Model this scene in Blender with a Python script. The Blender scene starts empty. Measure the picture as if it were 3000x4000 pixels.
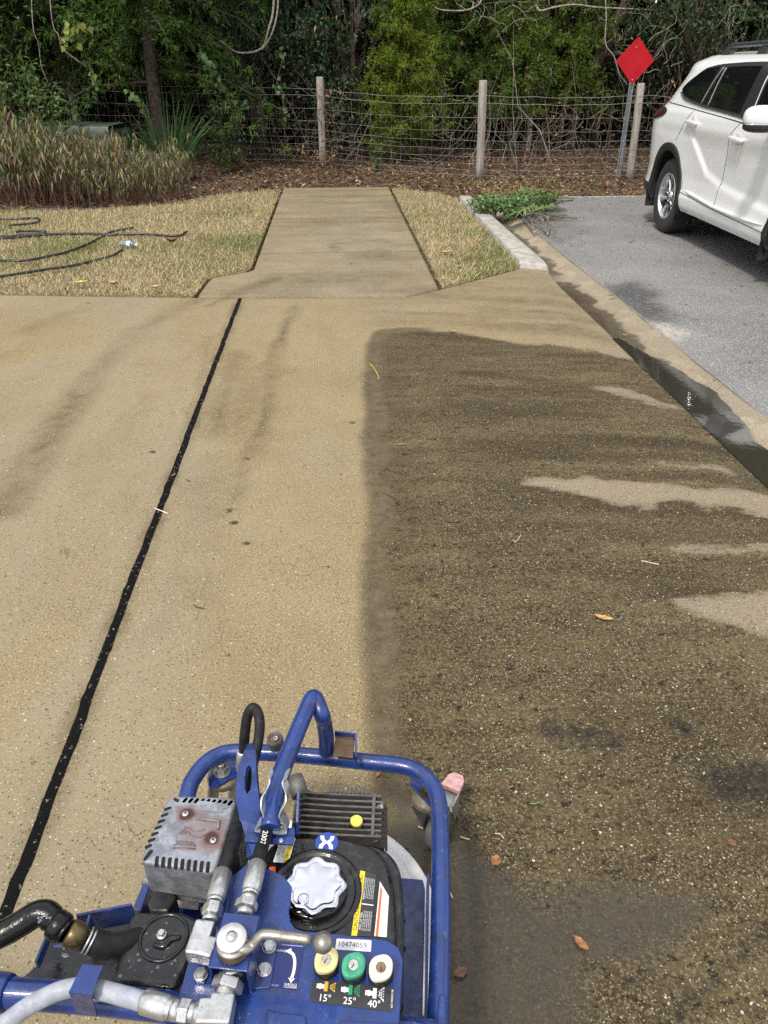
import bpy, bmesh, math, random
import numpy as np
from mathutils import Vector, Matrix

random.seed(7)
rng = np.random.default_rng(11)
scene = bpy.context.scene
COL = scene.collection

# ------------------------------------------------------------------ camera
FOC = 2900.0                                   # focal length in photo pixels (3000 x 4000 frame)
PITCH = math.atan(1744 / FOC)
YAW = math.atan(216 / math.hypot(FOC, 1744))
CAMH = 1.6
vF = np.array([math.sin(YAW) * math.cos(PITCH), math.cos(YAW) * math.cos(PITCH), -math.sin(PITCH)])
vR = np.array([math.cos(YAW), -math.sin(YAW), 0.0])
vU = np.cross(vR, vF)
vC = np.array([0.0, 0.0, CAMH])
cd = bpy.data.cameras.new("camera")
cam = bpy.data.objects.new("camera", cd)
COL.objects.link(cam)
cd.sensor_fit = 'VERTICAL'
cd.sensor_height = 36.0
cd.lens = 36.0 * FOC / 4000.0
cd.clip_start = 0.02
cd.clip_end = 500
cam.matrix_world = Matrix(((vR[0], vU[0], -vF[0], 0), (vR[1], vU[1], -vF[1], 0), (vR[2], vU[2], -vF[2], CAMH), (0, 0, 0, 1)))
scene.camera = cam

# ------------------------------------------------------------------ sky and sun
SUN_EL, SUN_AZ = math.radians(60), math.radians(218)     # azimuth clockwise from +Y
w = bpy.data.worlds.new("World")
scene.world = w
w.use_nodes = True
nt = w.node_tree
bg = nt.nodes["Background"]
sky = nt.nodes.new("ShaderNodeTexSky")
sky.sky_type = 'NISHITA'
sky.sun_disc = False
sky.sun_elevation = SUN_EL
sky.sun_rotation = SUN_AZ
sky.air_density = 1.0
sky.dust_density = 4.0
sky.ozone_density = 1.0
# thin broken cloud over the Nishita sky
tcw = nt.nodes.new("ShaderNodeTexCoord")
cl = nt.nodes.new("ShaderNodeTexNoise"); cl.inputs["Scale"].default_value = 2.2; cl.inputs["Detail"].default_value = 7
mpw = nt.nodes.new("ShaderNodeMapping"); mpw.inputs["Scale"].default_value = (1, 1, 2.5)
nt.links.new(tcw.outputs["Generated"], mpw.inputs[0]); nt.links.new(mpw.outputs[0], cl.inputs["Vector"])
crw = nt.nodes.new("ShaderNodeValToRGB")
crw.color_ramp.elements[0].position = 0.30; crw.color_ramp.elements[1].position = 0.56
nt.links.new(cl.outputs[0], crw.inputs[0])
mxw = nt.nodes.new("ShaderNodeMix"); mxw.data_type = 'RGBA'
nt.links.new(crw.outputs[0], mxw.inputs[0]); nt.links.new(sky.outputs[0], mxw.inputs[6])
mxw.inputs[7].default_value = (9.0, 9.2, 9.6, 1)
nt.links.new(mxw.outputs[2], bg.inputs[0])
bg.inputs[1].default_value = 0.15
sl = bpy.data.lights.new("sun", 'SUN')
sl.energy = 2.7
sl.angle = math.radians(8)
sl.color = (1.0, 0.94, 0.83)
so = bpy.data.objects.new("sun", sl)
COL.objects.link(so)
sdir = Vector((math.sin(SUN_AZ) * math.cos(SUN_EL), math.cos(SUN_AZ) * math.cos(SUN_EL), math.sin(SUN_EL)))
so.rotation_euler = sdir.to_track_quat('Z', 'Y').to_euler()
so.location = sdir * 60
scene.view_settings.view_transform = 'Standard'
scene.view_settings.look = 'None'
scene.view_settings.exposure = 0.19
scene.view_settings.gamma = 1.0
scene.view_settings.use_curve_mapping = False
scene.cycles.max_bounces = 8
scene.cycles.transparent_max_bounces = 8
scene.cycles.caustics_reflective = False
scene.cycles.caustics_refractive = False
try:
    scene.cycles.use_denoising = False
except Exception:
    pass

# ------------------------------------------------------------------ helpers
def G(px, py, z=0.0):
    """photo pixel -> the point of the horizontal plane z it shows"""
    d = vR * (px - 1500) + vU * (2000 - py) + vF * FOC
    q = vC + d * ((z - CAMH) / d[2])
    return Vector((q[0], q[1], z))

def A(px, py, Y):
    """photo pixel -> the point at distance Y down the drive"""
    d = vR * (px - 1500) + vU * (2000 - py) + vF * FOC
    q = vC + d * (Y / d[1])
    return Vector(q)

def V(*a): return Vector(a)

def cr(pts, n=8, closed=False):
    """Catmull-Rom through points (any dimension)"""
    P = [np.array(p, float) for p in pts]
    out = []
    m = len(P)
    rng_ = range(m) if closed else range(m - 1)
    for i in rng_:
        p1, p2 = P[i], P[(i + 1) % m]
        p0 = P[i - 1] if (i > 0 or closed) else 2 * p1 - p2
        p3 = P[(i + 2) % m] if (i + 2 < m or closed) else 2 * p2 - p1
        for k in range(n):
            t = k / n
            out.append(0.5 * ((2 * p1) + (-p0 + p2) * t + (2 * p0 - 5 * p1 + 4 * p2 - p3) * t * t + (-p0 + 3 * p1 - 3 * p2 + p3) * t ** 3))
    if not closed: out.append(P[-1])
    return [Vector(o) if len(o) == 3 else tuple(o) for o in out]

ORIGIN = {}
class MB:
    def __init__(s): s.v = []; s.f = []; s.m = []; s.s = []
    def add(s, vs, fs, mi=0, smooth=False):
        b = len(s.v)
        s.v += [tuple(v) for v in vs]
        for f in fs:
            s.f.append(tuple(i + b for i in f)); s.m.append(mi); s.s.append(smooth)
        return s
    def box(s, c, size, ang=0.0, mi=0, X=None, Y=None, Z=None):
        if X is None:
            X = V(math.cos(ang), math.sin(ang), 0); Y = V(-math.sin(ang), math.cos(ang), 0); Z = V(0, 0, 1)
        elif Z is None:
            X = Vector(X).normalized(); Z = X.cross(Vector(Y)).normalized(); Y = Z.cross(X)
        c = Vector(c); hx, hy, hz = size[0] / 2, size[1] / 2, size[2] / 2
        vs = [c + X * (hx * a) + Y * (hy * b) + Z * (hz * d) for d in (-1, 1) for b in (-1, 1) for a in (-1, 1)]
        return s.add(vs, [(0, 2, 3, 1), (4, 5, 7, 6), (0, 1, 5, 4), (2, 6, 7, 3), (0, 4, 6, 2), (1, 3, 7, 5)], mi)
    def prism(s, top, d, mi=0, bot=None, smooth=False):
        top = [Vector(p) for p in top]
        n = len(top)
        bot = [Vector(p) for p in bot] if bot else [p + Vector(d) for p in top]
        nz = sum(((top[i].x - top[0].x) * (top[(i + 1) % n].y - top[0].y) - (top[i].y - top[0].y) * (top[(i + 1) % n].x - top[0].x)) for i in range(n))
        if nz < 0: top = top[::-1]; bot = bot[::-1]
        fs = [tuple(range(n)), tuple(range(2 * n - 1, n - 1, -1))]
        s.add(top + bot, fs, mi)
        b = len(s.v) - 2 * n
        for i in range(n):
            j = (i + 1) % n
            s.f.append((b + i, b + n + i, b + n + j, b + j)); s.m.append(mi); s.s.append(smooth)
        return s
    def tube(s, path, r, n=12, mi=0, caps=True, closed=False, flat=1.0):
        path = [Vector(p) for p in path]
        m = len(path)
        rs = r if isinstance(r, (list, tuple)) else [r] * m
        tang = []
        for i in range(m):
            a = path[(i - 1) % m] if (i > 0 or closed) else path[0]
            b = path[(i + 1) % m] if (i < m - 1 or closed) else path[-1]
            t = (b - a)
            tang.append(t.normalized() if t.length > 1e-9 else V(0, 0, 1))
        up = V(0, 0, 1) if abs(tang[0].z) < 0.9 else V(0, 1, 0)
        u = tang[0].cross(up).normalized()
        vs = []
        for i in range(m):
            t = tang[i]
            u = (u - t * u.dot(t))
            u = u.normalized() if u.length > 1e-6 else t.orthogonal().normalized()
            wv = t.cross(u)
            for k in range(n):
                a = 2 * math.pi * k / n
                vs.append(path[i] + (u * math.cos(a) + wv * (math.sin(a) * flat)) * rs[i])
        fs = []
        for i in range(m if closed else m - 1):
            j = (i + 1) % m
            for k in range(n):
                l = (k + 1) % n
                fs.append((i * n + k, i * n + l, j * n + l, j * n + k))
        s.add(vs, fs, mi, True)
        if caps and not closed:
            b = len(s.v) - len(vs)
            s.f.append(tuple(b + k for k in range(n - 1, -1, -1))); s.m.append(mi); s.s.append(False)
            s.f.append(tuple(b + (m - 1) * n + k for k in range(n))); s.m.append(mi); s.s.append(False)
        return s
    def lathe(s, prof, o, axis=(0, 0, 1), n=24, mi=0, lobe=None, smooth=True, caps=True):
        o = Vector(o); ax = Vector(axis).normalized()
        u = ax.orthogonal().normalized() if abs(ax.z) < 0.99 else V(1, 0, 0)
        u = (u - ax * u.dot(ax)).normalized()
        wv = ax.cross(u)
        vs = []
        for (r, h) in prof:
            for k in range(n):
                a = 2 * math.pi * k / n
                rr = r * (lobe(a, h) if lobe else 1)
                vs.append(o + ax * h + (u * math.cos(a) + wv * math.sin(a)) * rr)
        fs = []
        for i in range(len(prof) - 1):
            for k in range(n):
                l = (k + 1) % n
                fs.append((i * n + k, i * n + l, (i + 1) * n + l, (i + 1) * n + k))
        s.add(vs, fs, mi, smooth)
        b = len(s.v) - len(vs)
        if not caps: return s
        s.f.append(tuple(b + k for k in range(n - 1, -1, -1))); s.m.append(mi); s.s.append(False)
        e = b + (len(prof) - 1) * n
        s.f.append(tuple(e + k for k in range(n))); s.m.append(mi); s.s.append(False)
        return s
    def ell(s, c, rad, X=(1, 0, 0), Y=(0, 1, 0), nu=14, nv=9, mi=0, p=1.0):
        c = Vector(c); X = Vector(X).normalized(); Z = X.cross(Vector(Y)).normalized(); Y = Z.cross(X)
        sg = lambda t: math.copysign(abs(t) ** p, t)
        vs = []
        for j in range(nv + 1):
            th = math.pi * j / nv - math.pi / 2
            for i in range(nu):
                ph = 2 * math.pi * i / nu
                vs.append(c + X * (rad[0] * sg(math.cos(th)) * sg(math.cos(ph))) + Y * (rad[1] * sg(math.cos(th)) * sg(math.sin(ph))) + Z * (rad[2] * sg(math.sin(th))))
        fs = []
        for j in range(nv):
            for i in range(nu):
                k = (i + 1) % nu
                fs.append((j * nu + i, j * nu + k, (j + 1) * nu + k, (j + 1) * nu + i))
        return s.add(vs, fs, mi, True)
    def grid(s, rows, mi=0, smooth=True, flip=False):
        n = len(rows[0]); vs = [p for r in rows for p in r]
        fs = []
        for i in range(len(rows) - 1):
            for k in range(n - 1):
                q = (i * n + k, i * n + k + 1, (i + 1) * n + k + 1, (i + 1) * n + k)
                fs.append(q[::-1] if flip else q)
        return s.add(vs, fs, mi, smooth)
    def ribbon(s, path, wv, th=0.002, mi=0):
        """a strap: path swept sideways by wv, with thickness"""
        path = [Vector(p) for p in path]; wv = Vector(wv)
        m = len(path); vs = []
        for i in range(m):
            t = (path[min(i + 1, m - 1)] - path[max(i - 1, 0)]).normalized()
            nn = t.cross(wv).normalized() * th / 2
            vs += [path[i] - wv / 2 + nn, path[i] + wv / 2 + nn, path[i] + wv / 2 - nn, path[i] - wv / 2 - nn]
        fs = [(3, 2, 1, 0), tuple((m - 1) * 4 + k for k in range(4))]
        for i in range(m - 1):
            for k in range(4):
                l = (k + 1) % 4
                fs.append((i * 4 + k, i * 4 + l, i * 4 + 4 + l, i * 4 + 4 + k))
        return s.add(vs, fs, mi, False)
    def text(s, body, place, size, mi=0, align='CENTER', spacing=1.0):
        """place: function (x, y) in metres of the text plane -> world point"""
        vs, fs = text_geo(body, align, spacing)
        return s.add([place(x * size, y * size) for x, y in vs], fs, mi)
    def build(s, name, mats, parent=None, bevel=0.0, seg=2, o=None, flat=False):
        o = Vector(o) if o is not None else (ORIGIN[parent.name] if parent else None)
        if o is None:
            a = np.array(s.v); o = Vector(((a[:, 0].min() + a[:, 0].max()) / 2, (a[:, 1].min() + a[:, 1].max()) / 2, a[:, 2].min()))
        me = bpy.data.meshes.new(name)
        me.from_pydata([(v[0] - o.x, v[1] - o.y, v[2] - o.z) for v in s.v], [], s.f)
        mats = mats if isinstance(mats, (list, tuple)) else [mats]
        for m in mats: me.materials.append(m)
        me.polygons.foreach_set("material_index", s.m)
        me.polygons.foreach_set("use_smooth", [x and not flat for x in s.s])
        me.update()
        ob = bpy.data.objects.new(name, me)
        COL.objects.link(ob)
        if parent:
            ob.parent = parent
            ob.location = o - ORIGIN[parent.name]
        else:
            ob.location = o
        ORIGIN[ob.name] = Vector(o)
        if bevel:
            md = ob.modifiers.new("edge", 'BEVEL'); md.width = bevel; md.segments = seg; md.limit_method = 'ANGLE'; md.angle_limit = math.radians(35)
        return ob

_tc = {}
def text_geo(body, align, spacing):
    k = (body, align, spacing)
    if k not in _tc:
        c = bpy.data.curves.new("lettering", 'FONT')
        c.body = body; c.align_x = align; c.align_y = 'CENTER'; c.size = 1.0; c.space_character = spacing; c.resolution_u = 3
        ob = bpy.data.objects.new("lettering", c)
        COL.objects.link(ob)
        dg = bpy.context.evaluated_depsgraph_get()
        dg.update()
        ev = ob.evaluated_get(dg)
        me = ev.to_mesh()
        _tc[k] = ([(v.co.x, v.co.y) for v in me.vertices], [tuple(p.vertices) for p in me.polygons])
        ev.to_mesh_clear()
        bpy.data.objects.remove(ob); bpy.data.curves.remove(c)
    return _tc[k]

def npmesh(name, Vv, F, mats, col=None, parent=None, o=None, smooth=False, attrs=None, mi=None):
    Vv = np.asarray(Vv, np.float32); F = np.asarray(F, np.int32)
    if o is None:
        o = ORIGIN[parent.name] if parent else Vector(((Vv[:, 0].min() + Vv[:, 0].max()) / 2, (Vv[:, 1].min() + Vv[:, 1].max()) / 2, Vv[:, 2].min()))
    o = Vector(o)
    me = bpy.data.meshes.new(name)
    n, k = F.shape
    me.vertices.add(len(Vv)); me.loops.add(n * k); me.polygons.add(n)
    me.vertices.foreach_set("co", (Vv - np.array(o, np.float32)).ravel())
    me.loops.foreach_set("vertex_index", F.ravel())
    me.polygons.foreach_set("loop_start", np.arange(0, n * k, k, dtype=np.int32))
    me.polygons.foreach_set("loop_total", np.full(n, k, np.int32))
    if smooth: me.polygons.foreach_set("use_smooth", np.ones(n, bool))
    for m in (mats if isinstance(mats, (list, tuple)) else [mats]): me.materials.append(m)
    if mi is not None: me.polygons.foreach_set("material_index", np.asarray(mi, np.int32))
    me.update(calc_edges=True)
    if col is not None:
        at = me.attributes.new("col", 'FLOAT_COLOR', 'POINT')
        c4 = np.ones((len(Vv), 4), np.float32); c4[:, :3] = col
        at.data.foreach_set("color", c4.ravel())
    for nm, ar in (attrs or {}).items():
        at = me.attributes.new(nm, 'FLOAT', 'POINT'); at.data.foreach_set("value", np.asarray(ar, np.float32).ravel())
    ob = bpy.data.objects.new(name, me)
    COL.objects.link(ob)
    if parent:
        ob.parent = parent; ob.location = o - ORIGIN[parent.name]
    else: ob.location = o
    ORIGIN[ob.name] = o
    return ob

def tag(o, label=None, cat=None, group=None, kind=None):
    if label: o["label"] = label
    if cat: o["category"] = cat
    if group: o["group"] = group
    if kind: o["kind"] = kind
    return o

def thing(name, loc, label, cat, group=None):
    o = bpy.data.objects.new(name, None)
    o.empty_display_size = 0.1
    COL.objects.link(o); o.location = loc
    ORIGIN[o.name] = Vector(loc)
    return tag(o, label, cat, group)

def dup(root, loc, rz=0.0, label=None, group=None, sc=1.0):
    r = root.copy(); COL.objects.link(r); r.location = loc; r.rotation_euler = (0, 0, rz); r.scale = (sc, sc, sc)
    if label: r["label"] = label
    if group: r["group"] = group
    for ch in list(root.children):
        c = ch.copy(); COL.objects.link(c); c.parent = r
        for g in list(ch.children):
            d = g.copy(); COL.objects.link(d); d.parent = c
    return r

# ---- materials
class NT:
    """small node-graph writer"""
    def __init__(s, name):
        s.m = bpy.data.materials.new(name); s.m.use_nodes = True
        s.t = s.m.node_tree
        s.b = s.t.nodes["Principled BSDF"]; s.out = s.t.nodes["Material Output"]
    def n(s, typ, **kw):
        x = s.t.nodes.new("ShaderNode" + typ)
        for k, v in kw.items(): setattr(x, k, v)
        return x
    def l(s, a, b):
        if isinstance(a, (int, float)): b.default_value = a
        elif isinstance(a, tuple): b.default_value = a + (1,) if len(a) == 3 and b.type == 'RGBA' else a
        else: s.t.links.new(a, b)
    def pos(s):
        g = s.n("TexCoord"); return g.outputs["Object"]
    def wpos(s):
        g = s.n("NewGeometry"); return g.outputs["Position"]
    def noise(s, vec, scale, detail=3, rough=0.5, dist=0.0, out=0):
        x = s.n("TexNoise"); s.l(vec, x.inputs["Vector"]); x.inputs["Scale"].default_value = scale
        x.inputs["Detail"].default_value = detail; x.inputs["Roughness"].default_value = rough; x.inputs["Distortion"].default_value = dist
        return x.outputs[out]
    def voro(s, vec, scale, feature='F1', rnd=1.0):
        x = s.n("TexVoronoi", feature=feature); s.l(vec, x.inputs["Vector"]); x.inputs["Scale"].default_value = scale
        if "Randomness" in x.inputs: x.inputs["Randomness"].default_value = rnd
        return x
    def mapv(s, vec, scale=(1, 1, 1), rot=(0, 0, 0), loc=(0, 0, 0)):
        x = s.n("Mapping"); s.l(vec, x.inputs[0]); x.inputs["Scale"].default_value = scale; x.inputs["Rotation"].default_value = rot; x.inputs["Location"].default_value = loc
        return x.outputs[0]
    def ss(s, v, a, b, lo=0.0, hi=1.0):
        x = s.n("MapRange", interpolation_type='SMOOTHSTEP'); s.l(v, x.inputs[0])
        x.inputs[1].default_value = a; x.inputs[2].default_value = b; x.inputs[3].default_value = lo; x.inputs[4].default_value = hi
        return x.outputs[0]
    def math(s, op, a, b=0.0, c=0.0):
        x = s.n("Math", operation=op); s.l(a, x.inputs[0]); s.l(b, x.inputs[1])
        return x.outputs[0]
    def mix(s, f, a, b, blend='MIX'):
        x = s.n("Mix", data_type='RGBA', blend_type=blend); s.l(f, x.inputs[0]); s.l(a, x.inputs[6]); s.l(b, x.inputs[7])
        return x.outputs[2]
    def attr(s, name, out="Fac"):
        x = s.n("Attribute"); x.attribute_name = name; return x.outputs[out]
    def sep(s, c):
        x = s.n("SeparateColor"); s.l(c, x.inputs[0]); return x.outputs
    def bump(s, h, strength=0.3, dist=0.01, prev=None):
        x = s.n("Bump"); x.inputs["Strength"].default_value = strength; x.inputs["Distance"].default_value = dist
        s.l(h, x.inputs["Height"])
        if prev is not None: s.l(prev, x.inputs["Normal"])
        return x.outputs[0]
    def set(s, **kw):
        for k, v in kw.items():
            s.l(v, s.b.inputs[k.replace("_", " ")])
        return s.m

def simple(name, col, rough=0.5, metal=0.0, var=0.12, scale=30, bump=0.0, coat=0.0, spec=0.5, rv=0.15, bscale=None):
    n = NT(name)
    p = n.pos()
    a = n.noise(p, scale, 4)
    c = n.mix(n.ss(a, 0.3, 0.7), tuple(x * (1 - var) for x in col), tuple(min(1, x * (1 + var)) for x in col))
    n.set(Base_Color=c, Metallic=metal)
    n.l(n.ss(n.noise(p, scale * 2.3, 3), 0.3, 0.7, max(0, rough - rv), min(1, rough + rv)), n.b.inputs["Roughness"])
    n.b.inputs["Specular IOR Level"].default_value = spec
    n.b.inputs["Coat Weight"].default_value = coat
    n.b.inputs["Coat Roughness"].default_value = 0.06
    if bump: n.set(Normal=n.bump(n.noise(p, bscale or scale * 4, 4), bump, 0.004))
    return n.m

def leaf_mat(name, trans=0.35, rough=0.5, spec=0.35):
    n = NT(name)
    c = n.attr("col", "Color")
    n.set(Base_Color=c, Roughness=rough)
    n.b.inputs["Specular IOR Level"].default_value = spec
    tr = n.n("BsdfTranslucent"); n.l(c, tr.inputs[0])
    mx = n.n("MixShader"); mx.inputs[0].default_value = trans
    n.l(n.b.outputs[0], mx.inputs[1]); n.l(tr.outputs[0], mx.inputs[2]); n.l(mx.outputs[0], n.out.inputs[0])
    return n.m
LEAF = leaf_mat("leaf")
NEEDLE = leaf_mat("needle", 0.3, 0.6, 0.2)
GRASS = leaf_mat("grass_blade", 0.25, 0.55, 0.25)
DRYLEAF = leaf_mat("dry_leaf", 0.15, 0.7, 0.2)
BARK = simple("bark", (0.070, 0.055, 0.043), 0.9, 0, 0.45, 18, 0.8, spec=.2)
BARK_PALE = simple("pale_bark", (0.27, 0.24, 0.19), 0.85, 0, 0.4, 25, 0.6)
VINE = simple("vine_bark", (0.15, 0.112, 0.082), 0.9, 0, 0.35, 20)

# ---- numpy noise for stain and dirt maps
def vnoise(x, y, seed=0):
    xi = np.floor(x).astype(np.int64); yi = np.floor(y).astype(np.int64)
    fx = x - xi; fy = y - yi
    fx = fx * fx * (3 - 2 * fx); fy = fy * fy * (3 - 2 * fy)
    def h(a, b):
        n = (a * 374761393 + b * 668265263 + seed * 1442695041) & 0x7fffffff
        n = ((n ^ (n >> 13)) * 1274126177) & 0x7fffffff
        return ((n ^ (n >> 16)) & 0xffff) / 65535.0
    return (h(xi, yi) * (1 - fx) + h(xi + 1, yi) * fx) * (1 - fy) + (h(xi, yi + 1) * (1 - fx) + h(xi + 1, yi + 1) * fx) * fy
def fbm(x, y, oct=4, seed=0):
    s = 0; a = 0.5; t = 0
    for i in range(oct):
        s = s + a * vnoise(x * 2 ** i, y * 2 ** i, seed + i * 17); t += a; a *= 0.5
    return s / t
def sstep(a, b, x):
    t = np.clip((x - a) / (b - a), 0, 1); return t * t * (3 - 2 * t)
def polysd(X, Y, poly):
    """signed distance to a polygon, negative inside"""
    P = np.array(poly, float); d = np.full(X.shape, 1e9); ins = np.zeros(X.shape, bool)
    for i in range(len(P)):
        a = P[i]; b = P[(i + 1) % len(P)]; e = b - a
        t = np.clip(((X - a[0]) * e[0] + (Y - a[1]) * e[1]) / (e @ e + 1e-12), 0, 1)
        d = np.minimum(d, np.hypot(X - a[0] - t * e[0], Y - a[1] - t * e[1]))
        c = ((a[1] > Y) != (b[1] > Y)) & (X < (b[0] - a[0]) * (Y - a[1]) / (b[1] - a[1] + 1e-12) + a[0])
        ins ^= c
    return np.where(ins, -d, d)
def linesd(X, Y, pts):
    d = np.full(X.shape, 1e9)
    for a, b in zip(pts[:-1], pts[1:]):
        a = np.array(a, float); e = np.array(b, float) - a
        t = np.clip(((X - a[0]) * e[0] + (Y - a[1]) * e[1]) / (e @ e + 1e-12), 0, 1)
        d = np.minimum(d, np.hypot(X - a[0] - t * e[0], Y - a[1] - t * e[1]))
    return d
def gp(*pp): return [tuple(G(x, y))[:2] for x, y in pp]
# ================================================================== ground, drive, walk, road
def concrete_mat(name, base_a, base_b, stone=1.0):
    n = NT(name)
    p = n.wpos()
    big = n.noise(p, 1.1, 5, 0.6, 0.3)
    mid = n.noise(p, 7, 4, 0.6)
    base = n.mix(n.ss(big, 0.35, 0.65), base_a, base_b)
    base = n.mix(n.ss(mid, 0.40, 0.75, 0, 0.35), base, tuple(x * 0.70 for x in base_a))
    fine = n.noise(p, 260, 2, 0.7)
    base = n.mix(n.ss(fine, 0.36, 0.64, 0.0, 0.72), base, tuple(x * 0.50 for x in base_a))
    base = n.mix(n.ss(n.noise(p, 125, 3, 0.75), 0.50, 0.66, 0.0, 0.65), base, tuple(min(1, x * 1.65) for x in base_a))
    base = n.mix(n.ss(n.noise(n.mapv(p, (1, .55, 1), (0, 0, .5)), .8, 5, .65, .5), .42, .66, 0, .55), base, (0.270, 0.234, 0.168))
    base = n.mix(n.ss(n.noise(n.mapv(p, (1.6, .5, 1), (0, 0, .12), (3, 1, 0)), 1.3, 6, .7, .6), .50, .72, 0, .45), base, (0.195, 0.148, 0.082))
    st = n.math('MULTIPLY', n.attr("stain"), n.ss(n.noise(p, 10, 6, 0.72), 0.25, 0.75, 0.45, 1.35))
    base = n.mix(n.math('MINIMUM', st, 0.95), base, (0.095, 0.070, 0.036))
    # clean band edge: silty brown
    base = n.mix(n.attr("band"), base, n.mix(n.ss(n.noise(p, 16, 5, .7), .3, .7), (0.074, 0.054, 0.029), (0.128, 0.102, 0.064)))
    # dirt: brown-black film, streaked along the fall of the slab
    streak = n.noise(n.mapv(p, (0.9, 5.5, 1), (0, 0, 0.10)), 1.6, 6, 0.62, 0.8)
    spots = n.noise(p, 42, 4, 0.7)
    dcol = n.mix(n.ss(n.math('ADD', n.math('MULTIPLY', streak, .55), n.math('MULTIPLY', n.noise(p, 2.6, 6, .7), .45)), 0.36, 0.62), (0.034, 0.024, 0.010), (0.110, 0.082, 0.040))
    dcol = n.mix(n.ss(n.noise(p, 95, 3, 0.75), 0.47, 0.62, 0, 0.85), dcol, (0.20, 0.155, 0.082))
    dcol = n.mix(n.ss(spots, 0.60, 0.68, 0, 0.9), dcol, (0.016, 0.013, 0.010))
    dm = n.math('ADD', n.attr("dirt"), n.math('MULTIPLY', n.math('SUBTRACT', n.noise(p, 30, 4, 0.7), 0.5), 0.7))
    dirt = n.math('MULTIPLY', n.ss(dm, 0.25, 0.75), n.ss(n.attr("dirt"), 0.0, 0.1))
    pwd = n.n("VectorMath", operation='MULTIPLY_ADD'); n.l(n.noise(p, 160, 2, out=1), pwd.inputs[0]); pwd.inputs[1].default_value = (.005, .005, .005); n.l(p, pwd.inputs[2])
    vp = n.voro(pwd.outputs[0], 150); cpb = n.sep(vp.outputs["Color"])
    pebc = n.mix(cpb[0], (0.075, 0.055, 0.026), (0.270, 0.210, 0.115))
    pebc = n.mix(n.ss(n.noise(p, 6.5, 5, .7), .30, .62), n.mix(.5, pebc, (0.036, 0.026, 0.011)), pebc)
    pebc = n.mix(n.ss(vp.outputs["Distance"], .34, .56), pebc, (0.026, 0.018, 0.009))
    pebm = n.math('MULTIPLY', n.ss(n.noise(n.mapv(p, (1, 1.7, 1)), 3.1, 5, .65), .36, .66, .10, .80), n.math('SUBTRACT', 1.0, n.attr("smooth_flow")))
    dcol = n.mix(pebm, dcol, pebc)
    dcol = n.mix(n.ss(n.noise(n.mapv(p, (1, 1.5, 1)), 21, 5, .8), .565, .625, 0, .94), dcol, (0.010, 0.008, 0.006))
    dcol = n.mix(n.attr("flow"), dcol, (0.040, 0.028, 0.012))
    base = n.mix(dirt, base, dcol)
    lm = n.math('ADD', n.attr("lite"), n.math('MULTIPLY', n.math('SUBTRACT', n.noise(n.mapv(p, (0.6, 1.6, 1)), 18, 5, 0.75), 0.5), 1.5))
    lite = n.math('MULTIPLY', n.ss(lm, 0.35, 0.65), n.ss(n.attr("lite"), 0.0, 0.1))
    base = n.mix(n.math('MULTIPLY', lite, 0.66), base, n.mix(n.ss(n.noise(p, 120, 3, .7), .35, .65), (0.170, 0.138, 0.095), (0.285, 0.245, 0.185)))
    # exposed aggregate
    pw = n.n("VectorMath", operation='MULTIPLY_ADD'); n.l(n.noise(p, 210, 2, out=1), pw.inputs[0]); pw.inputs[1].default_value = (.006, .006, .006); n.l(p, pw.inputs[2]); pw = pw.outputs[0]
    v1 = n.voro(pw, 165); c1 = n.sep(v1.outputs["Color"])
    r1 = n.math('MULTIPLY', n.ss(v1.outputs["Distance"], 0.30, 0.42, 1, 0), n.math('GREATER_THAN', c1[0], n.math('SUBTRACT', 0.83, n.math('MULTIPLY', dirt, 0.05))))
    v2 = n.voro(pw, 78); c2 = n.sep(v2.outputs["Color"])
    r2 = n.math('MULTIPLY', n.ss(v2.outputs["Distance"], 0.22, 0.32, 1, 0), n.math('GREATER_THAN', c2[0], n.math('SUBTRACT', 0.975, n.math('MULTIPLY', dirt, 0.045))))
    scol = n.mix(n.math('MULTIPLY', dirt, .30), n.mix(c1[1], (0.42, 0.33, 0.20), (0.74, 0.68, 0.56)), (0.16, 0.12, 0.065))
    scol2 = n.mix(c2[1], (0.40, 0.29, 0.14), (0.66, 0.60, 0.50))
    keep = n.math('SUBTRACT', 1.0, n.math('MULTIPLY', n.attr("wet"), 0.75))
    keep = n.math('MULTIPLY', keep, n.math('SUBTRACT', 1.0, n.math('MULTIPLY', n.attr("band"), 0.7)))
    base = n.mix(n.math('MULTIPLY', n.math('MULTIPLY', r1, 0.75 * stone), keep), base, scol)
    base = n.mix(n.math('MULTIPLY', n.math('MULTIPLY', r2, 0.80 * stone), keep), base, scol2)
    v3 = n.voro(pw, 150); c3 = n.sep(v3.outputs["Color"])
    r3 = n.math('MULTIPLY', n.ss(v3.outputs["Distance"], 0.25, 0.4, 1, 0), n.math('GREATER_THAN', c3[0], n.math('SUBTRACT', 0.88, n.math('MULTIPLY', dirt, 0.10))))
    base = n.mix(n.math('MULTIPLY', r3, 0.7), base, (0.045, 0.035, 0.025))
    # hairline crazing
    ve = n.voro(n.mix(0.06, p, n.noise(p, 9, 3, out=1)), 14, 'DISTANCE_TO_EDGE')
    crk = n.math('MULTIPLY', n.ss(ve.outputs["Distance"], 0.006, 0.020, 1, 0), n.ss(n.noise(p, 3, 3), 0.50, 0.66))
    base = n.mix(n.math('MULTIPLY', crk, 0.5), base, (0.05, 0.04, 0.03))
    # standing film of water, and the shadow painted at the drive's right
    wet = n.attr("wet")
    wn = n.math('ADD', wet, n.math('MULTIPLY', n.math('SUBTRACT', n.noise(p, 9, 4, 0.6), 0.5), 0.5))
    wm = n.math('MULTIPLY', n.ss(wn, 0.2, 0.8), n.ss(wet, 0.0, 0.1))
    base = n.mix(n.math('MULTIPLY', wm, 0.74), base, (0.044, 0.037, 0.028))
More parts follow.
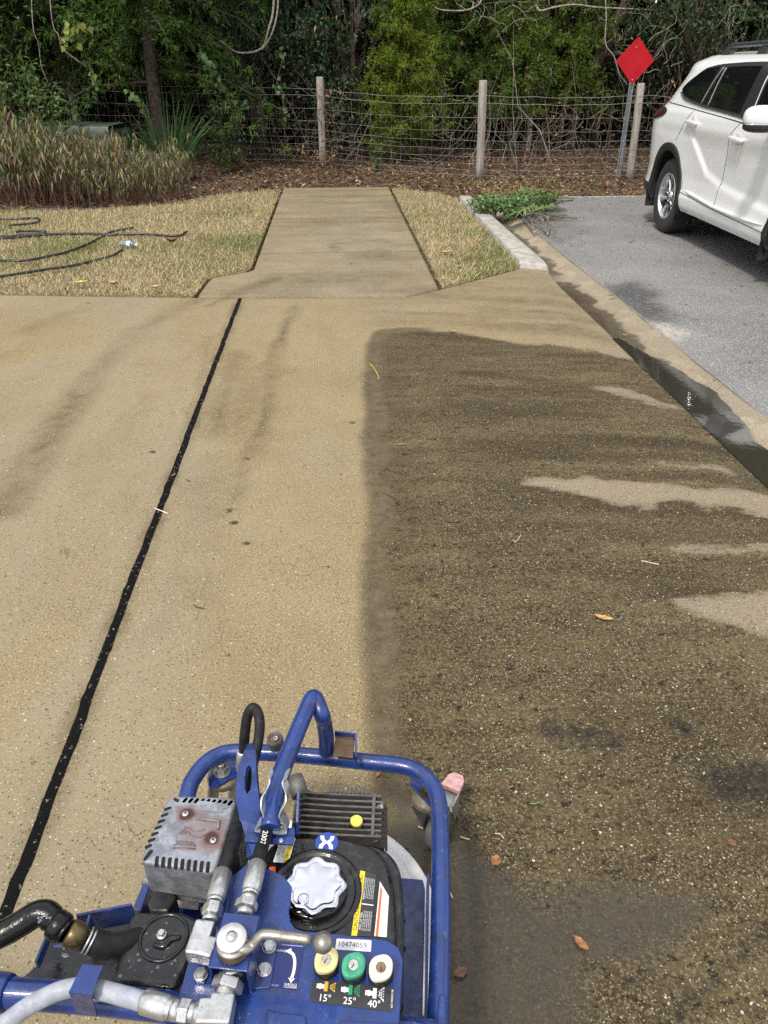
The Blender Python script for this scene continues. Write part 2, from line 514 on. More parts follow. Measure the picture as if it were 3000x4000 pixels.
    mk = n.math('MULTIPLY', n.ss(n.math('ADD', n.attr("mark_shade"), n.math('MULTIPLY', n.math('SUBTRACT', n.noise(p, 34, 4, 0.8), 0.5), 1.3)), 0.30, 0.95), n.ss(n.attr("mark_shade"), 0, 0.3))
    base = n.mix(n.math('MULTIPLY', mk, .85), base, (0.012, 0.011, 0.011))  # black marks, and the core of the painted shadow
    damp = n.math('MAXIMUM', n.math('MULTIPLY', dirt, n.ss(streak, 0.35, 0.6, 0.75, 0.25)), n.attr("damp"))
    damp = n.math('MULTIPLY', damp, n.math('SUBTRACT', 1.0, lite))
    rough = n.math('SUBTRACT', 0.86, n.math('MULTIPLY', damp, 0.30))
    rough = n.math('SUBTRACT', rough, n.math('MULTIPLY', wm, 0.62))
    n.set(Base_Color=base, Roughness=n.math('MAXIMUM', rough, 0.13))
    n.b.inputs["Specular IOR Level"].default_value = 0.22
    h = n.math('ADD', n.math('MULTIPLY', fine, 0.5), n.math('MULTIPLY', r1, 0.5))
    h = n.math('SUBTRACT', h, n.math('MULTIPLY', r3, 0.6))
    h = n.math('ADD', h, n.math('MULTIPLY', n.math('MULTIPLY', r2, dirt), 0.8))
    h = n.math('SUBTRACT', h, n.math('MULTIPLY', n.ss(spots, 0.58, 0.68), n.math('MULTIPLY', dirt, 1.0)))
    h = n.math('MULTIPLY', h, n.math('SUBTRACT', 1.0, n.math('MULTIPLY', wm, 0.93)))
    b1 = n.bump(h, 0.85, 0.006)
    rip = n.noise(n.mapv(p, (1, 2.2, 1), (0, 0, -0.7)), 26, 3, 0.5, 1.2)
    n.set(Normal=n.bump(n.math('MULTIPLY', rip, wm), 0.35, 0.006, b1))
    return n.m

CONC = concrete_mat("driveway_concrete", (0.298, 0.234, 0.130), (0.246, 0.188, 0.099))
WALK = concrete_mat("walk_concrete", (0.295, 0.240, 0.150), (0.205, 0.172, 0.112), 0.5)

def slab(name, cols, ymin, ymaxf, zf, dx_rows, mat, attrf, thick=0.1, ymin_f=None):
    """a slab as a fine grid: cols = x stations, rows run from ymin to ymaxf(x); skirts close its edges"""
    xs = np.asarray(cols); nr = dx_rows
    t = np.linspace(0, 1, nr) ** 1.25
    X = np.repeat(xs[None, :], nr, 0)
    top = np.array([ymaxf(x) for x in xs]); bot = np.array([(ymin_f(x) if ymin_f else ymin) for x in xs])
    Y = bot[None, :] + t[:, None] * (top - bot)[None, :]
    Z = zf(X, Y)
    # rim drop (rounded arris)
    nx = len(xs)
    idx = np.arange(nr * nx).reshape(nr, nx)
    Vt = np.stack([X.ravel(), Y.ravel(), Z.ravel()], 1)
    F = np.stack([idx[:-1, :-1].ravel(), idx[:-1, 1:].ravel(), idx[1:, 1:].ravel(), idx[1:, :-1].ravel()], 1)
    rim = np.concatenate([idx[0, :], idx[1:, -1], idx[-1, -2::-1], idx[-2:0:-1, 0]])
    cx, cy = X.mean(), Y.mean()
    r2 = Vt[rim].copy(); r2[:, 2] -= thick
    base = len(Vt); m = len(rim)
    Vt = np.concatenate([Vt, r2]); k = np.arange(m); k2 = (k + 1) % m
    Fs = np.stack([rim[k], base + k, base + k2, rim[k2]], 1)
    F = np.concatenate([F, Fs])
    at = attrf(Vt[:, 0], Vt[:, 1]) if attrf else {}
    sm = np.ones(len(F), bool); 
    return npmesh(name, Vt, F, mat, attrs=at, o=(0, 0, 0))

# ---- stain, water and painted-shadow maps of the drive, in ground coordinates
def z7(*pp): return gp(*[(x * .9042, 1000 + y * .9042) for x, y in pp])
def z6(*pp): return gp(*[(1500 + x * .9042, 1000 + y * .9042) for x, y in pp])
def z8(*pp): return gp(*[(1500 + x * .9042, 2500 + y * .9042) for x, y in pp])

def drive_attrs(X, Y):
    n1 = fbm(X * 5, Y * 5, 4, 3) - .5
    n2 = fbm(X * 1.4, Y * 1.4, 4, 9) - .5
    sx = fbm(X * 1.3, Y * 8 + X * 1.2, 5, 21) - .5           # streaks running to the gutter
    left = [(.085, -1), (.09, 1.0), (.084, 1.43), (.083, 1.98), (.11, 2.6), (.145, 3.3), (.155, 3.74), (.185, 4.4), (.215, 4.85), (.27, 5.07)]
    topb = gp((1500, 1292), (1560, 1284), (1680, 1283), (1800, 1292), (1950, 1315), (2100, 1333), (2250, 1345), (2450, 1362))
    poly = left + topb + [(2.2, 4.6), (2.2, -1)]
    sd = polysd(X, Y, poly)
    dirt = sstep(.05, -.20, sd + n1 * .14)
    wig = .030 * (fbm(Y * 1.9, Y * 0 + 3.7, 4, 77) - .5) * 2
    band = sstep(.06, -.02, sd + wig + n1 * .05) * sstep(-.30, -.08, sd + n1 * .16) * sstep(-.2, .0, .55 - X) * .95
    edge = np.exp(-((sd + wig + .004 + n1 * .03) / .030) ** 2) * (X < .6) * (.5 + n2 + .35 * (n1 + .5))
    # near the machine the washed arc
    stain = np.zeros_like(X)
    for pts, wdt, amt in (
        (z7((860, 185), (720, 255), (600, 320), (480, 430), (380, 545), (290, 680), (210, 790), (110, 940), (20, 1090)), .10, .55),
        (z7((520, 185), (400, 215), (250, 260), (100, 330)), .09, .28),
        (z7((1275, 215), (1215, 350), (1172, 480), (1165, 600), (1148, 700), (1105, 790), (1060, 900), (1010, 1050)), .05, .55),
        (z7((1180, 110), (1100, 130), (1000, 165), (900, 215)), .05, .5),
        (z7((1020, 420), (1000, 520), (960, 620), (930, 760)), .08, .4),
        (z7((760, 1500), (640, 1659)), .06, .3),
        (z7((990, 500), (1150, 480), (1250, 500)), .05, .4),
        (z7((880, 600), (820, 740), (740, 950), (660, 1180), (560, 1400), (470, 1640)), .035, .30),
        (z7((900, 350), (860, 600), (800, 760)), .03, .3)):
        d = linesd(X, Y, pts)
        stain = np.maximum(stain, amt * (.10 + 1.5 * (n2 + .5) * (n1 + .5)) * sstep(wdt * 1.7, 0, d + n1 * .10) * 1.9)
    blot = polysd(X, Y, z7((970, 500), (1165, 520), (1150, 700), (1100, 780), (980, 790), (930, 700)))
    stain = np.maximum(stain, .36 * sstep(.16, -.14, blot + n1 * .22))
    blot = polysd(X, Y, z7((760, 1380), (900, 1370), (950, 1430), (880, 1500), (760, 1500)))
    stain = np.maximum(stain, .26 * sstep(.14, -.12, blot + n1 * .2))
    blot = polysd(X, Y, z7((830, 900), (1060, 880), (1000, 1100), (900, 1250), (760, 1300)))
    stain = np.maximum(stain, .26 * sstep(.2, -.16, blot + n1 * .3))
    up = sstep(0, .25, sd) * sstep(.0, .5, X)                # strip between the dirt and the walk
    stain = np.maximum(stain, up * np.clip(.28 + 1.1 * sx + .4 * n2, 0, .7))
    stain = np.maximum(stain, sstep(.07, .01, np.abs(X + .77)) * np.clip(.45 + 1.3 * n1, .1, .8))
    stain = np.clip(np.maximum(stain, np.clip(edge, 0, .85)), 0, 1)
    flow = np.clip(3.4 * sx + .22, 0, .92) * sstep(.30, .95, X) * (.35 + .65 * sstep(1.6, 3.0, Y))
    fl2 = linesd(X, Y, z6((20, 320), (250, 345), (500, 365), (750, 385), (950, 392))); flow = np.maximum(flow, .8 * sstep(.05, 0, fl2 + n1 * .03))
    fl2 = linesd(X, Y, z6((900, 1075), (1200, 1100), (1659, 1120))); flow = np.maximum(flow, .8 * sstep(.12, 0, fl2 + n1 * .06))
    fl2 = linesd(X, Y, z6((1240, 1440), (1500, 1450))); flow = np.maximum(flow, .7 * sstep(.1, 0, fl2 + n1 * .06))
    smooth_flow = sstep(.8, 1.5, X + n2 * .8) * .75
    lite = np.zeros_like(X)
    for poly_, amt in ((z6((610, 985), (680, 962), (880, 965), (960, 985), (1180, 1000), (1659, 1010), (1800, 1020), (1800, 1110), (1400, 1105), (1320, 1075), (1180, 1080), (1000, 1060), (860, 1040), (700, 1005)), 1),
                       (z6((1290, 1500), (1400, 1480), (1659, 1430), (1800, 1420), (1800, 1700), (1600, 1650), (1500, 1600), (1380, 1560)), .9),
                       (z6((920, 572), (1000, 568), (1150, 590), (1330, 640), (1200, 645), (1000, 600)), .8),
                       (z6((1180, 1265), (1450, 1245), (1700, 1215), (1700, 1290), (1400, 1280)), .62),
                       (z6((1200, 893), (1450, 902), (1520, 925), (1280, 920)), .7),
                       (z6((900, 385), (1060, 398), (1075, 420), (960, 412)), .9),
                       (z8((1380, 545), (1659, 515), (1659, 545), (1450, 560)), .55)):
        d = polysd(X, Y, poly_)
        lite = np.maximum(lite, amt * sstep(.075, -.055, d + n1 * .14 + sx * .14))
    wet = .95 * sstep(.10, -.10, polysd(X, Y, z8((250, 740), (420, 930), (560, 1010), (760, 1060), (1050, 1090), (1350, 1140), (1390, 1230), (1150, 1330), (950, 1480), (900, 1800), (-400, 1800), (-400, 900))) + n1 * .16)
    wet = np.maximum(wet, .75 * sstep(.05, -.05, polysd(X, Y, z8((0, 640), (140, 700), (260, 900), (260, 1100), (-100, 900))) + n1 * .1))
    wet *= sstep(.02, .12, X + n1 * .06)
    wet = np.maximum(wet, .7 * sstep(.06, -.06, polysd(X, Y, z8((1350, 620), (1500, 580), (1750, 560), (1750, 680), (1550, 640))) + n1 * .10))  # soft shadow at the right edge, painted into the wet map
    damp = sstep(1.0, 1.7, X) * sstep(5.9, 5.0, Y) * np.clip(.55 + 1.4 * sx, 0, 1) * .9
    damp = np.maximum(damp, up * .45)
    mark_shade = .62 * sstep(.045, .0, linesd(X, Y, z8((1720, 1190), (1560, 1345), (1400, 1500), (1180, 1680))))
    mark_shade = np.maximum(mark_shade, .72 * sstep(.12, .0, linesd(X, Y, z8((730, 395), (860, 400), (980, 440)))))
    mark_shade = np.maximum(mark_shade, .8 * sstep(.07, .0, linesd(X, Y, z8((1255, 350), (1300, 385)))))
    mark_shade = np.maximum(mark_shade, .75 * sstep(.16, .02, linesd(X, Y, z8((1480, 620), (1660, 610), (1800, 620)))))  # dark core of the same soft shadow, painted into the colour
    return dict(dirt=dirt * (1 - 0.7 * lite), band=band * (1 - wet), stain=stain * (1 - dirt), wet=wet, lite=lite, damp=damp, mark_shade=mark_shade, flow=flow, smooth_flow=smooth_flow)

EDGE_X = 1.93
def fall(X, Y):        # the slab dips to the gutter along its last hand's width
    return -0.035 * sstep(EDGE_X - .28, EDGE_X, X) * sstep(6.9, 6.3, Y) + 0.0015 * (fbm(X * 2, Y * 2, 3, 5) - .5)
def top_right(x):
    return float(np.interp(x, [-.76, .567, .844, 1.717, 1.80, EDGE_X], [6.043, 5.978, 6.188, 6.915, 6.96, 6.80]))
JL, JR = -.786, -.757
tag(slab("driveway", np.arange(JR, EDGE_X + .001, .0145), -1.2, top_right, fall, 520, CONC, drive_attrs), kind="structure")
tag(slab("driveway", np.concatenate([np.arange(-7, -3, .08), np.arange(-3, JL, .018), [JL]]), -1.2, lambda x: float(np.interp(x, [-7, -2.7, JL], [6.5, 6.27, 6.045])), fall, 330, CONC, drive_attrs), kind="structure")

# black expansion joint: a fibre strip standing just below the slabs
jm = NT("joint_fibre"); jp = jm.wpos()
jm.b.inputs['Specular IOR Level'].default_value = .12
jm.set(Base_Color=jm.mix(jm.ss(jm.noise(jp, 60, 4, .7), .60, .66), (.003, .003, .0034), (.20, .165, .11)), Roughness=.75, Normal=jm.bump(jm.noise(jp, 120, 4, .7), .8, .006))
jv = []; ny = 2600
for i in range(ny):
    y = -1.2 + (6.05 + 1.2) * i / (ny - 1)
    wob = .007 * (fbm(np.array(y * 2.), np.array(.3), 3, 4) - .5) * 2 + .009 * (fbm(np.array(y * 14.), np.array(.9), 3, 8) - .5)
    for x, z in ((JL - .001, .0004), (JL + .007, .0018), (JR - .007, .0020), (JR + .001, .0004)):
        wv_ = fbm(np.array(y * 22.), np.array(x * 900.), 3, 6) - .5
        w2_ = (fbm(np.array(y * 17.), np.array(x * 500.), 4, 12) - .5) * .006 if z < .001 else 0
        jv.append((x + wob + w2_, y, z + .005 * wv_ * (1 if z > .001 else 0)))
jf = [[i * 4 + k, i * 4 + k + 1, (i + 1) * 4 + k + 1, (i + 1) * 4 + k] for i in range(ny - 1) for k in range(3)]
tag(npmesh("expansion_joint", jv, jf, jm.m, o=(0, 0, 0), smooth=True), kind="structure")

def walk_attrs(X, Y):
    n1 = fbm(X * 4, Y * 4, 4, 31) - .5
    sx = fbm(X * 1.1, Y * 5, 5, 41) - .5
    st = np.clip(.20 + .9 * sx + .5 * n1, 0, .75)
    st = np.maximum(st, .62 * sstep(.16, .02, linesd(X, Y, gp((1080, 1090), (1000, 1118), (900, 1150))) + n1 * .06))
    wet = sstep(9.2, 8.0, Y) * sstep(7.2, 7.8, Y) * np.clip(.15 + 1.2 * n1, 0, .4)
    return dict(stain=st, wet=wet, damp=np.clip(.45 + sx, 0, .85))
GAP = .028
xl, xr = -.742, .853
def rowsl(y0, y1, n): return n
for (y0, y1) in ((7.715 + GAP, 9.41 - GAP), (9.41 + GAP * .7, 10.97), (11.0, 12.3)):
    tag(slab("sidewalk", np.linspace(xl, xr, 70), y0, lambda x, q=y1: q, lambda X, Y: 0 * X + .004, 70, WALK, walk_attrs), kind="structure")
# flared slab where the walk meets the drive
tag(slab("sidewalk", np.linspace(-1.115, xr, 90), 6.06, lambda x: float(np.interp(x, [-1.115, -1.085, -.78, -.742, xr], [6.09, 6.70, 6.93, 7.00, 7.00])),
         lambda X, Y: 0 * X + .003, 60, WALK, walk_attrs,
         ymin_f=lambda x: float(np.interp(x, [-1.115, -.76, .567, .853], [6.110, 6.090, 6.028, 6.240]))), kind="structure")
tag(slab("sidewalk", np.linspace(xl, xr, 70), 7.0 , lambda x: 7.715 - GAP, lambda X, Y: 0 * X + .003, 40, WALK, walk_attrs), kind="structure")

# ---- gutter, kerb, road
def gutter_attrs(X, Y):
    n1 = fbm(X * 6, Y * 6, 4, 51) - .5
    n2 = fbm(X * 2, Y * 2, 4, 55) - .5
    u = (X - EDGE_X) / .36
    far = sstep(6.6, 7.1, Y)
    dark = far * sstep(.72, .45, u + n1 * .5)
    stain = np.maximum((1 - far) * np.clip(.30 + 1.2 * n1, 0, .8) * sstep(.9, .4, u + n1 * .5), .95 * sstep(.42, .10, u + n1 * .5) * sstep(7.0, 6.5, Y))
    wet = sstep(6.75, 6.55, Y + n1 * .3) * sstep(.62, .35, u + n1 * .55) * .85
    wet = np.maximum(wet, dark * .75)
    lite = sstep(.62, .82, u + n1 * .8) * (1 - far * .35) * .9
    return dict(dirt=dark * .5 * 0, stain=np.clip(stain, 0, 1), wet=wet, lite=lite, damp=.3 * (1 - far) + 0 * X, mark_shade=dark * .22)
GUT = concrete_mat("gutter_concrete", (0.38, 0.32, 0.235), (0.31, 0.26, 0.18), .6)
gx0, gx1 = EDGE_X - .05, 2.275
def gut_z(X, Y):
    u = np.clip((X - EDGE_X) / (gx1 - EDGE_X), 0, 1)
    deep = np.interp(Y, [-3, 6.3, 7.2, 12], [-.058, -.056, -.085, -.085])
    return deep * (1 - u ** 3.2) - .008 * u + .006 * (fbm(X * 5, Y * 3, 3, 61) - .5)
gy = np.concatenate([np.arange(-1.5, 11.1, .03)])
gxs = np.linspace(gx0, gx1, 26)
GX, GY = np.meshgrid(gxs, gy)
wob = .018 * (fbm(GX * 0 + 3.3, GY * 1.7, 4, 63) - .5) * (GX - gx0) / (gx1 - gx0)
gi = np.arange(GX.size).reshape(GX.shape)
tag(npmesh("gutter", np.stack([(GX + wob).ravel(), GY.ravel(), gut_z(GX, GY).ravel()], 1),
           np.stack([gi[:-1, :-1].ravel(), gi[:-1, 1:].ravel(), gi[1:, 1:].ravel(), gi[1:, :-1].ravel()], 1), GUT,
           attrs=gutter_attrs(GX.ravel(), GY.ravel()), o=(0, 0, 0), smooth=True), kind="structure")
wm_ = NT("gutter_water"); wp = wm_.wpos()
wm_.set(Base_Color=(.030, .027, .020), Roughness=.04, Normal=wm_.bump(wm_.noise(wp, 30, 2), .05, .004))
wm_.b.inputs["Specular IOR Level"].default_value = .7
puds = ((2.2, 4.15, .14), (4.3, 4.75, .055))
pv, pf = [], []
ny = 260
for i in range(ny):
    y = 1.0 + (4.95 - 1.0) * i / (ny - 1)
    wd = float(np.interp(y, [1, 2.6, 3.2, 3.5, 3.9, 4.27, 4.5, 4.95], [.20, .18, .16, .21, .245, .20, .12, .03])) + .075 * float(fbm(np.array(y * 7.), np.array(2.2), 5, 71) - .5)
    pv += [(EDGE_X - .02, y, -.0295), (EDGE_X + max(.005, wd), y, -.0295)]
for i in range(ny - 1): pf.append((2 * i, 2 * i + 1, 2 * i + 3, 2 * i + 2))
tag(npmesh("puddle", pv, pf, wm_.m, o=(0, 0, 0)), kind="structure")

kerb = simple("kerb_concrete", (.34, .32, .285), .85, 0, .22, 14, .5, bscale=160)
kl = [(1.70, 6.93), (1.735, 7.3), (1.75, 8.5), (1.76, 10), (1.78, 11.18)]
kr = [(1.955, 6.82), (1.985, 7.2), (1.97, 8.5), (1.96, 10), (1.96, 11.15)]
kL = cr([(a, b, 0) for a, b in kl], 8); kR = cr([(a, b, 0) for a, b in kr], 8)
rows = []
for i, (a, b) in enumerate(zip(kL, kR)):
    t = i / (len(kL) - 1)
    hgt = .004 + .028 * min(1, t * 6)
    e = (b - a).normalized()
    rows.append([V(a.x, a.y, -.08), V(a.x, a.y, hgt - .008), a + e * .012 + V(0, 0, hgt), b - e * .035 + V(0, 0, hgt - .004), b - e * .010 + V(0, 0, hgt - .020), b + e * .012 + V(0, 0, -.10)])
kb = MB(); kb.grid(rows); kb.add(rows[-1], [tuple(range(6))]); kb.add(rows[0], [tuple(range(5, -1, -1))])
tag(kb.build("kerb", kerb, o=(0, 0, 0)), kind="structure")

an = NT("asphalt"); ap = an.wpos()
av = an.voro(ap, 95); ac = an.sep(av.outputs["Color"])
ab = an.mix(an.ss(an.noise(ap, .8, 4, .6), .3, .7), (.130, .126, .121), (.222, .215, .204))
agg = an.mix(ac[0], (.11, .11, .115), (.50, .495, .49))
ab = an.mix(an.ss(av.outputs["Distance"], .30, .50, .85, 0), ab, agg)
ab = an.mix(an.ss(an.noise(ap, 130, 3, .7), .52, .66, 0, .8), ab, (.045, .045, .048))
ab = an.mix(an.math('MULTIPLY', an.attr("dark"), an.ss(an.noise(ap, 25, 4, .7), .25, .6, .4, .95)), ab, (.030, .030, .032))
ab = an.mix(an.math('MULTIPLY', an.attr("dust"), an.ss(an.noise(ap, 30, 4, .7), .35, .6)), ab, (.42, .38, .32))
an.set(Base_Color=ab, Roughness=.82, Normal=an.bump(an.math('SUBTRACT', an.math('MULTIPLY', ac[1], .6), av.outputs["Distance"]), .7, .006))
ax_ = np.concatenate([np.arange(2.262, 5.5, .05), np.arange(5.5, 14, .5)])
ay_ = np.arange(-2, 11.06, .05)
AX, AY = np.meshgrid(ax_, ay_)
s0 = (AX - 2.262)
wb = .022 * (fbm(AX * 0 + 7.7, AY * 2.3, 4, 73) - .5) * np.exp(-s0 * 8)
n1 = fbm(AX * 5, AY * 5, 4, 75) - .5
dk = .9 * sstep(.20, -.05, polysd(AX, AY, gp((2410, 1120), (2470, 1110), (2540, 1150), (2560, 1210), (2600, 1250), (2520, 1230), (2450, 1180))) + n1 * .2)
dk = np.maximum(dk, .25 * sstep(.1, -.1, polysd(AX, AY, [(2.2, 8), (2.9, 8.6), (2.8, 10.9), (2.2, 10.9)]) + n1 * .4))
du = .9 * sstep(.12, -.05, polysd(AX, AY, gp((2555, 1265), (2600, 1262), (2690, 1300), (2640, 1320), (2560, 1290))) + n1 * .16)
ai = np.arange(AX.size).reshape(AX.shape)
AZ = -.004 + .03 * np.clip(s0 / 4, 0, 1) * 0 - .006 * np.exp(-s0 * 6) + .004 * n1
tag(npmesh("road", np.stack([(AX + wb).ravel(), AY.ravel(), AZ.ravel()], 1), np.stack([ai[:-1, :-1].ravel(), ai[:-1, 1:].ravel(), ai[1:, 1:].ravel(), ai[1:, :-1].ravel()], 1),
           an.m, attrs=dict(dark=dk.ravel(), dust=du.ravel()), o=(0, 0, 0), smooth=True), kind="structure")
eb = MB(); eb.box((8.0, 11.10, -.03), (11.6, .09, .085)); 
tag(eb.build("road_edging", simple("road_edging", (.24, .22, .19), .9, 0, .3, 20, .5), bevel=.012, o=(0, 0, 0)), kind="structure")

# ---- soil sheets
sn = NT("soil"); sp = sn.wpos()
sn.set(Base_Color=sn.mix(sn.ss(sn.noise(sp, 9, 5, .7), .35, .65), (.055, .038, .026), (.14, .098, .062)), Roughness=.95, Normal=sn.bump(sn.noise(sp, 45, 5, .7), .9, .02))
ln = NT("lawn_soil"); lp = ln.wpos()
ln.set(Base_Color=ln.mix(ln.ss(ln.noise(lp, 14, 5, .7), .35, .65), (.16, .115, .06), (.27, .21, .105)), Roughness=.95, Normal=ln.bump(ln.noise(lp, 90, 5, .7), .9, .02))
def sheet(name, xs, ys, zf, mat, mask=None):
    X, Y = np.meshgrid(xs, ys); i = np.arange(X.size).reshape(X.shape)
    F = np.stack([i[:-1, :-1].ravel(), i[:-1, 1:].ravel(), i[1:, 1:].ravel(), i[1:, :-1].ravel()], 1)
    if mask is not None:
        c = (X[:-1, :-1] + X[1:, 1:]).ravel() / 2, (Y[:-1, :-1] + Y[1:, 1:]).ravel() / 2
        F = F[mask(*c)]
    return tag(npmesh(name, np.stack([X.ravel(), Y.ravel(), zf(X, Y).ravel()], 1), F, mat, o=(0, 0, 0), smooth=True), kind="structure")
sheet("ground", np.linspace(-90, 90, 31), np.linspace(-60, 140, 31), lambda X, Y: 0 * X - .16, sn.m)
def floor_z(X, Y):
    return -.03 + .04 * (fbm(X * 1.3, Y * 1.3, 4, 81) - .35) + .12 * sstep(13.2, 16.5, Y) + .05 * sstep(11.6, 13.5, Y) * sstep(.5, -2.5, X)
def floor_h(x, y): return float(floor_z(np.array(float(x)), np.array(float(y))))
sheet("forest_floor", np.concatenate([np.arange(-30, -7, 1.), np.arange(-7, 8, .12), np.arange(8, 30, 1.)]), np.concatenate([np.arange(10.4, 19, .12), np.arange(19, 50, 1.5)]), floor_z, sn.m,
      lambda x, y: (y > 11.15) & ~((x > -.80) & (x < .90) & (y < 12.36)) | ((x < -.9) & (y > 10.3)))
LAWN_L = [(-7, 6.56), (-2.7, 6.31), (-1.17, 6.13), (-1.13, 6.73), (-.83, 6.97), (-.785, 7.1), (-.785, 12.2), (-.9, 12.1), (-1.6, 11.7), (-2.2, 10.85), (-3.2, 10.4), (-7, 10.6)]
LAWN_R = [(.895, 6.29), (1.69, 6.95), (1.70, 7.6), (1.72, 11.1), (1.55, 11.5), (.95, 12.1), (.895, 12.1)]
for pl in (LAWN_L, LAWN_R):
    lb = MB(); lb.prism([V(x, y, -.012) for x, y in pl], (0, 0, -.06))
    tag(lb.build("lawn", ln.m, o=(0, 0, 0)), kind="structure")
# ================================================================== plants
def unit(a): return a / (np.linalg.norm(a, axis=-1, keepdims=True) + 1e-9)
def rdirs(n, r=rng): return unit(r.normal(size=(n, 3)))
def leafgeo(P, D, N, L, W, C, fold=.18, droop=.12, wid=.45):
    """one folded leaf (4 vertices) per row"""
    D = unit(D); S = unit(np.cross(D, N)); N2 = np.cross(S, D)
    L = np.asarray(L).reshape(-1, 1); W = np.asarray(W).reshape(-1, 1)
    a = P; c = P + D * L; c[:, 2] -= (droop * L)[:, 0]
    b = P + D * L * wid + S * W / 2 + N2 * W * fold
    d = P + D * L * wid - S * W / 2 + N2 * W * fold
    Vt = np.stack([a, b, c, d], 1).reshape(-1, 3)
    F = np.arange(len(P) * 4).reshape(-1, 4)
    return Vt, F, np.repeat(C, 4, 0)
def colvar(n, base, var=.25, hue=.12, r=rng):
    base = np.array(base)
    v = (1 + var * r.normal(size=(n, 1))).clip(.35, 1.9)
    h = 1 + hue * r.normal(size=(n, 3))
    return (base * v * h.clip(.5, 1.6)).clip(.002, .9)
class Leaves:
    def __init__(s): s.V = []; s.F = []; s.C = []; s.n = 0
    def add(s, g):
        Vt, F, C = g; s.V.append(Vt); s.F.append(F + s.n); s.C.append(C); s.n += len(Vt); return s
    def build(s, name, mat, parent=None, o=None):
        return npmesh(name, np.concatenate(s.V), np.concatenate(s.F), mat, np.concatenate(s.C), parent, o)

def wiggle(a, b, n=6, amp=.08, r=rng, sag=0.0):
    a = np.array(a, float); b = np.array(b, float)
    t = np.linspace(0, 1, n)[:, None]
    p = a + (b - a) * t + r.normal(size=(n, 3)) * amp * np.sin(t * math.pi)
    p[:, 2] -= sag * (np.sin(t * math.pi))[:, 0]
    return [Vector(x) for x in p]
def trunk_mb(mb, base, top, r0, r1, n=7, amp=.06, seg=7, mi=0):
    p = cr(wiggle(base, top, n, amp), 3); m = len(p)
    mb.tube(p, [r0 + (r1 - r0) * (i / (m - 1)) for i in range(m)], seg, mi)
    return p

def cedar(label, base, h, reach, nb, k, m, nn, col, h0=.06, rise=.35, droop=.25, shape=.8, tr=.07, seed=1, sub=.22, group=None, name="cedar_tree", lean=(0, 0), azr=(0, 2 * math.pi), fallcol=None):
    r = np.random.default_rng(seed)
    base = np.array(base, float)
    root = thing(name, base, label, "tree", group)
    mb = MB()
    top = base + np.array([lean[0], lean[1], h])
    tp = trunk_mb(mb, base - np.array([0, 0, .1]), top, tr, .008, 8, .05)
    t = np.sort(h0 + (1 - h0) * r.random(nb) ** .9)
    az = azr[0] + (azr[1] - azr[0]) * r.random(nb)
    R = reach * ((1 - t) ** shape + .05) * (.55 + .5 * r.random(nb))
    O = base + np.stack([lean[0] * t, lean[1] * t, h * t], 1)
    H = np.stack([np.cos(az), np.sin(az), 0 * az], 1)
    u = np.linspace(.12, 1, k)
    P = O[:, None, :] + H[:, None, :] * (R[:, None] * u)[..., None]
    P[..., 2] += R[:, None] * (rise * u - droop * u ** 2.2)
    P += r.normal(size=P.shape) * .03
    for i in range(0, nb, max(1, nb // 70)):
        mb.tube([O[i]] + [P[i, j] for j in range(0, k, max(1, k // 4))], [max(.004, .12 * tr + .010 * (1 - j / 5)) for j in range(1 + len(range(0, k, max(1, k // 4))))], 4, 0, caps=False)
    mb.build("trunk", BARK, root)
    # sprays
    Bd = np.repeat(H[:, None, :], k, 1) * .9; Bd[..., 2] += (rise - 2 * droop * u[None, :])
    Pf = np.repeat(P.reshape(-1, 3), m, 0); Df = np.repeat(Bd.reshape(-1, 3), m, 0)
    Df = unit(unit(Df) * .55 + rdirs(len(Pf), r) * .75 + np.array([0, 0, .12]))
    Ls = sub * (.5 + .8 * r.random(len(Pf))) * np.repeat(np.tile(1.15 - .45 * u, nb), m)
    C0 = colvar(len(Pf), col, .22, .08, r)
    if fallcol is not None:
        sel = r.random(len(Pf)) < .12; C0[sel] = colvar(sel.sum(), fallcol, .2, .08, r)
    lv = Leaves()
    for j in range(nn):
        f = (j + .5) / nn
        Pn = Pf + Df * (Ls * f)[:, None]; Pn[:, 2] -= .18 * Ls * f * f
        Dn = unit(Df * .75 + rdirs(len(Pf), r) * .62)
        ln_ = sub * .30 * (.7 + .6 * r.random(len(Pf))) * (1.15 - .5 * f)
        lv.add(leafgeo(Pn, Dn, rdirs(len(Pf), r), ln_, ln_ * .24 + .003, C0 * (.9 + .2 * r.random((len(Pf), 1)))))
    lv.build("crown", NEEDLE, root)
    return root

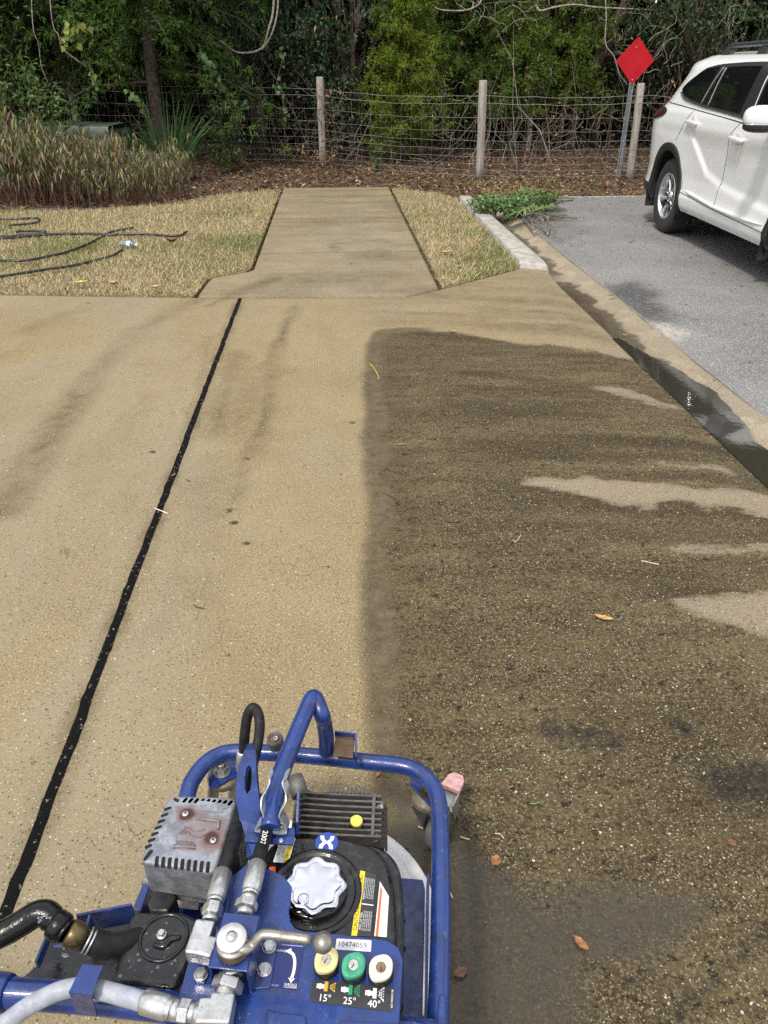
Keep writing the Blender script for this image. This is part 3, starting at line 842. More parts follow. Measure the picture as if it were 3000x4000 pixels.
def broad(label, base, blobs, ncl, nlf, L, W, col, seed=1, name="broadleaf_tree", group=None, tr=.06, cat="tree", cs=.16, hang=.35, trunks=1, extra=None, mat=None, bark=None):
    r = np.random.default_rng(seed)
    base = np.array(base, float)
    root = thing(name, base, label, cat, group)
    mb = MB()
    Cs = []
    wts = np.array([b[1][0] * b[1][1] * b[1][2] for b in blobs]) ** .75; wts /= wts.sum()
    for (c, rad), wt in zip(blobs, wts):
        n = max(3, int(ncl * wt))
        q = rdirs(n, r) * (.35 + .65 * r.random((n, 1)) ** .5) * np.array(rad) + np.array(c)
        Cs.append(q)
    Cs = np.concatenate(Cs)
    for k in range(trunks):
        c = np.array(blobs[k % len(blobs)][0])
        b2 = base + np.array([.25 * (k - (trunks - 1) / 2), 0, -.1])
        tp = trunk_mb(mb, b2, c, tr, tr * .45, 6, .08)
    for c in Cs[::max(1, len(Cs) // 26)]:
        s = tp[int(len(tp) * (.35 + .5 * r.random()))]
        mb.tube(wiggle(s, c, 5, .10, r), [tr * .22, tr * .18, tr * .14, tr * .10, .003], 4, 0, caps=False)
    mb.build("trunk" if cat == "tree" else "stem", bark or BARK, root)
    n = len(Cs) * nlf
    tw = np.repeat(rdirs(len(Cs), r), nlf, 0)            # each clump strung along a twig
    tt = r.normal(size=(n, 1))
    P = np.repeat(Cs, nlf, 0) + tw * tt * cs + r.normal(size=(n, 3)) * cs * .38
    D = unit(tw * np.sign(tt) * .5 + rdirs(n, r) * .8 + np.array([0, 0, -hang]))
    N = unit(rdirs(n, r) * .7 + np.array([0, -.3, .8]))
    cc = np.repeat(colvar(len(Cs), (1, 1, 1), .18, .08, r), nlf, 0)
    C = colvar(n, col, .20, .10, r) * cc
    if extra is not None:
        sel = r.random(n) < extra[1]; C[sel] = colvar(sel.sum(), extra[0], .2, .1, r)
    ls = L * (.6 + .7 * r.random(n))
    lv = Leaves().add(leafgeo(P, D, N, ls, ls * W / L, C))
    lv.build("crown" if cat == "tree" else "foliage", mat or LEAF, root)
    return root

fz = floor_h
# ---- the big dark cedar left of the fence, trunk showing over the yucca
b = A(618, 560, 14.3); B0 = (b.x, 14.6, fz(b.x, 14.6))
r_ = cedar("large dark green cedar with grey leaning trunk behind the spiky clump", B0, 8.5, 2.5, 300, 10, 5, 7, (.055, .100, .020), h0=.15, rise=.10, droop=.42, shape=.55, tr=.13, seed=3, sub=.30, fallcol=(.085, .14, .025))
# ---- feathery cedar at the far left
cedar("bright feathery cedar with drooping boughs at the far left edge", (-7.1, 14.3, fz(-7.1, 14.3)), 8.0, 3.1, 280, 10, 5, 7, (.105, .170, .030), h0=.16, rise=.15, droop=.5, shape=.5, tr=.14, seed=4, sub=.32, fallcol=(.12, .17, .03))
cedar("dark cedar between the feathery cedar and the large dark one", (-4.9, 16.3, fz(-4.9, 16.3)), 9.0, 2.4, 230, 9, 5, 6, (.030, .056, .014), h0=.10, rise=.1, droop=.4, shape=.5, tr=.13, seed=5, sub=.32)
# ---- cedar saplings behind the wire
cedar("slim bright yellow-green cedar sapling between the two middle fence posts", (A(1575, 640, 15.2).x, 15.2, fz(1, 15.2)), 3.15, 1.0, 190, 8, 6, 8, (.165, .225, .028), h0=.03, rise=.55, droop=.25, shape=.62, tr=.035, seed=6, sub=.17, fallcol=(.17, .20, .03))
cedar("wide mid-green cedar just right of the bright sapling", (A(1790, 600, 16.6).x, 16.6, fz(1, 16.6)), 4.4, 1.4, 190, 8, 6, 7, (.080, .135, .025), h0=.10, rise=.35, droop=.3, shape=.6, tr=.06, seed=7, sub=.22)
cedar("feathery cedar rising behind the second fence post", (A(1985, 600, 16.0).x, 16.0, fz(1, 16.)), 2.75, 1.1, 140, 8, 6, 7, (.105, .165, .028), h0=.22, rise=.4, droop=.3, shape=.55, tr=.04, seed=8, sub=.19)
cedar("soft green cedar between the second fence post and the red sign", (A(2180, 600, 16.6).x, 16.6, fz(1, 16.6)), 3.9, 1.1, 180, 8, 6, 7, (.110, .165, .028), h0=.16, rise=.4, droop=.3, shape=.5, tr=.05, seed=9, sub=.20)
# ---- broadleaf evergreens
def at(px, py, Y): q = A(px, py, Y); return (q.x, q.y, q.z)
bx = A(1020, 640, 15.6).x
broad("dark glossy evergreen tree behind the fence left of the first post", (bx, 15.9, fz(bx, 15.9)),
      [(at(900, 60, 15.6), (1.0, .8, .9)), (at(1120, 110, 15.6), (.9, .7, .8)), (at(1010, 330, 15.9), (.95, .6, .6)), (at(1240, 330, 15.8), (.8, .6, .7)), ((bx, 16, 5.2), (2.0, 1.4, 1.6)), ((bx + .4, 16, 7.4), (1.7, 1.3, 1.2))],
      520, 34, .080, .034, (.034, .066, .036), seed=12, tr=.09, hang=.3, extra=((.10, .045, .02), .03), cs=.17)
bx = A(1330, 640, 15.7).x
broad("blue-green broadleaf tree with hanging sprays above the first fence post", (bx, 16.2, fz(bx, 16.2)),
      [(at(1420, 40, 15.3), (.75, .5, .45)), (at(1330, 220, 15.7), (.85, .6, .55)), (at(1250, 130, 15.9), (.9, .6, .6)), ((bx, 16.2, 4.9), (1.7, 1.2, 1.5)), ((bx + .2, 16.4, 7.2), (1.5, 1.2, 1.3))],
      400, 32, .090, .032, (.050, .090, .042), seed=13, tr=.07, hang=.55, extra=((.22, .17, .04), .05), cs=.16)
bx = A(1330, 560, 15.6).x
broad("bushy dark shrub close behind the first fence post", (bx, 15.55, fz(bx, 15.55)), [(at(1330, 480, 15.5), (.62, .4, .45)), (at(1300, 360, 15.6), (.5, .4, .35))], 70, 30, .07, .032, (.055, .098, .038), seed=14, name="shrub", cat="shrub", tr=.02, trunks=3, cs=.13)
bx = A(120, 450, 12.9).x
broad("light green leafy shrub reaching in at the left edge above the box", (bx - .6, 13.3, fz(bx, 13.3)), [(at(90, 430, 12.8), (.62, .4, .36)), (at(20, 330, 12.9), (.5, .4, .35)), (at(-120, 500, 13.2), (.7, .5, .5))], 62, 26, .105, .036, (.115, .185, .055), seed=15, name="shrub", cat="shrub", tr=.025, trunks=3, hang=.15, cs=.15)
bx = A(860, 610, 14.0).x
broad("small round green shrub beside the spiky clump by the fence", (bx, 14.0, fz(bx, 14.0)), [(at(860, 480, 14.0), (.34, .3, .36)), (at(885, 590, 13.9), (.30, .28, .22))], 46, 24, .065, .026, (.075, .130, .030), seed=16, name="shrub", cat="shrub", tr=.014, trunks=4, hang=.1, cs=.09)
bx = A(1470, 640, 14.55).x
broad("little upright seedling with bright leaves at the fence foot", (bx, 14.3, fz(bx, 14.3)), [(at(1472, 590, 14.3), (.09, .09, .22)), (at(1478, 640, 14.3), (.12, .1, .10))], 12, 14, .06, .028, (.085, .15, .035), seed=17, name="seedling", cat="plant", tr=.006, trunks=1, hang=-.1, cs=.05)
bx = A(1120, 600, 14.6).x
broad("small yellow-green sprig at the wire left of the first post", (bx, 14.5, fz(bx, 14.5)), [(at(1115, 590, 14.5), (.16, .1, .09))], 8, 14, .05, .03, (.16, .21, .05), seed=18, name="seedling", cat="plant", tr=.006, hang=.0, cs=.06)
bx = A(2860, 200, 15.0).x
broad("dark evergreen tree behind the red sign and the white car", (bx, 16.2, fz(bx, 16.2)),
      [(at(2700, 60, 15.2), (.9, .6, .5)), (at(2930, 110, 15.0), (.9, .6, .5)), (at(2600, 10, 15.6), (.8, .6, .5)), ((bx, 16.4, 4.6), (2.4, 1.4, 1.3)), ((bx + .8, 16.5, 6.6), (2.1, 1.5, 1.5))],
      560, 34, .085, .036, (.050, .088, .030), seed=19, tr=.12, hang=.45, extra=((.20, .13, .04), .03), cs=.17)
bx = A(2700, 500, 17).x
broad("shadowy thicket tree filling the gap behind the car roof", (bx, 17.6, fz(bx, 17.6)),
      [(at(2500, 300, 17.4), (1.0, .6, .8)), (at(2750, 330, 17.2), (1.2, .6, .9)), (at(2950, 300, 17.0), (1.0, .6, .9))], 330, 34, .095, .04, (.036, .060, .024), seed=20, tr=.06, hang=.4, trunks=3, cs=.2)

# ---- bare trunks
def bare(label, pts, r0, r1, mat=BARK, branches=0, seed=1, name="bare_tree", spread=.9):
    r = np.random.default_rng(seed)
    p = cr([np.array(q) for q in pts], 5); m = len(p)
    root = thing(name, p[0], label, "tree")
    mb = MB(); mb.tube(p, [r0 + (r1 - r0) * i / (m - 1) for i in range(m)], 8)
    mb.build("trunk", mat, root)
    if branches:
        for i in range(branches):
            bb = MB()
            s = p[int(m * (.25 + .7 * r.random()))]
            d = Vector(rdirs(1, r)[0]); d.z = abs(d.z) * .6 + .1
            e = s + d * spread * (.5 + r.random())
            path = wiggle(s, e, 6, .09, r)
            bb.tube(path, [r1 * .55, r1 * .45, r1 * .36, r1 * .28, r1 * .2, .003], 4, caps=False)
            for q in range(3):
                s2 = path[2 + q]; e2 = s2 + Vector(rdirs(1, r)[0]) * spread * .35
                bb.tube(wiggle(s2, e2, 5, .05, r), [r1 * .25, r1 * .2, r1 * .15, .004, .003], 3, caps=False)
            bb.build("branch", mat, root)
    return root
def tall(px0, py0, px1, py1, Y, hgt):
    a, b = A(px0, py0, Y), A(px1, py1, Y)
    a2 = V(a.x + (a.x - b.x) * ((a.z - fz(a.x, Y)) / max(.2, b.z - a.z)) * .6, Y, fz(a.x, Y) - .1)
    c = b + (b - a).normalized() * hgt
    return [a2, a, b, c]
bare("thin mottled double-looking trunk right of the second fence post", tall(2080, 330, 2095, 20, 16.0, 3.5), .055, .035, BARK_PALE, 9, 31)
bare("slender trunk standing close left of the mottled one", tall(2066, 340, 2070, 20, 16.25, 3.5), .045, .03, BARK, 5, 32)
bare("thin pale leaning trunk above the second fence post", tall(1962, 150, 1990, 10, 16.4, 3), .03, .02, BARK_PALE, 8, 33)
bare("thick upright brown trunk left of the red sign", tall(2325, 180, 2315, 10, 17.4, 4), .11, .08, BARK, 6, 34)
bare("thick trunk leaning right beside the red sign", [A(2255, 430, 16.7) + V(-.12, 0, -.9), A(2262, 400, 16.7), A(2330, 250, 16.6), A(2400, 100, 16.5), A(2450, 0, 16.4), A(2600, -420, 16.2)], .115, .10, BARK, 6, 35)
bare("pale crooked branch arching down left of the first post", [A(860, 160, 14.6), A(930, 205, 14.6), A(1020, 190, 14.7), A(1050, 110, 14.7), A(1068, 30, 14.8), A(1072, -150, 14.9)], .012, .020, BARK_PALE, 0, 36, "hanging_branch")
bare("second pale crooked branch hanging beside the arching one", [A(1024, 195, 14.7), A(1062, 130, 14.7), A(1085, 30, 14.8), A(1082, -120, 14.9)], .010, .017, BARK_PALE, 0, 37, "hanging_branch")
bare("long pale branch sweeping across above the red sign", [A(2095, 20, 15.8), A(2110, 42, 15.6), A(2160, 30, 15.5), A(2240, 18, 15.4), A(2330, 28, 15.4), A(2470, 35, 15.4), A(2570, 40, 15.5)], .020, .008, BARK_PALE, 4, 38, "hanging_branch", .5)
bare("pale branch reaching in over the bright sapling", [A(1690, 20, 15.6), A(1720, 38, 15.5), A(1800, 42, 15.4), A(1850, 30, 15.4), A(1880, 0, 15.5), A(1900, -90, 15.6)], .010, .016, BARK_PALE, 5, 39, "hanging_branch", .5)
bare("thin pale sapling stem curving behind the red sign", [A(2450, 330, 13.9), A(2420, 290, 13.8), A(2398, 220, 13.8), A(2365, 170, 13.8), A(2368, 60, 13.9), A(2360, -80, 14)], .010, .008, BARK_PALE, 3, 40, "hanging_branch", .4)
bare("pale dangling vine stem over the left end of the box", [A(190, 330, 13.4), A(162, 260, 13.4), A(150, 170, 13.4), A(130, 110, 13.4), A(120, -60, 13.4)], .006, .008, BARK_PALE, 0, 41, "hanging_branch")
bare("pale kinked vine stem in front of the large dark cedar", [A(320, 250, 13.2), A(245, 190, 13.2), A(228, 135, 13.2), A(210, 110, 13.2), A(197, 20, 13.2), A(195, -90, 13.2)], .007, .008, BARK_PALE, 0, 42, "hanging_branch")
r2 = np.random.default_rng(77)
for i, (px, Y) in enumerate(((1690, 18.2), (1870, 18.6), (2150, 18.0), (2230, 18.8), (1440, 18.5), (1180, 18.0), (2560, 18.4), (2660, 18.0), (2860, 18.7), (1010, 17.6))):
    x0 = A(px, 300, Y).x
    bare(["straight dim trunk deep in the wood behind the bright sapling", "dim trunk deep in the wood left of the second fence post", "thin dim trunk deep in the wood right of the mottled trunks", "dim trunk deep in the wood near the soft green cedar",
          "dim trunk deep in the wood between first post and bright sapling", "dim trunk deep in the wood left of the first post", "dim trunk deep in the wood just right of the red sign", "dim trunk deep in the wood above the car's rear window",
          "dim trunk deep in the wood above the car's roof rail", "dim trunk deep in the wood behind the arching pale branch"][i],
         [(x0, Y, fz(x0, Y) - .1), (x0 + .1 * r2.normal(), Y, 2.2), (x0 + .25 * r2.normal(), Y, 4.5), (x0 + .4 * r2.normal(), Y, 8)], .06 + .05 * r2.random(), .04, BARK if i % 3 else BARK_PALE, 7, 50 + i, "bare_tree", 1.1)

# ---- heart-leaved creeper hanging in the dark cedar
def creeper(label, path, n, L, col, seed):
    r = np.random.default_rng(seed)
    p = cr([A(*q) for q in path], 8)
    root = thing("creeper", p[0], label, "vine")
    MB().tube(p, .004, 5).build("stem", VINE, root)
    idx = r.integers(0, len(p), n)
    P = np.array([p[i] for i in idx]) + r.normal(size=(n, 3)) * .035
    D = unit(rdirs(n, r) * .6 + np.array([0, -.15, -.8])); N = unit(rdirs(n, r) * .5 + np.array([-.2, -1, .3]))
    ls = L * (.7 + .6 * r.random(n))
    Leaves().add(leafgeo(P, D, N, ls, ls * .95, colvar(n, col, .22, .12, r), .10, .05, .35)).build("foliage", LEAF, root)
creeper("yellow-green heart-leaved creeper high in the dark cedar", [(265, 60, 13.0), (270, 110, 13.0), (290, 140, 13.0), (250, 150, 13.0), (325, 90, 13.0), (310, 170, 13.0)], 34, .10, (.20, .27, .05), 61)
creeper("creeper strand hanging below the yellow-green one", [(330, 190, 13.1), (345, 250, 13.1), (365, 300, 13.1), (380, 345, 13.1)], 12, .085, (.13, .21, .05), 62)
creeper("creeper strand trailing to the fence top beside the dark cedar", [(775, 170, 13.8), (795, 215, 13.8), (820, 250, 13.9), (850, 290, 14.0), (865, 340, 14.1), (930, 390, 14.3), (960, 420, 14.4)], 40, .085, (.10, .18, .06), 63)
creeper("creeper strand climbing left of the first fence post", [(1095, 190, 14.6), (1100, 240, 14.6), (1080, 330, 14.6), (1100, 370, 14.6), (1120, 470, 14.6)], 22, .08, (.09, .16, .05), 64)
creeper("creeper leaves hanging over the spiky clump", [(500, 350, 13.2), (530, 380, 13.2), (545, 420, 13.2), (520, 390, 13.2)], 14, .085, (.13, .21, .06), 65)

# ---- spiky clump
def blades(n, base, spread, L, W, col, seed, up=1.2, bend=.5, rad=.12, segs=6):
    r = np.random.default_rng(seed)
    az = r.random(n) * 2 * math.pi; tilt = spread * r.random(n) ** .7
    D = np.stack([np.cos(az) * np.sin(tilt), np.sin(az) * np.sin(tilt), np.cos(tilt)], 1)
    P = np.array(base) + np.stack([np.cos(az), np.sin(az), 0 * az], 1) * rad * r.random((n, 1))
    ln_ = L * (.6 + .45 * r.random(n)); S = unit(np.cross(D, rdirs(n, r)))
    Vt = []; C = colvar(n, col, .25, .1, r)
    for k in range(segs + 1):
        t = k / segs
        q = P + D * (ln_ * t)[:, None] + np.stack([np.cos(az), np.sin(az), 0 * az], 1) * (bend * ln_ * np.sin(tilt) * t * t * .35)[:, None]
        q[:, 2] -= bend * ln_ * (t ** 2.4) * np.sin(tilt)
        wv = W * (1 - t ** 2.2) * (.6 + .4 * min(1, t * 4)) + .001
        Vt += [q - S * wv / 2, q + S * wv / 2]
    Vt = np.stack(Vt, 1).reshape(-1, 3)
    m = 2 * (segs + 1); F = []
    o = np.arange(n) * m
    for k in range(segs): F.append(np.stack([o + 2 * k, o + 2 * k + 1, o + 2 * k + 3, o + 2 * k + 2], 1))
    return Vt, np.concatenate(F), np.repeat(C, m, 0)
yb = A(655, 640, 12.9); yb = (yb.x, 12.9, fz(yb.x, 12.9))
yr = thing("spiky_clump", yb, "tall clump of stiff sword-shaped green leaves beside the green box", "plant")
Leaves().add(blades(190, yb, .62, 1.42, .026, (.060, .115, .036), 71, bend=.55, rad=.17)).build("leaf_blades", LEAF, yr)

# ---- withered perennials in front of the green box
def withered(seed, dry, tall_):
    r = np.random.default_rng(seed)
    root = thing("withered_plant", (0, 0, 0), "withered brown-green stalks with hanging leaves in the thicket before the green box", "plant", "withered plants of the thicket")
    st = MB(); lv = Leaves(); 
    for k in range(13):
        b = np.array([r.normal() * .11, r.normal() * .10, 0]); hgt = tall_ * (.6 + .5 * r.random())
        tp = b + np.array([r.normal() * .12, r.normal() * .12, hgt])
        p = wiggle(b, tp, 6, .025, r); st.tube(p, [.0042, .0038, .0034, .003, .0026, .002], 4, caps=False)
        n = 14
        t = np.concatenate([.42 + .58 * r.random(n - 8), .85 + .15 * r.random(8)]); P = b + (tp - b) * t[:, None] + r.normal(size=(n, 3)) * .008
        az = r.random(n) * 6.28
        D = np.stack([np.cos(az) * .55, np.sin(az) * .55, -1.15 + .75 * r.random(n)], 1)
        C = colvar(n, (.125, .145, .062), .38, .12, r)
        sel = r.random(n) < dry; C[sel] = colvar(sel.sum(), (.30, .23, .165), .4, .1, r)
        sel = r.random(n) < .10; C[sel] = colvar(sel.sum(), (.36, .29, .08), .2, .1, r)
        ls = (.06 + .075 * r.random(n))
        lv.add(leafgeo(P, D, unit(rdirs(n, r) + np.array([0, 0, .4])), ls, ls * .16 + .003, C, .3, .30))
    st.build("stalk", simple("withered_stalk", (.12, .065, .04), .9, 0, .4, 30), root)
    lv.build("foliage", DRYLEAF, root)
    return root
wp_ = [withered(80 + i, (.30, .5, .22)[i], (.80, .70, .92)[i]) for i in range(3)]
r3 = np.random.default_rng(99)
spots = []
for row, (Y, pa, pb) in enumerate(((10.95, 60, 690), (11.3, -40, 720), (11.65, -80, 740), (12.0, -120, 720), (12.35, -150, 640))):
    for k in range(15):
        px = pa + (pb - pa) * (k + .5 + .6 * (r3.random() - .5)) / 15
        y = Y + .22 * (r3.random() - .5) + .25 * max(0, (px - 520) / 200)
        x = A(px, 700, y).x
        spots.append((x, y, px))
for i, (x, y, px) in enumerate(spots):
    k = i % 3; z = fz(x, y) - .01
    sc_ = (.70 + .42 * r3.random() + (.22 if px < 140 else 0)) if px < 480 else .62 + .25 * r3.random()
    if px < 70: sc_ *= 1.12
    if i < 3:
        o = wp_[i]; o.location = (x, y, z); o.rotation_euler = (0, 0, r3.random() * 6); o.scale = (sc_,) * 3
    else: dup(wp_[k], (x, y, z), r3.random() * 6.28, sc=sc_)

# ---- undergrowth and far wood (one mass each)
ub = MB(); r4 = np.random.default_rng(101)
for i in range(330):
    x = -6 + 13.5 * r4.random(); y = (13.6 if x > 2 else 14.9 - .3 * max(0, x)) + 3.2 * r4.random() ** 1.4
    z = fz(x, y); h_ = .3 + 1.9 * r4.random() ** 1.6
    a = np.array([x, y, z - .03]); e = a + np.array([r4.normal() * .45, r4.normal() * .3, h_])
    ub.tube(wiggle(a, e, 5, .10, r4), [.007, .006, .005, .004, .002] if i % 4 else [.013, .011, .009, .007, .003], 3, (0, 0, 1, 0, 2)[i % 5], caps=False)
og = ub.build("undergrowth_twigs", [BARK, VINE, BARK_PALE], o=(0, 0, 0)); tag(og, "tangle of bare brown twigs in the dark wood behind the wire fence", "undergrowth", kind="stuff")
lv = Leaves(); n = 11000
x = -8 + 16.5 * r4.random(n); y = 14.6 + 3.6 * r4.random(n); z = .05 + 2.6 * r4.random(n) ** 1.7
C = colvar(n, (.055, .060, .022), .4, .2, r4); sel = r4.random(n) < .42; C[sel] = colvar(sel.sum(), (.15, .085, .045), .4, .15, r4)
ls = .045 + .05 * r4.random(n)
lv.add(leafgeo(np.stack([x, y, z], 1), rdirs(n, r4), rdirs(n, r4), ls, ls * .45, C))
tag(lv.build("undergrowth_leaves", LEAF, o=(0, 0, 0)), "sparse dead and green leaves among the bare twigs", "undergrowth", kind="stuff")
lv = Leaves(); n = 140000
x = -20 + 42 * r4.random(n); y = 17.9 + 7 * r4.random(n) ** 1.5; z = 9.5 * r4.random(n) ** 1.15
ls = .22 + .22 * r4.random(n)
lv.add(leafgeo(np.stack([x, y, z], 1), rdirs(n, r4), rdirs(n, r4), ls, ls * .6, colvar(n, (.022, .034, .013), .35, .15, r4)))
n = 30000; x = np.where(r4.random(n) < .5, -7.5 - 16 * r4.random(n), 8.5 + 16 * r4.random(n)); y = 11.5 + 8 * r4.random(n); z = 9 * r4.random(n) ** .8; ls = .12 + .12 * r4.random(n)
lv.add(leafgeo(np.stack([x, y, z], 1), rdirs(n, r4), rdirs(n, r4), ls, ls * .6, colvar(n, (.040, .062, .022), .35, .15, r4)))
tag(lv.build("far_wood", LEAF, o=(0, 0, 0)), "dense dark wood closing the view behind the nearer trees", "wood", kind="stuff")

# ---- leaf litter
n = 30000
r5 = np.random.default_rng(103)
x = -7 + 15.5 * r5.random(n); y = 10.7 + 5.6 * r5.random(n) ** .9
inl = polysd(x, y, LAWN_L) ; inr = polysd(x, y, LAWN_R)
edge = 11.18 + .10 * (r5.random(n) - .5)
keep = (inl > -.12 * r5.random(n)) & (inr > -.1 * r5.random(n)) & ~((x > -.76) & (x < .88) & (y < 12.33)) & ((x < -.9) | (y > edge))
x, y = x[keep], y[keep]; n = len(x)
z = floor_z(x, y) + .004 + .03 * r5.random(n)
C = colvar(n, (.195, .115, .062), .4, .12, r5)
sel = r5.random(n) < .35; C[sel] = colvar(sel.sum(), (.08, .045, .026), .35, .1, r5)
sel = r5.random(n) < .10; C[sel] = colvar(sel.sum(), (.42, .30, .18), .2, .1, r5)
dk = sstep(12.2, 12.7, y) * sstep(13.3, 12.8, y) * sstep(-1.2, -.8, x) * sstep(1.0, .7, x)
ls = .042 + .05 * r5.random(n)
D = rdirs(n, r5); D[:, 2] *= .25
lv = Leaves().add(leafgeo(np.stack([x, y, z], 1), D, unit(rdirs(n, r5) * .5 + np.array([0, 0, 1])), ls, ls * .42, C, .3, 0))
tag(lv.build("leaf_litter", DRYLEAF, o=(0, 0, 0)), "brown fallen leaves covering the ground along the fence", "leaf litter", kind="stuff")

# ---- grass
def grass(name, poly, n, seed, label, straw):
    r = np.random.default_rng(seed)
    P = np.array(poly); thatch = .5; lo, hi = P.min(0), P.max(0); lo[0] = max(lo[0], -6.9)
    x = lo[0] + (hi[0] - lo[0]) * r.random(n); y = lo[1] + (hi[1] - lo[1]) * r.random(n)
    k = polysd(x, y, poly) < .03 - .05 * r.random(n); x, y = x[k], y[k]; n = len(x)
    g = fbm(x * 1.1, y * 1.1, 4, seed) + .16 * sstep(-2.2, -.9, x) * sstep(9.5, 7.0, y)
    C = colvar(n, (.50, .42, .245), .24, .07, r)
    gr = r.random(n) < np.clip((g - straw) * 2.6, .05, .85)
    C[gr] = colvar(gr.sum(), (.17, .215, .055), .28, .10, r)
    br = r.random(n) < .10; C[br] = colvar(br.sum(), (.20, .13, .07), .3, .1, r)
    az = r.random(n) * 6.283; tl = .35 + .95 * r.random(n)
    D = np.stack([np.cos(az) * np.sin(tl), np.sin(az) * np.sin(tl), np.cos(tl)], 1)
    L = .028 + .055 * r.random(n) ** 1.4; W = .0030 + .0022 * r.random(n)
    H = np.stack([np.cos(az + 1.57), np.sin(az + 1.57), 0 * az], 1)
    p0 = np.stack([x, y, -.012 + .008 * r.random(n)], 1); p1 = p0 + D * (L * .55)[:, None]; D2 = unit(D + np.array([0, 0, -.55]) + .35 * rdirs(n, r)); p2 = p1 + D2 * (L * .5)[:, None]
    wv = H * (W / 2)[:, None]
    Vt = np.stack([p0 - wv, p0 + wv, p1 + wv * .9, p1 - wv * .9, p2 + wv * .2, p2 - wv * .2], 1).reshape(-1, 3)
    o = np.arange(n) * 6
    F = np.concatenate([np.stack([o, o + 1, o + 2, o + 3], 1), np.stack([o + 3, o + 2, o + 4, o + 5], 1)])
    return tag(npmesh(name, Vt, F, GRASS, np.repeat(C, 6, 0), o=(0, 0, 0)), label, "grass", kind="stuff")
grass("grass", LAWN_L, 140000, 5, "half dormant straw-coloured grass of the wide lawn left of the walk", .46)
grass("grass", LAWN_R, 32000, 6, "half dormant grass in the narrow strip between walk and kerb", .44)
# thin weeds along the verge behind the road
n = 2600; vx = 2.2 + 5.2 * r5.random(n); vy = 11.35 + 1.7 * r5.random(n) ** 1.3
kk = fbm(vx * 1.2, vy * 1.6, 3, 44) > .50; vx, vy = vx[kk], vy[kk]; n = len(vx)
vg = []
lv = Leaves(); az = r5.random(n) * 6.28
D = np.stack([np.cos(az) * .6, np.sin(az) * .6, .9 + 0 * az], 1); L = .08 + .10 * r5.random(n)
C = colvar(n, (.34, .29, .12), .25, .1, r5)
lv.add(leafgeo(np.stack([vx, vy, floor_z(vx, vy)], 1), D, rdirs(n, r5), L, .010 + 0 * L, C, .1, .35))
tag(lv.build("verge_grass", GRASS, o=(0, 0, 0)), "thin yellowish grass tufts among the leaves beyond the road end", "grass", kind="stuff")
# ================================================================== wire fence, vines, sign, box
WOODP = NT("weathered_post"); wq = WOODP.pos()
WOODP.set(Base_Color=WOODP.mix(WOODP.ss(WOODP.noise(WOODP.mapv(wq, (1, 1, .08)), 45, 5, .7), .3, .7), (.19, .16, .13), (.42, .385, .34)), Roughness=.9,
          Normal=WOODP.bump(WOODP.noise(WOODP.mapv(wq, (1, 1, .05)), 70, 4, .7), .8, .006))
WIRE = simple("galvanised_wire", (.36, .36, .365), .5, .5, .25, 40)
FP = [(-9.0, 15.9), (-4.6, 15.5), (-.164, 14.75), (2.394, 13.05), (4.90, 12.95), (7.9, 12.9), (11, 12.9)]
fence = thing("wire_fence", (1, 14, 0), "wire mesh fence with round wooden posts across the edge of the wood", "fence")
ptops = {2: (1249, 300), 3: (1888, 313)}
for i, (x, y) in enumerate(FP[1:-1], 1):
    zb = fz(x, y) - .08
    a = V(x, y, zb)
    if i in ptops: t = A(*ptops[i], y)
    elif i == 4: t = A(2505, 325, y); a = V(A(2458, 703, y).x, y, zb)
    else: t = V(x + .02, y, 1.36)
    mb = MB(); ax = (t - a); L = ax.length; rp = .066 if i != 4 else .06
    mb.lathe([(rp * 1.02, 0), (rp * 1.0, L * .2), (rp * .97, L * .5), (rp * .98, L * .75), (rp * .94, L - .012), (rp * .86, L)], a, ax, 14, 0, lobe=lambda th, h: 1 + .05 * math.sin(3 * th + h * 3) + .03 * math.sin(7 * th + 5 * h))
    mb.build("post", WOODP.m, fence)
mb = MB(); r6 = np.random.default_rng(120)
hs = (1.22, 1.12, .92, .735, .595, .475, .365, .265, .17, .09)
for i in range(len(FP) - 1):
    a, b = np.array(FP[i]), np.array(FP[i + 1]); ln_ = np.hypot(*(b - a)); nv = max(2, int(ln_ / .185))
    off = np.array([(b - a)[1], -(b - a)[0]]) / ln_ * .055
    if off[1] > 0: off = -off
    def wp2(t, h):
        q = a + (b - a) * t + off
        sag = -.03 * math.sin(math.pi * t) * (1 if h > 1 else .6)
        return V(q[0], q[1] + .012 * math.sin(t * 9 + h * 7), h + floor_h(q[0], q[1]) + sag + .006 * math.sin(t * 23 + h * 11))
    for h in hs: mb.tube([wp2(t, h) for t in np.linspace(0, 1, 14)], .0026 if h > 1 else .0019, 4, caps=False)
    for k in range(nv):
        t = (k + .5) / nv; dx = .02 * r6.normal()
        mb.tube([wp2(t + dx * .1 * math.sin(3 * h), h) for h in hs[1:]], .0014, 3, caps=False)
mb.build("wire_mesh", WIRE, fence)

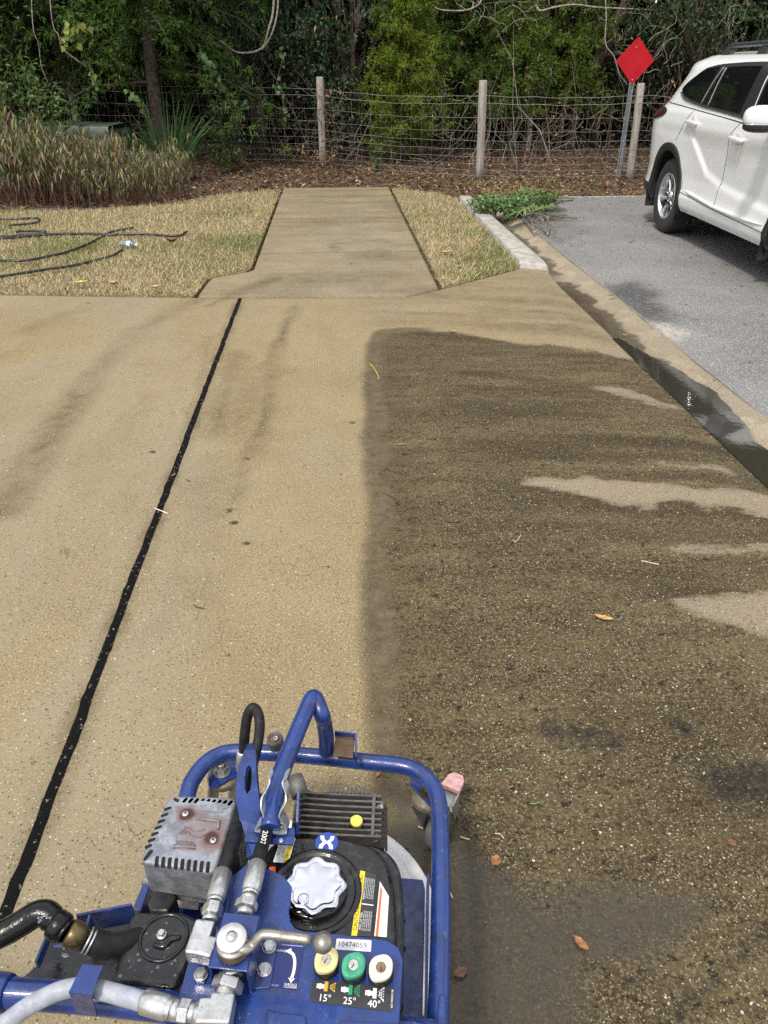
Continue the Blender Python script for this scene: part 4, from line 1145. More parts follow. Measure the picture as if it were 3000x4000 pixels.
def vine_tangle(label, px, py, wdt, hgt, Y, n, seed, dry=0, rr=.006, mat=None, cat="vine", name="bare_vine"):
    r = np.random.default_rng(seed)
    c = A(px, py, Y)
    root = thing(name, (c.x, Y, max(0, c.z - hgt)), label, cat)
    mb = MB()
    rr *= .72
    for i in range(int(n * .62)):
        a = np.array([c.x + wdt * (r.random() - .5), Y + .06 * r.normal(), c.z + hgt * (r.random() - .5)])
        d = np.array([r.normal(), .15 * r.normal(), 1.1 * r.normal()]); d /= np.linalg.norm(d)
        L = (.35 + .9 * r.random()) * max(wdt, hgt) * .7
        pts = [a]
        for k in range(5):
            d = d + np.array([r.normal() * .5, r.normal() * .12, r.normal() * .5]); d /= np.linalg.norm(d)
            pts.append(pts[-1] + d * L / 5)
        q = rr * (.5 + .8 * r.random()); p = cr(pts, 3); m = len(p)
        mb.tube(p, [q * (1 - .6 * j / m) for j in range(m)], 4, 0, caps=False)
    mb.build("stem", mat or VINE, root)
    if dry:
        m = dry; P = np.stack([c.x + wdt * (r.random(m) - .5), Y + .06 * r.normal(size=m) - .04, c.z + hgt * (r.random(m) - .5)], 1)
        ls = .05 + .05 * r.random(m)
        Leaves().add(leafgeo(P, unit(rdirs(m, r) + np.array([0, 0, -.6])), rdirs(m, r), ls, ls * .4, colvar(m, (.26, .15, .09), .3, .1, r))).build("foliage", DRYLEAF, root)
vine_tangle("thick bundle of brown vines with dead leaves wrapping the first post", 1295, 480, .36, 1.05, 14.6, 46, 131, 60, .008)
vine_tangle("dry vine strands hanging on the wire left of the first post", 1160, 480, .55, .9, 14.8, 22, 132, 20)
vine_tangle("brown twig heap with dead leaves at the first post's foot", 1240, 620, .55, .30, 14.45, 26, 133, 70, .005)
vine_tangle("loose bare vines on the wire midway between the middle posts", 1680, 440, .75, .75, 13.7, 30, 134)
vine_tangle("bare vines beside the second post reaching to the top wire", 1810, 410, .55, .7, 13.4, 18, 135, 0, .005, BARK_PALE)
vine_tangle("bare vine arch on the wire right of the second post", 2060, 480, .8, .8, 13.0, 24, 136, 4)
vine_tangle("dense bare vine tangle on the wire left of the red sign", 2270, 500, .9, .85, 13.0, 44, 137, 4, .007)
vine_tangle("low bare vines at the wire's foot between second post and sign", 2150, 610, 1.1, .3, 13.0, 34, 138, 8, .005)
vine_tangle("bare vines on the wire between the leaning post and the car", 2620, 420, .6, .8, 13.0, 26, 139, 4, .006)
vine_tangle("bare vine twigs in the dark above the car's rear", 2560, 220, .9, .9, 14.4, 30, 140, 0, .006, BARK_PALE)
vine_tangle("pale drooping twigs above the car's roof rail", 2880, 70, .45, .55, 13.6, 20, 141, 0, .006, BARK_PALE)
vine_tangle("bare pale twigs crossing high above the second post", 1950, 60, 1.0, .5, 15.6, 26, 142, 0, .008, BARK_PALE)

# ---- red diamond sign
RED = NT("red_sign_sheeting"); rq = RED.pos()
rv = RED.voro(RED.mapv(rq, (1, 1, 1)), 160)
RED.set(Base_Color=RED.mix(RED.ss(RED.noise(rq, 5, 4, .6), .3, .7), (.40, .003, .009), (.48, .006, .014)), Roughness=.42)
RED.b.inputs["Specular IOR Level"].default_value = .25
RED.b.inputs["Coat Weight"].default_value = .0
GALV = simple("galvanised_steel", (.42, .44, .47), .45, .7, .18, 30, .15)
SY = 13.1
sb = V(A(2414, 695, SY).x, SY, fz(4.75, SY) - .05)
c = A(2481, 237, SY)
sign = thing("warning_sign", sb, "red blank diamond sign on a grey steel post at the road end", "sign")
ax = (c - sb).normalized(); X = V(.97, .12, 0); X = (X - ax * X.dot(ax)).normalized(); N = X.cross(ax).normalized()   # N faces the road
if N.y > 0: N = -N
mb = MB(); s = .318; rc = .035
dp = []
for k in range(4):
    an = math.pi / 2 * k; d0 = X * math.cos(an) + ax * math.sin(an); d1 = -X * math.sin(an) + ax * math.cos(an)
    for t in (-1, -.4, .4, 1): dp.append(c + d0 * (s - abs(t) ** 1.5 * rc) + d1 * (t * rc))
mb.add([p + N * .003 for p in dp] + [p for p in dp], [tuple(range(16)), tuple(range(31, 15, -1))] + [(i, 16 + i, 16 + (i + 1) % 16, (i + 1) % 16) for i in range(16)])
pan = mb.build("panel", RED.m, sign)
for q in ((2485, 184), (2469, 312)):
    b_ = A(q[0], q[1], SY); b_ = b_ - N * (b_ - c).dot(N) + N * .003
    MB().lathe([(.009, 0), (.009, .003), (.005, .006)], b_, N, 10).build("bolt", simple("bolt_zinc", (.62, .60, .58), .35, .8), sign)
mb = MB()          # flanged channel post
Lp = (c - sb).length + .22; Yp = N
cs_ = [(-.040, .0), (-.028, .0), (-.018, -.030), (.018, -.030), (.028, .0), (.040, .0), (.040, -.004), (.030, -.004), (.021, -.034), (-.021, -.034), (-.030, -.004), (-.040, -.004)]
r0_ = [sb + X * u + N * v_ for u, v_ in cs_]
mb.prism([p + ax * Lp for p in r0_], -ax * Lp)
mb.build("post", GALV, sign)
mb = MB()
for k in range(34): mb.lathe([(.0048, 0), (.0048, .0006)], sb + ax * (.12 + .04 * k) + N * -.0298, N, 8)
mb.build("hole_row", simple("post_holes", (.02, .02, .022), .9), sign)

# ---- green utility box
BOX = simple("box_green_paint", (.045, .062, .042), .5, 0, .18, 8, .1)
bl, br_ = A(105, 520, 12.85), A(440, 500, 12.6)
zb = fz(-5, 12.7) - .02; ztop = A(300, 490, 12.6).z
ang = math.atan2(br_.y - bl.y, br_.x - bl.x); wd = (V(br_.x, br_.y, 0) - V(bl.x, bl.y, 0)).length
cb = V((bl.x + br_.x) / 2, (bl.y + br_.y) / 2 + .42, zb)
box = thing("utility_box", cb, "dark green electrical box half hidden by the withered plants", "utility box")
mb = MB(); mb.box(cb + V(0, 0, (ztop - zb) * .46), (wd, .80, (ztop - zb) * .92), ang); mb.build("cabinet", BOX, box, .03, 3)
mb = MB()
X = V(math.cos(ang), math.sin(ang), 0); Y = V(-X.y, X.x, 0)
for x0, x1, h_ in ((-wd / 2 - .01, wd * .18, .0), (wd * .18 + .01, wd / 2 + .01, -.006)):
    rows = []
    for v_, zz in ((-.43, -.16), (-.425, -.03), (-.39, -.005), (-.2, .0), (.2, .004), (.39, -.005), (.425, -.03), (.43, -.16)):
        rows.append([cb + X * u + Y * v_ + V(0, 0, ztop - zb + zz + h_) for u in np.linspace(x0, x1, 8)])
    mb.grid(rows, flip=True)
mb.build("lid", BOX, box, 0)
fw = cb - Y * .404
def onfront(u, v_): return fw + X * u + V(0, 0, v_) - Y * .004
mb = MB(); mb.text("447 28 741", lambda x, y: onfront(wd * .28 + x, (ztop - zb) * .74 + y), .085); mb.build("stencil_lettering", simple("stencil_orange", (.55, .30, .04), .7), box)
mb = MB(); mb.add([onfront(u, v_) for u, v_ in ((wd * .36, .44), (wd * .46, .44), (wd * .46, .56), (wd * .36, .56))], [(0, 1, 2, 3)], 0)
mb.add([onfront(u, v_) - Y * .001 for u, v_ in ((wd * .36, .56), (wd * .46, .56), (wd * .46, .61), (wd * .36, .61))], [(0, 1, 2, 3)], 1)
mb.build("warning_label", [simple("label_white", (.7, .7, .68), .6), simple("label_red", (.5, .03, .03), .6)], box)
# ================================================================== white sport utility car
PAINT = NT("white_car_paint")
PAINT.set(Base_Color=(.78, .785, .78), Roughness=.32)
PAINT.b.inputs["Coat Weight"].default_value = .8; PAINT.b.inputs["Coat Roughness"].default_value = .04
PAINT = PAINT.m
TRIM = simple("black_car_trim", (.018, .018, .019), .5, 0, .1, 60)
GLASS = NT("dark_tinted_glass"); GLASS.set(Base_Color=(.006, .007, .008), Roughness=.03); GLASS.b.inputs["Specular IOR Level"].default_value = .5; GLASS = GLASS.m
CHROME = simple("bright_trim", (.75, .75, .77), .15, 1, .03, 10, rv=.05)
DARKIN = simple("wheel_well_black", (.010, .010, .011), .9)
SEAM = simple("panel_gap", (.09, .09, .095), .8)
cth = math.radians(-2)
cO = V(3.60, 8.56, -.004); cD = V(math.sin(cth), -math.cos(cth), 0); cN = V(-math.cos(cth), -math.sin(cth), 0)
HALF = .965
ZW = [(.0, .10), (.28, .09), (.34, .05), (.42, .035), (.5, .05), (.62, .055), (.8, .04), (.95, .025), (1.08, .02), (1.18, .035), (1.24, .065), (1.32, .09), (1.45, .13), (1.58, .18), (1.64, .225), (1.69, .32), (1.72, .5), (1.74, .9)]
zs_, ws_ = [a for a, b in ZW], [b for a, b in ZW]
def s0_rear(z): return float(np.interp(z, [1.1, 1.27, 1.36, 1.46, 1.55, 1.62, 1.70], [-.56, -.30, -.23, -.14, -.10, -.12, .05]))
def s_rear(z): return float(np.interp(z, [.29, .45, .6, 1.0, 1.1, 1.27, 1.36, 1.46, 1.55, 1.60, 1.63, 1.66, 1.70, 1.74], [-.90, -1.06, -1.10, -1.10, -1.09, -.86, -.78, -.70, -.64, -.66, -.66, -.56, -.40, -.1]))
def s_front(z): return float(np.interp(z, [.29, .5, .8, .95, 1.05, 1.12, 1.2, 1.4, 1.55, 1.62, 1.66, 1.70, 1.74], [3.62, 3.84, 3.80, 3.66, 3.25, 2.92, 2.75, 2.42, 2.15, 2.0, 1.88, 1.6, 1.3]))
def sm(a, b, x):
    t = min(1, max(0, (x - a) / (b - a))); return t * t * (3 - 2 * t)
def carW(s, z):
    w = float(np.interp(z, zs_, ws_))
    for c_ in (0.0, 2.85):
        h = max(0, 1 - abs(s - c_) / .78); h = h * h * (3 - 2 * h); w -= .035 * h * min(1, max(0, (1.0 - z) / .3))
    d = max(0, s0_rear(z) - s); w += .59 * d * d
    e = s_rear(z) + .05 - s
    if e > 0: w += 1.5 * e
    d = max(0, s - (s_front(z) - .75)); w += .45 * d * d
    if .25 < s < 2.5:                               # scooped lower doors
        zc = float(np.interp(s, [.25, .37, .46, .71, .90, 1.24, 2.26], [1.06, 1.02, .985, .815, .69, .625, .55]))
        w += .022 * sm(zc - .015, zc + .05, z) * sm(1.08, .92, z) * sm(.25, .45, s) * sm(2.5, 2.2, s)
    return w
def cp(s, z, off=0.0, side=1):
    w = carW(s, z) - off
    if side < 0: w = 2 * HALF - w
    return cO + cD * s - cN * w + V(0, 0, z)
car = thing("parked_car", cO + cD * 1.4 - cN * HALF, "white sport utility car parked on the grey road at the right edge", "car")
zr = np.concatenate([np.arange(.29, 1.2, .02), np.arange(1.2, 1.66, .02), [1.665, 1.68, 1.69, 1.70, 1.71, 1.72, 1.728, 1.735, 1.74]])
nu = 250
def arch(s, z, c_): return ((abs(s - c_ + .07) / .475) ** 2.3 + (max(0, z - .30) / .575) ** 2.3) < 1
us = np.linspace(0, 1, nu)
us = us + .0
def build_shell():
    mb = MB(); Lr = []; Rr = []
    for z in zr:
        a, b = s_rear(z), s_front(z)
        ss_ = a + (b - a) * us
        Lr.append([(s, z) for s in ss_])
    parts = {"body": MB(), "rear_door": MB(), "front_door": MB()}
    seam_r = lambda z: float(np.interp(z, [.44, .62, .80, .93, 1.06, 1.13, 1.22], [.50, .42, .30, .069, .174, .23, .33]))
    seam_m = lambda z: float(np.interp(z, [.44, .63, .9, 1.02, 1.09, 1.18], [1.237, 1.242, 1.278, 1.30, 1.349, 1.446]))
    idx = {}
    for side in (1, -1):
        for nm, mbp in parts.items():
            vmap = {}
            fs = []; vs = []
            for j in range(len(zr) - 1):
                zc = (zr[j] + zr[j + 1]) / 2
                for i in range(nu - 1):
                    sc_ = (Lr[j][i][0] + Lr[j][i + 1][0]) / 2
                    if arch(sc_, zc, 0.0) or arch(sc_, zc, 2.85): continue
                    dn = "body"
                    if .44 < zc < 1.2 and side == 1:
                        if seam_r(zc) < sc_ < seam_m(zc) and not (zc < .95 and sc_ < float(np.interp(zc, [.44, .7, .8, .95], [.50, .42, .33, .10]))): dn = "rear_door"
                        elif seam_m(zc) <= sc_ < 2.36: dn = "front_door"
                    if dn != nm: continue
                    q = []
                    for (jj, ii) in ((j, i), (j, i + 1), (j + 1, i + 1), (j + 1, i)):
                        k = (jj, ii)
                        if k not in vmap:
                            vmap[k] = len(vs); vs.append(cp(*Lr[jj][ii], 0, side))
                        q.append(vmap[k])
                    fs.append(tuple(q) if side < 0 else tuple(q[::-1]))
            mbp.add(vs, fs, 0, True)
    b = parts["body"]
    for ii, fl in ((0, False), (nu - 1, True)):          # tail and nose close the two sides
        rows = []
        for j in range(len(zr)):
            p, q = cp(*Lr[j][ii], 0, 1), cp(*Lr[j][ii], 0, -1)
            n_ = (q - p); out = cD * (-1 if ii == 0 else 1)
            rows.append([p + n_ * t + out * (.10 * 4 * t * (1 - t) * (1 if zr[j] < 1.7 else .3)) for t in np.linspace(0, 1, 11)])
        b.grid(rows, flip=fl)
    rows = []
    for s_i in range(nu):                                # roof skin
        p, q = cp(*Lr[-1][s_i], 0, 1), cp(*Lr[-1][s_i], 0, -1)
        rows.append([p, (p + q) / 2 + V(0, 0, .002), q])
    b.grid(rows, flip=True)
    rows = []
    for s_i in range(nu):                                # floor pan
        p, q = cp(Lr[0][s_i][0], .30, -.02, 1), cp(Lr[0][s_i][0], .30, -.02, -1)
        rows.append([p, q])
    b.grid(rows, 1)
    return parts
ps = build_shell()
body = ps["body"].build("body", [PAINT, DARKIN], car)
rdoor = ps["rear_door"].build("rear_door", PAINT, car)
fdoor = ps["front_door"].build("front_door", PAINT, car)
def sline(pts, n=6): return cr([np.array(p) for p in pts], n)
def seam(pts, r=.0035, off=.0, mat=SEAM, name="panel_gap", par=None, flat=1):
    mb = MB(); mb.tube([cp(s, z, off) for s, z in sline(pts)], r, 6); return mb.build(name, mat, par or car)
mb = MB()
for pts in ([(.33, 1.215), (.23, 1.133), (.174, 1.061), (.069, .935)], [(.40, .47), (.418, .52), (.418, .60)],
            [(1.446, 1.177), (1.349, 1.094), (1.30, 1.022), (1.278, .9), (1.242, .63), (1.237, .44)], [(.41, .472), (.8, .450), (1.28, .430), (1.9, .418), (2.36, .409)]):
    mb.tube([cp(s, z, -.001) for s, z in sline(pts)], .0042, 6)
mb.build("panel_gap", SEAM, car)
mb = MB(); mb.tube([cp(s, z, .0005) for s, z in sline([(-.47, 1.262), (-.1, 1.247), (.323, 1.227), (1.0, 1.198), (1.428, 1.179), (1.9, 1.153), (2.4, 1.12)])], .0045, 6)
mb.build("belt_groove", simple("groove_dark", (.03, .03, .032), .7), car)
# --- glass house
def pane(low, up, off, name, mat, par, nv=9, n=26):
    lo = np.array(low, float); hi = np.array(up, float)
    def samp(P, t):
        d = np.concatenate([[0], np.cumsum(np.hypot(*np.diff(P, axis=0).T))]); d /= d[-1]
        return np.stack([np.interp(t, d, P[:, 0]), np.interp(t, d, P[:, 1])], 1)
    t = np.linspace(0, 1, n); L, H = samp(lo, t), samp(hi, t)
    rows = []
    for k in range(nv + 1):
        q = L + (H - L) * k / nv
        rows.append([cp(a, b, off) for a, b in q])
    mb = MB(); mb.grid(rows, flip=True); return mb.build(name, mat, par)
LOW = [(-.252, 1.395), (-.235, 1.375), (-.189, 1.352), (-.06, 1.318), (.129, 1.297), (.426, 1.272), (.607, 1.261), (1.349, 1.224), (1.663, 1.203), (2.3, 1.165), (2.62, 1.145)]
UP = [(-.252, 1.403), (-.225, 1.428), (-.147, 1.470), (.036, 1.552), (.131, 1.586), (.30, 1.608), (.439, 1.618), (.882, 1.632), (1.3, 1.635), (1.75, 1.615), (1.95, 1.57), (2.2, 1.42), (2.62, 1.15)]
pane(LOW, UP, .003, "window_surround", TRIM, body, 14, 90)
pane([(-.225, 1.395), (-.17, 1.362), (-.05, 1.333), (.13, 1.313), (.385, 1.293)], [(-.222, 1.405), (-.13, 1.462), (.036, 1.540), (.16, 1.575), (.43, 1.598)], .008, "quarter_window", GLASS, body)
pane([(.625, 1.277), (1.0, 1.259), (1.325, 1.243)], [(.61, 1.592), (.95, 1.600), (1.295, 1.602)], .008, "window_pane", GLASS, rdoor)
pane([(.455, 1.287), (.595, 1.279)], [(.505, 1.594), (.585, 1.592)], .007, "fixed_window", GLASS, rdoor)
pane([(1.60, 1.226), (2.0, 1.203), (2.4, 1.175)], [(1.50, 1.600), (1.75, 1.588), (1.95, 1.545)], .008, "window_pane", GLASS, fdoor)
for pts, r_ in (([(.425, 1.280), (.47, 1.43), (.535, 1.592)], .006), ([(.607, 1.270), (.60, 1.43), (.597, 1.588)], .006), ([(1.58, 1.213), (1.54, 1.40), (1.50, 1.60)], .007)):
    mb = MB(); mb.tube([cp(s, z, .012) for s, z in sline(pts)], r_, 6); mb.build("window_divider", CHROME if r_ == .007 else simple("grey_divider", (.25, .25, .26), .35), body)
mb = MB(); mb.tube([cp(s, z, .010) for s, z in sline([(-.22, 1.362), (-.06, 1.312), (.129, 1.291), (.426, 1.267), (.607, 1.256), (1.349, 1.219), (1.663, 1.198), (2.4, 1.155)])], .008, 6)
mb.build("window_moulding", simple("satin_black_moulding", (.05, .05, .052), .25), body)
# --- wheel arch cladding
for c_ in (0.0, 2.85):
    rows = []
    for t in np.linspace(-.12, 1.12, 60):
        a = math.pi * t
        def ap_(k, off):
            x = math.copysign(abs(math.cos(a)) ** (2 / 2.3), math.cos(a)); y = math.copysign(abs(math.sin(a)) ** (2 / 2.3), math.sin(a))
            return cp(c_ - .07 + x * .475 * k, max(.29, .30 + y * .575 * k), off)
        rows.append([ap_(1.045, -.002), ap_(1.04, .010), ap_(.92, .012), ap_(.905, -.01), ap_(.905, -.05)])
    mb = MB(); mb.grid(rows); mb.build("wheel_arch_trim", TRIM, car)
    mb = MB(); rows = []
    for t in np.linspace(-.1, 1.1, 30):
        a = math.pi * t
        rows.append([cO + cD * (c_ - .07 + .47 * math.cos(a)) - cN * w_ + V(0, 0, max(.2, .30 + .56 * math.sin(a))) for w_ in (.02, .2, .42)])
    mb.grid(rows); mb.add([r[-1] for r in rows], [tuple(range(len(rows)))]); mb.build("wheel_well", DARKIN, car)
# --- wheels
TYRE = NT("tyre_rubber"); tp_ = TYRE.pos()
TYRE.set(Base_Color=TYRE.mix(TYRE.ss(TYRE.noise(tp_, 30, 4), .3, .7), (.016, .016, .016), (.034, .033, .032)), Roughness=.75); TYRE = TYRE.m
RIM = simple("alloy_rim", (.62, .63, .65), .28, .9, .06, 20, rv=.08)
def wheel(c_, side=1):
    R_ = .376
    wr = thing("wheel", cO + cD * c_ - cN * (.16 if side > 0 else 2 * HALF - .16) + V(0, 0, R_), None, None); del_ = wr
    wr.parent = car; wr.location = ORIGIN[wr.name] - ORIGIN[car.name]
    ax = cN if side > 0 else -cN; o = ORIGIN[wr.name]
    mb = MB()
    prof = [(.235, -.10), (.30, -.115), (.345, -.112), (.366, -.095), (.374, -.075)]
    for g in range(4):
        x0 = -.070 + g * .037
        prof += [(.376, x0), (.376, x0 + .028), (.369, x0 + .030), (.369, x0 + .035)]
    prof += [(.376, .078), (.372, .088), (.362, .103), (.345, .114), (.318, .119), (.285, .119), (.255, .115), (.242, .112), (.236, .106), (.234, .09)]
    mb.lathe(prof, o, ax, 64, caps=False); mb.build("tyre", TYRE, wr)
    mb = MB()
    mb.lathe([(.236, .10), (.236, .112), (.230, .113), (.222, .106), (.218, .085), (.205, .05), (.205, -.08)], o, ax, 64, caps=False)
    u = V(0, 0, 1); v_ = ax.cross(u)
    for k in range(5):
        th = 2 * math.pi * k / 5 + .32
        d = u * math.cos(th) + v_ * math.sin(th); t_ = ax.cross(d)
        for sgn in (-1, 1):
            rows = []
            for (rr, half, h0_) in ((.030, .020, .082), (.07, .019, .074), (.12, .023, .070), (.17, .029, .078), (.207, .036, .094), (.222, .040, .104)):
                cc = o + d * rr + t_ * (sgn * (.005 + rr * .155))
                rows.append([cc + t_ * (sgn * -half * .30) + ax * (h0_ - .045), cc + t_ * (sgn * -half * .30) + ax * (h0_ - .012), cc + t_ * (sgn * half * .2) + ax * h0_, cc + t_ * (sgn * half) + ax * (h0_ - .004), cc + t_ * (sgn * half * 1.1) + ax * (h0_ - .05)])
            mb.grid(rows, flip=(sgn < 0), smooth=False)
    mb.lathe([(.062, .03), (.060, .075), (.050, .084), (.036, .086)], o, ax, 24)
    mb.build("rim", RIM, wr)
    mb = MB(); mb.lathe([(.034, .085), (.033, .092), (.026, .096)], o, ax, 24); mb.build("hub_cap", simple("hub_grey", (.30, .30, .31), .3, .8), wr)
    mb = MB()
    for k in range(5):
        th = 2 * math.pi * k / 5 + .32 + .63
        mb.lathe([(.010, .078), (.010, .090), (.006, .094)], o + (u * math.cos(th) + v_ * math.sin(th)) * .050, ax, 6)
    mb.build("lug_nut", CHROME, wr)
    mb = MB(); mb.lathe([(.16, -.02), (.16, .0), (.05, .005)], o, ax, 40); mb.lathe([(.20, -.09), (.20, -.085), (.02, -.08)], o, ax, 40); mb.build("brake_disc", simple("brake_steel", (.10, .10, .10), .5, .6), wr)
wheel(0.0); wheel(2.85); wheel(0.0, -1); wheel(2.85, -1)
# --- mud flaps
for c_ in (-.50, 2.35):
    mb = MB(); c = cO + cD * (c_ + .0) - cN * .17 + V(0, 0, .36)
    mb.box(c, (.02, .20, .30), X=cD, Y=cN); mb.build("mud_flap", TRIM, car, .008)
# --- lower door moulding
rows = []
for s in np.linspace(.52, 2.24, 50):
    zt = float(np.interp(s, [.52, 1.22, 1.84, 2.24], [.505, .467, .468, .463])); zb_ = float(np.interp(s, [.52, .62, 1.25, 1.79, 2.24], [.499, .478, .440, .434, .460]))
    o_ = .012 * min(1, (2.25 - s) / .15) * min(1, (s - .515) / .1) + .002
    rows.append([cp(s, zt, -.002), cp(s, zt - .003, o_), cp(s, zb_ + .006, o_ + .004), cp(s, zb_, -.002)])
mb = MB(); mb.grid(rows); mb.build("door_moulding", PAINT, car)
# --- handles
for par, (s1, z1, s2, z2) in ((rdoor, (.270, 1.122, .575, 1.114)), (fdoor, (1.345, 1.056, 1.64, 1.042))):
    a, b = cp(s1 + .02, z1, .030), cp(s2 - .02, z2, .030); c = (a + b) / 2; X = (b - a).normalized()
    hb = MB(); hb.ell(c, ((b - a).length / 2 + .015, .020, .013), X, V(0, 0, 1), 20, 10, 0, .75)
    for p_ in (a + X * .03, b - X * .03): hb.ell(p_ - cN * .018, (.022, .015, .022), X, V(0, 0, 1), 12, 8)
    hb.build("handle", PAINT, par)
    cb_ = MB(); pc = cp((s1 + s2) / 2 + .0, (z1 + z2) / 2 + .005, .001)
    cb_.ell(pc, (.062, .048, .004), X, V(0, 0, 1), 24, 6); cb_.build("handle_recess", simple("recess_shade_white", (.60, .605, .60), .35), par)  # shade of the cup put in as a duller white disc
# --- door mirror
mc = cO + cD * 2.16 + cN * .13 + V(0, 0, 1.235)
mb = MB(); mb.ell(mc + V(0, 0, .02), (.085, .145, .085), cD, cN, 24, 14, 0, .72); mir = mb.build("door_mirror", PAINT, car)
mb = MB(); mb.ell(mc + V(0, 0, -.045), (.080, .138, .045), cD, cN, 24, 10, 0, .8); mb.box(cO + cD * 2.18 - cN * .03 + V(0, 0, 1.185), (.06, .20, .04), X=cD, Y=cN); mb.build("mirror_base", TRIM, mir)
mb = MB(); mb.ell(mc + V(0, 0, -.028), (.0885, .1475, .008), cD, cN, 24, 8, 0, .75); mb.build("mirror_strip", CHROME, mir)
# --- tail light
rows = []
up_ = [(-.365, 1.195), (-.43, 1.213), (-.55, 1.222), (-.70, 1.215), (-.85, 1.205), (-.98, 1.19)]
lo_ = [(-.375, 1.178), (-.44, 1.138), (-.56, 1.112), (-.70, 1.098), (-.85, 1.090), (-.98, 1.085)]
pane(lo_[::-1], up_[::-1], .012, "tail_light_housing", TRIM, car, 6, 24)
RL = NT("red_lamp_lens"); RL.set(Base_Color=(.16, .004, .008), Roughness=.06); RL.b.inputs["Coat Weight"].default_value = 1.0
pane([(-.92, 1.105), (-.70, 1.115), (-.55, 1.135), (-.46, 1.150)], [(-.92, 1.175), (-.70, 1.185), (-.55, 1.190), (-.46, 1.186)], .018, "tail_light", RL.m, car, 6, 20)
# --- roof rails
RAILM = simple("roof_rail_grey", (.055, .058, .066), .35, .3, .1, 20)
for sd in (1, -1):
    def rp(s, z, w_=.36): return cO + cD * s - cN * (w_ if sd > 0 else 2 * HALF - w_) + V(0, 0, z)
    mb = MB()
    pts = cr([rp(-.02, 1.685), rp(.06, 1.725), rp(.20, 1.768), rp(.45, 1.775), rp(1.0, 1.778), rp(1.45, 1.770), rp(1.62, 1.74), rp(1.70, 1.69)], 7)
    mb.tube(pts, [.012 + .010 * min(1, i / 8, (len(pts) - 1 - i) / 8) for i in range(len(pts))], 10)
    for s1 in (.14, .90, 1.58):
        mb.prism([rp(s1 - .10, 1.692, .335), rp(s1 + .10, 1.692, .335), rp(s1 + .10, 1.692, .385), rp(s1 - .10, 1.692, .385)], (0, 0, 0), bot=[rp(s1 - .03, 1.765, .345), rp(s1 + .05, 1.765, .345), rp(s1 + .05, 1.765, .375), rp(s1 - .03, 1.765, .375)])
    mb.build("roof_rail", RAILM, car)
# --- rear bumper lower valance and head lamp on the nose
rows = []
for s in np.linspace(-1.08, -.56, 14): rows.append([cp(s, .31, .004), cp(s, .36, .010), cp(s, .45, .004)])
mb = MB(); mb.grid(rows); mb.build("bumper_valance", TRIM, car)
pane([(3.05, .86), (3.5, .80), (3.72, .76)], [(3.05, .93), (3.4, .95), (3.6, .93)], .008, "headlight", simple("lamp_lens", (.5, .52, .55), .08), car, 5, 14)
# ================================================================== engine-driven surface cleaner
BLUE = NT("blue_enamel"); bp = BLUE.wpos()
bcol = BLUE.mix(BLUE.ss(BLUE.noise(bp, 22, 4, .6), .3, .7), (.008, .026, .130), (.012, .040, .195))
bcol = BLUE.mix(BLUE.ss(BLUE.noise(bp, 75, 5, .75), .57, .70, 0, .6), bcol, (.10, .135, .28))
bcol = BLUE.mix(BLUE.ss(BLUE.noise(bp, 120, 4, .8), .655, .69, 0, .85), bcol, (.030, .024, .020))
bcol = BLUE.mix(BLUE.ss(BLUE.noise(bp, 16, 5, .7), .50, .70, 0, .6), bcol, (.022, .022, .040))
BLUE.set(Base_Color=bcol, Roughness=BLUE.ss(BLUE.noise(bp, 60, 4), .3, .7, .18, .48), Normal=BLUE.bump(BLUE.noise(bp, 260, 4, .65), .22, .002))
BLUE.b.inputs["Coat Weight"].default_value = .25; BLUE = BLUE.m
BLACKP = NT("black_enamel_wet"); bq = BLACKP.wpos()
dr = BLACKP.voro(bq, 130)
BLACKP.set(Base_Color=BLACKP.mix(BLACKP.ss(BLACKP.noise(bq, 50, 5, .7), .5, .72, 0, .6), (.008, .008, .009), (.055, .052, .050)), Roughness=BLACKP.ss(BLACKP.noise(bq, 26, 4, .6), .35, .65, .08, .40),
           Normal=BLACKP.bump(BLACKP.ss(dr.outputs["Distance"], .1, .45, 1, 0), .12, .002)); BLACKP = BLACKP.m
def metal(name, col, rough, sc_=60, dirt=.5):
    n = NT(name); p = n.wpos()
    c = n.mix(n.ss(n.noise(p, sc_, 5, .7), .35, .70), col, tuple(x * .62 for x in col))
    c = n.mix(n.ss(n.noise(p, sc_ * 2.2, 4, .75), .60, .72, 0, dirt), c, (.07, .060, .048))
    n.set(Base_Color=c, Metallic=.85, Roughness=n.ss(n.noise(p, sc_, 3), .3, .7, rough - .1, rough + .15), Normal=n.bump(n.noise(p, 300, 3), .15, .001))
    return n.m
ZINC = metal("zinc_fitting", (.62, .62, .61), .32)
ALUM = metal("cast_aluminium", (.20, .185, .170), .62, 50, .75)
STEEL = metal("dull_steel", (.42, .41, .39), .42)
BRASS = metal("brass_fitting", (.17, .125, .06), .35)
CHROMEC = NT("chrome_cap"); CHROMEC.set(Base_Color=(.66, .66, .70), Metallic=1.0, Roughness=.13, Normal=CHROMEC.bump(CHROMEC.noise(CHROMEC.wpos(), 40, 2), .06, .003)); CHROMEC = CHROMEC.m
RUB = simple("black_rubber_hose", (.014, .014, .015), .55, 0, .3, 60, .1, spec=.22)
WETRUB = simple("wet_black_hose", (.005, .005, .005), .22, 0, .3, 60, .15, 0, spec=.35)
GREYH = simple("grey_pressure_hose", (.30, .315, .36), .55, 0, .14, 70, .15)
WHITEP = NT("white_deck_plastic"); wq2 = WHITEP.wpos()
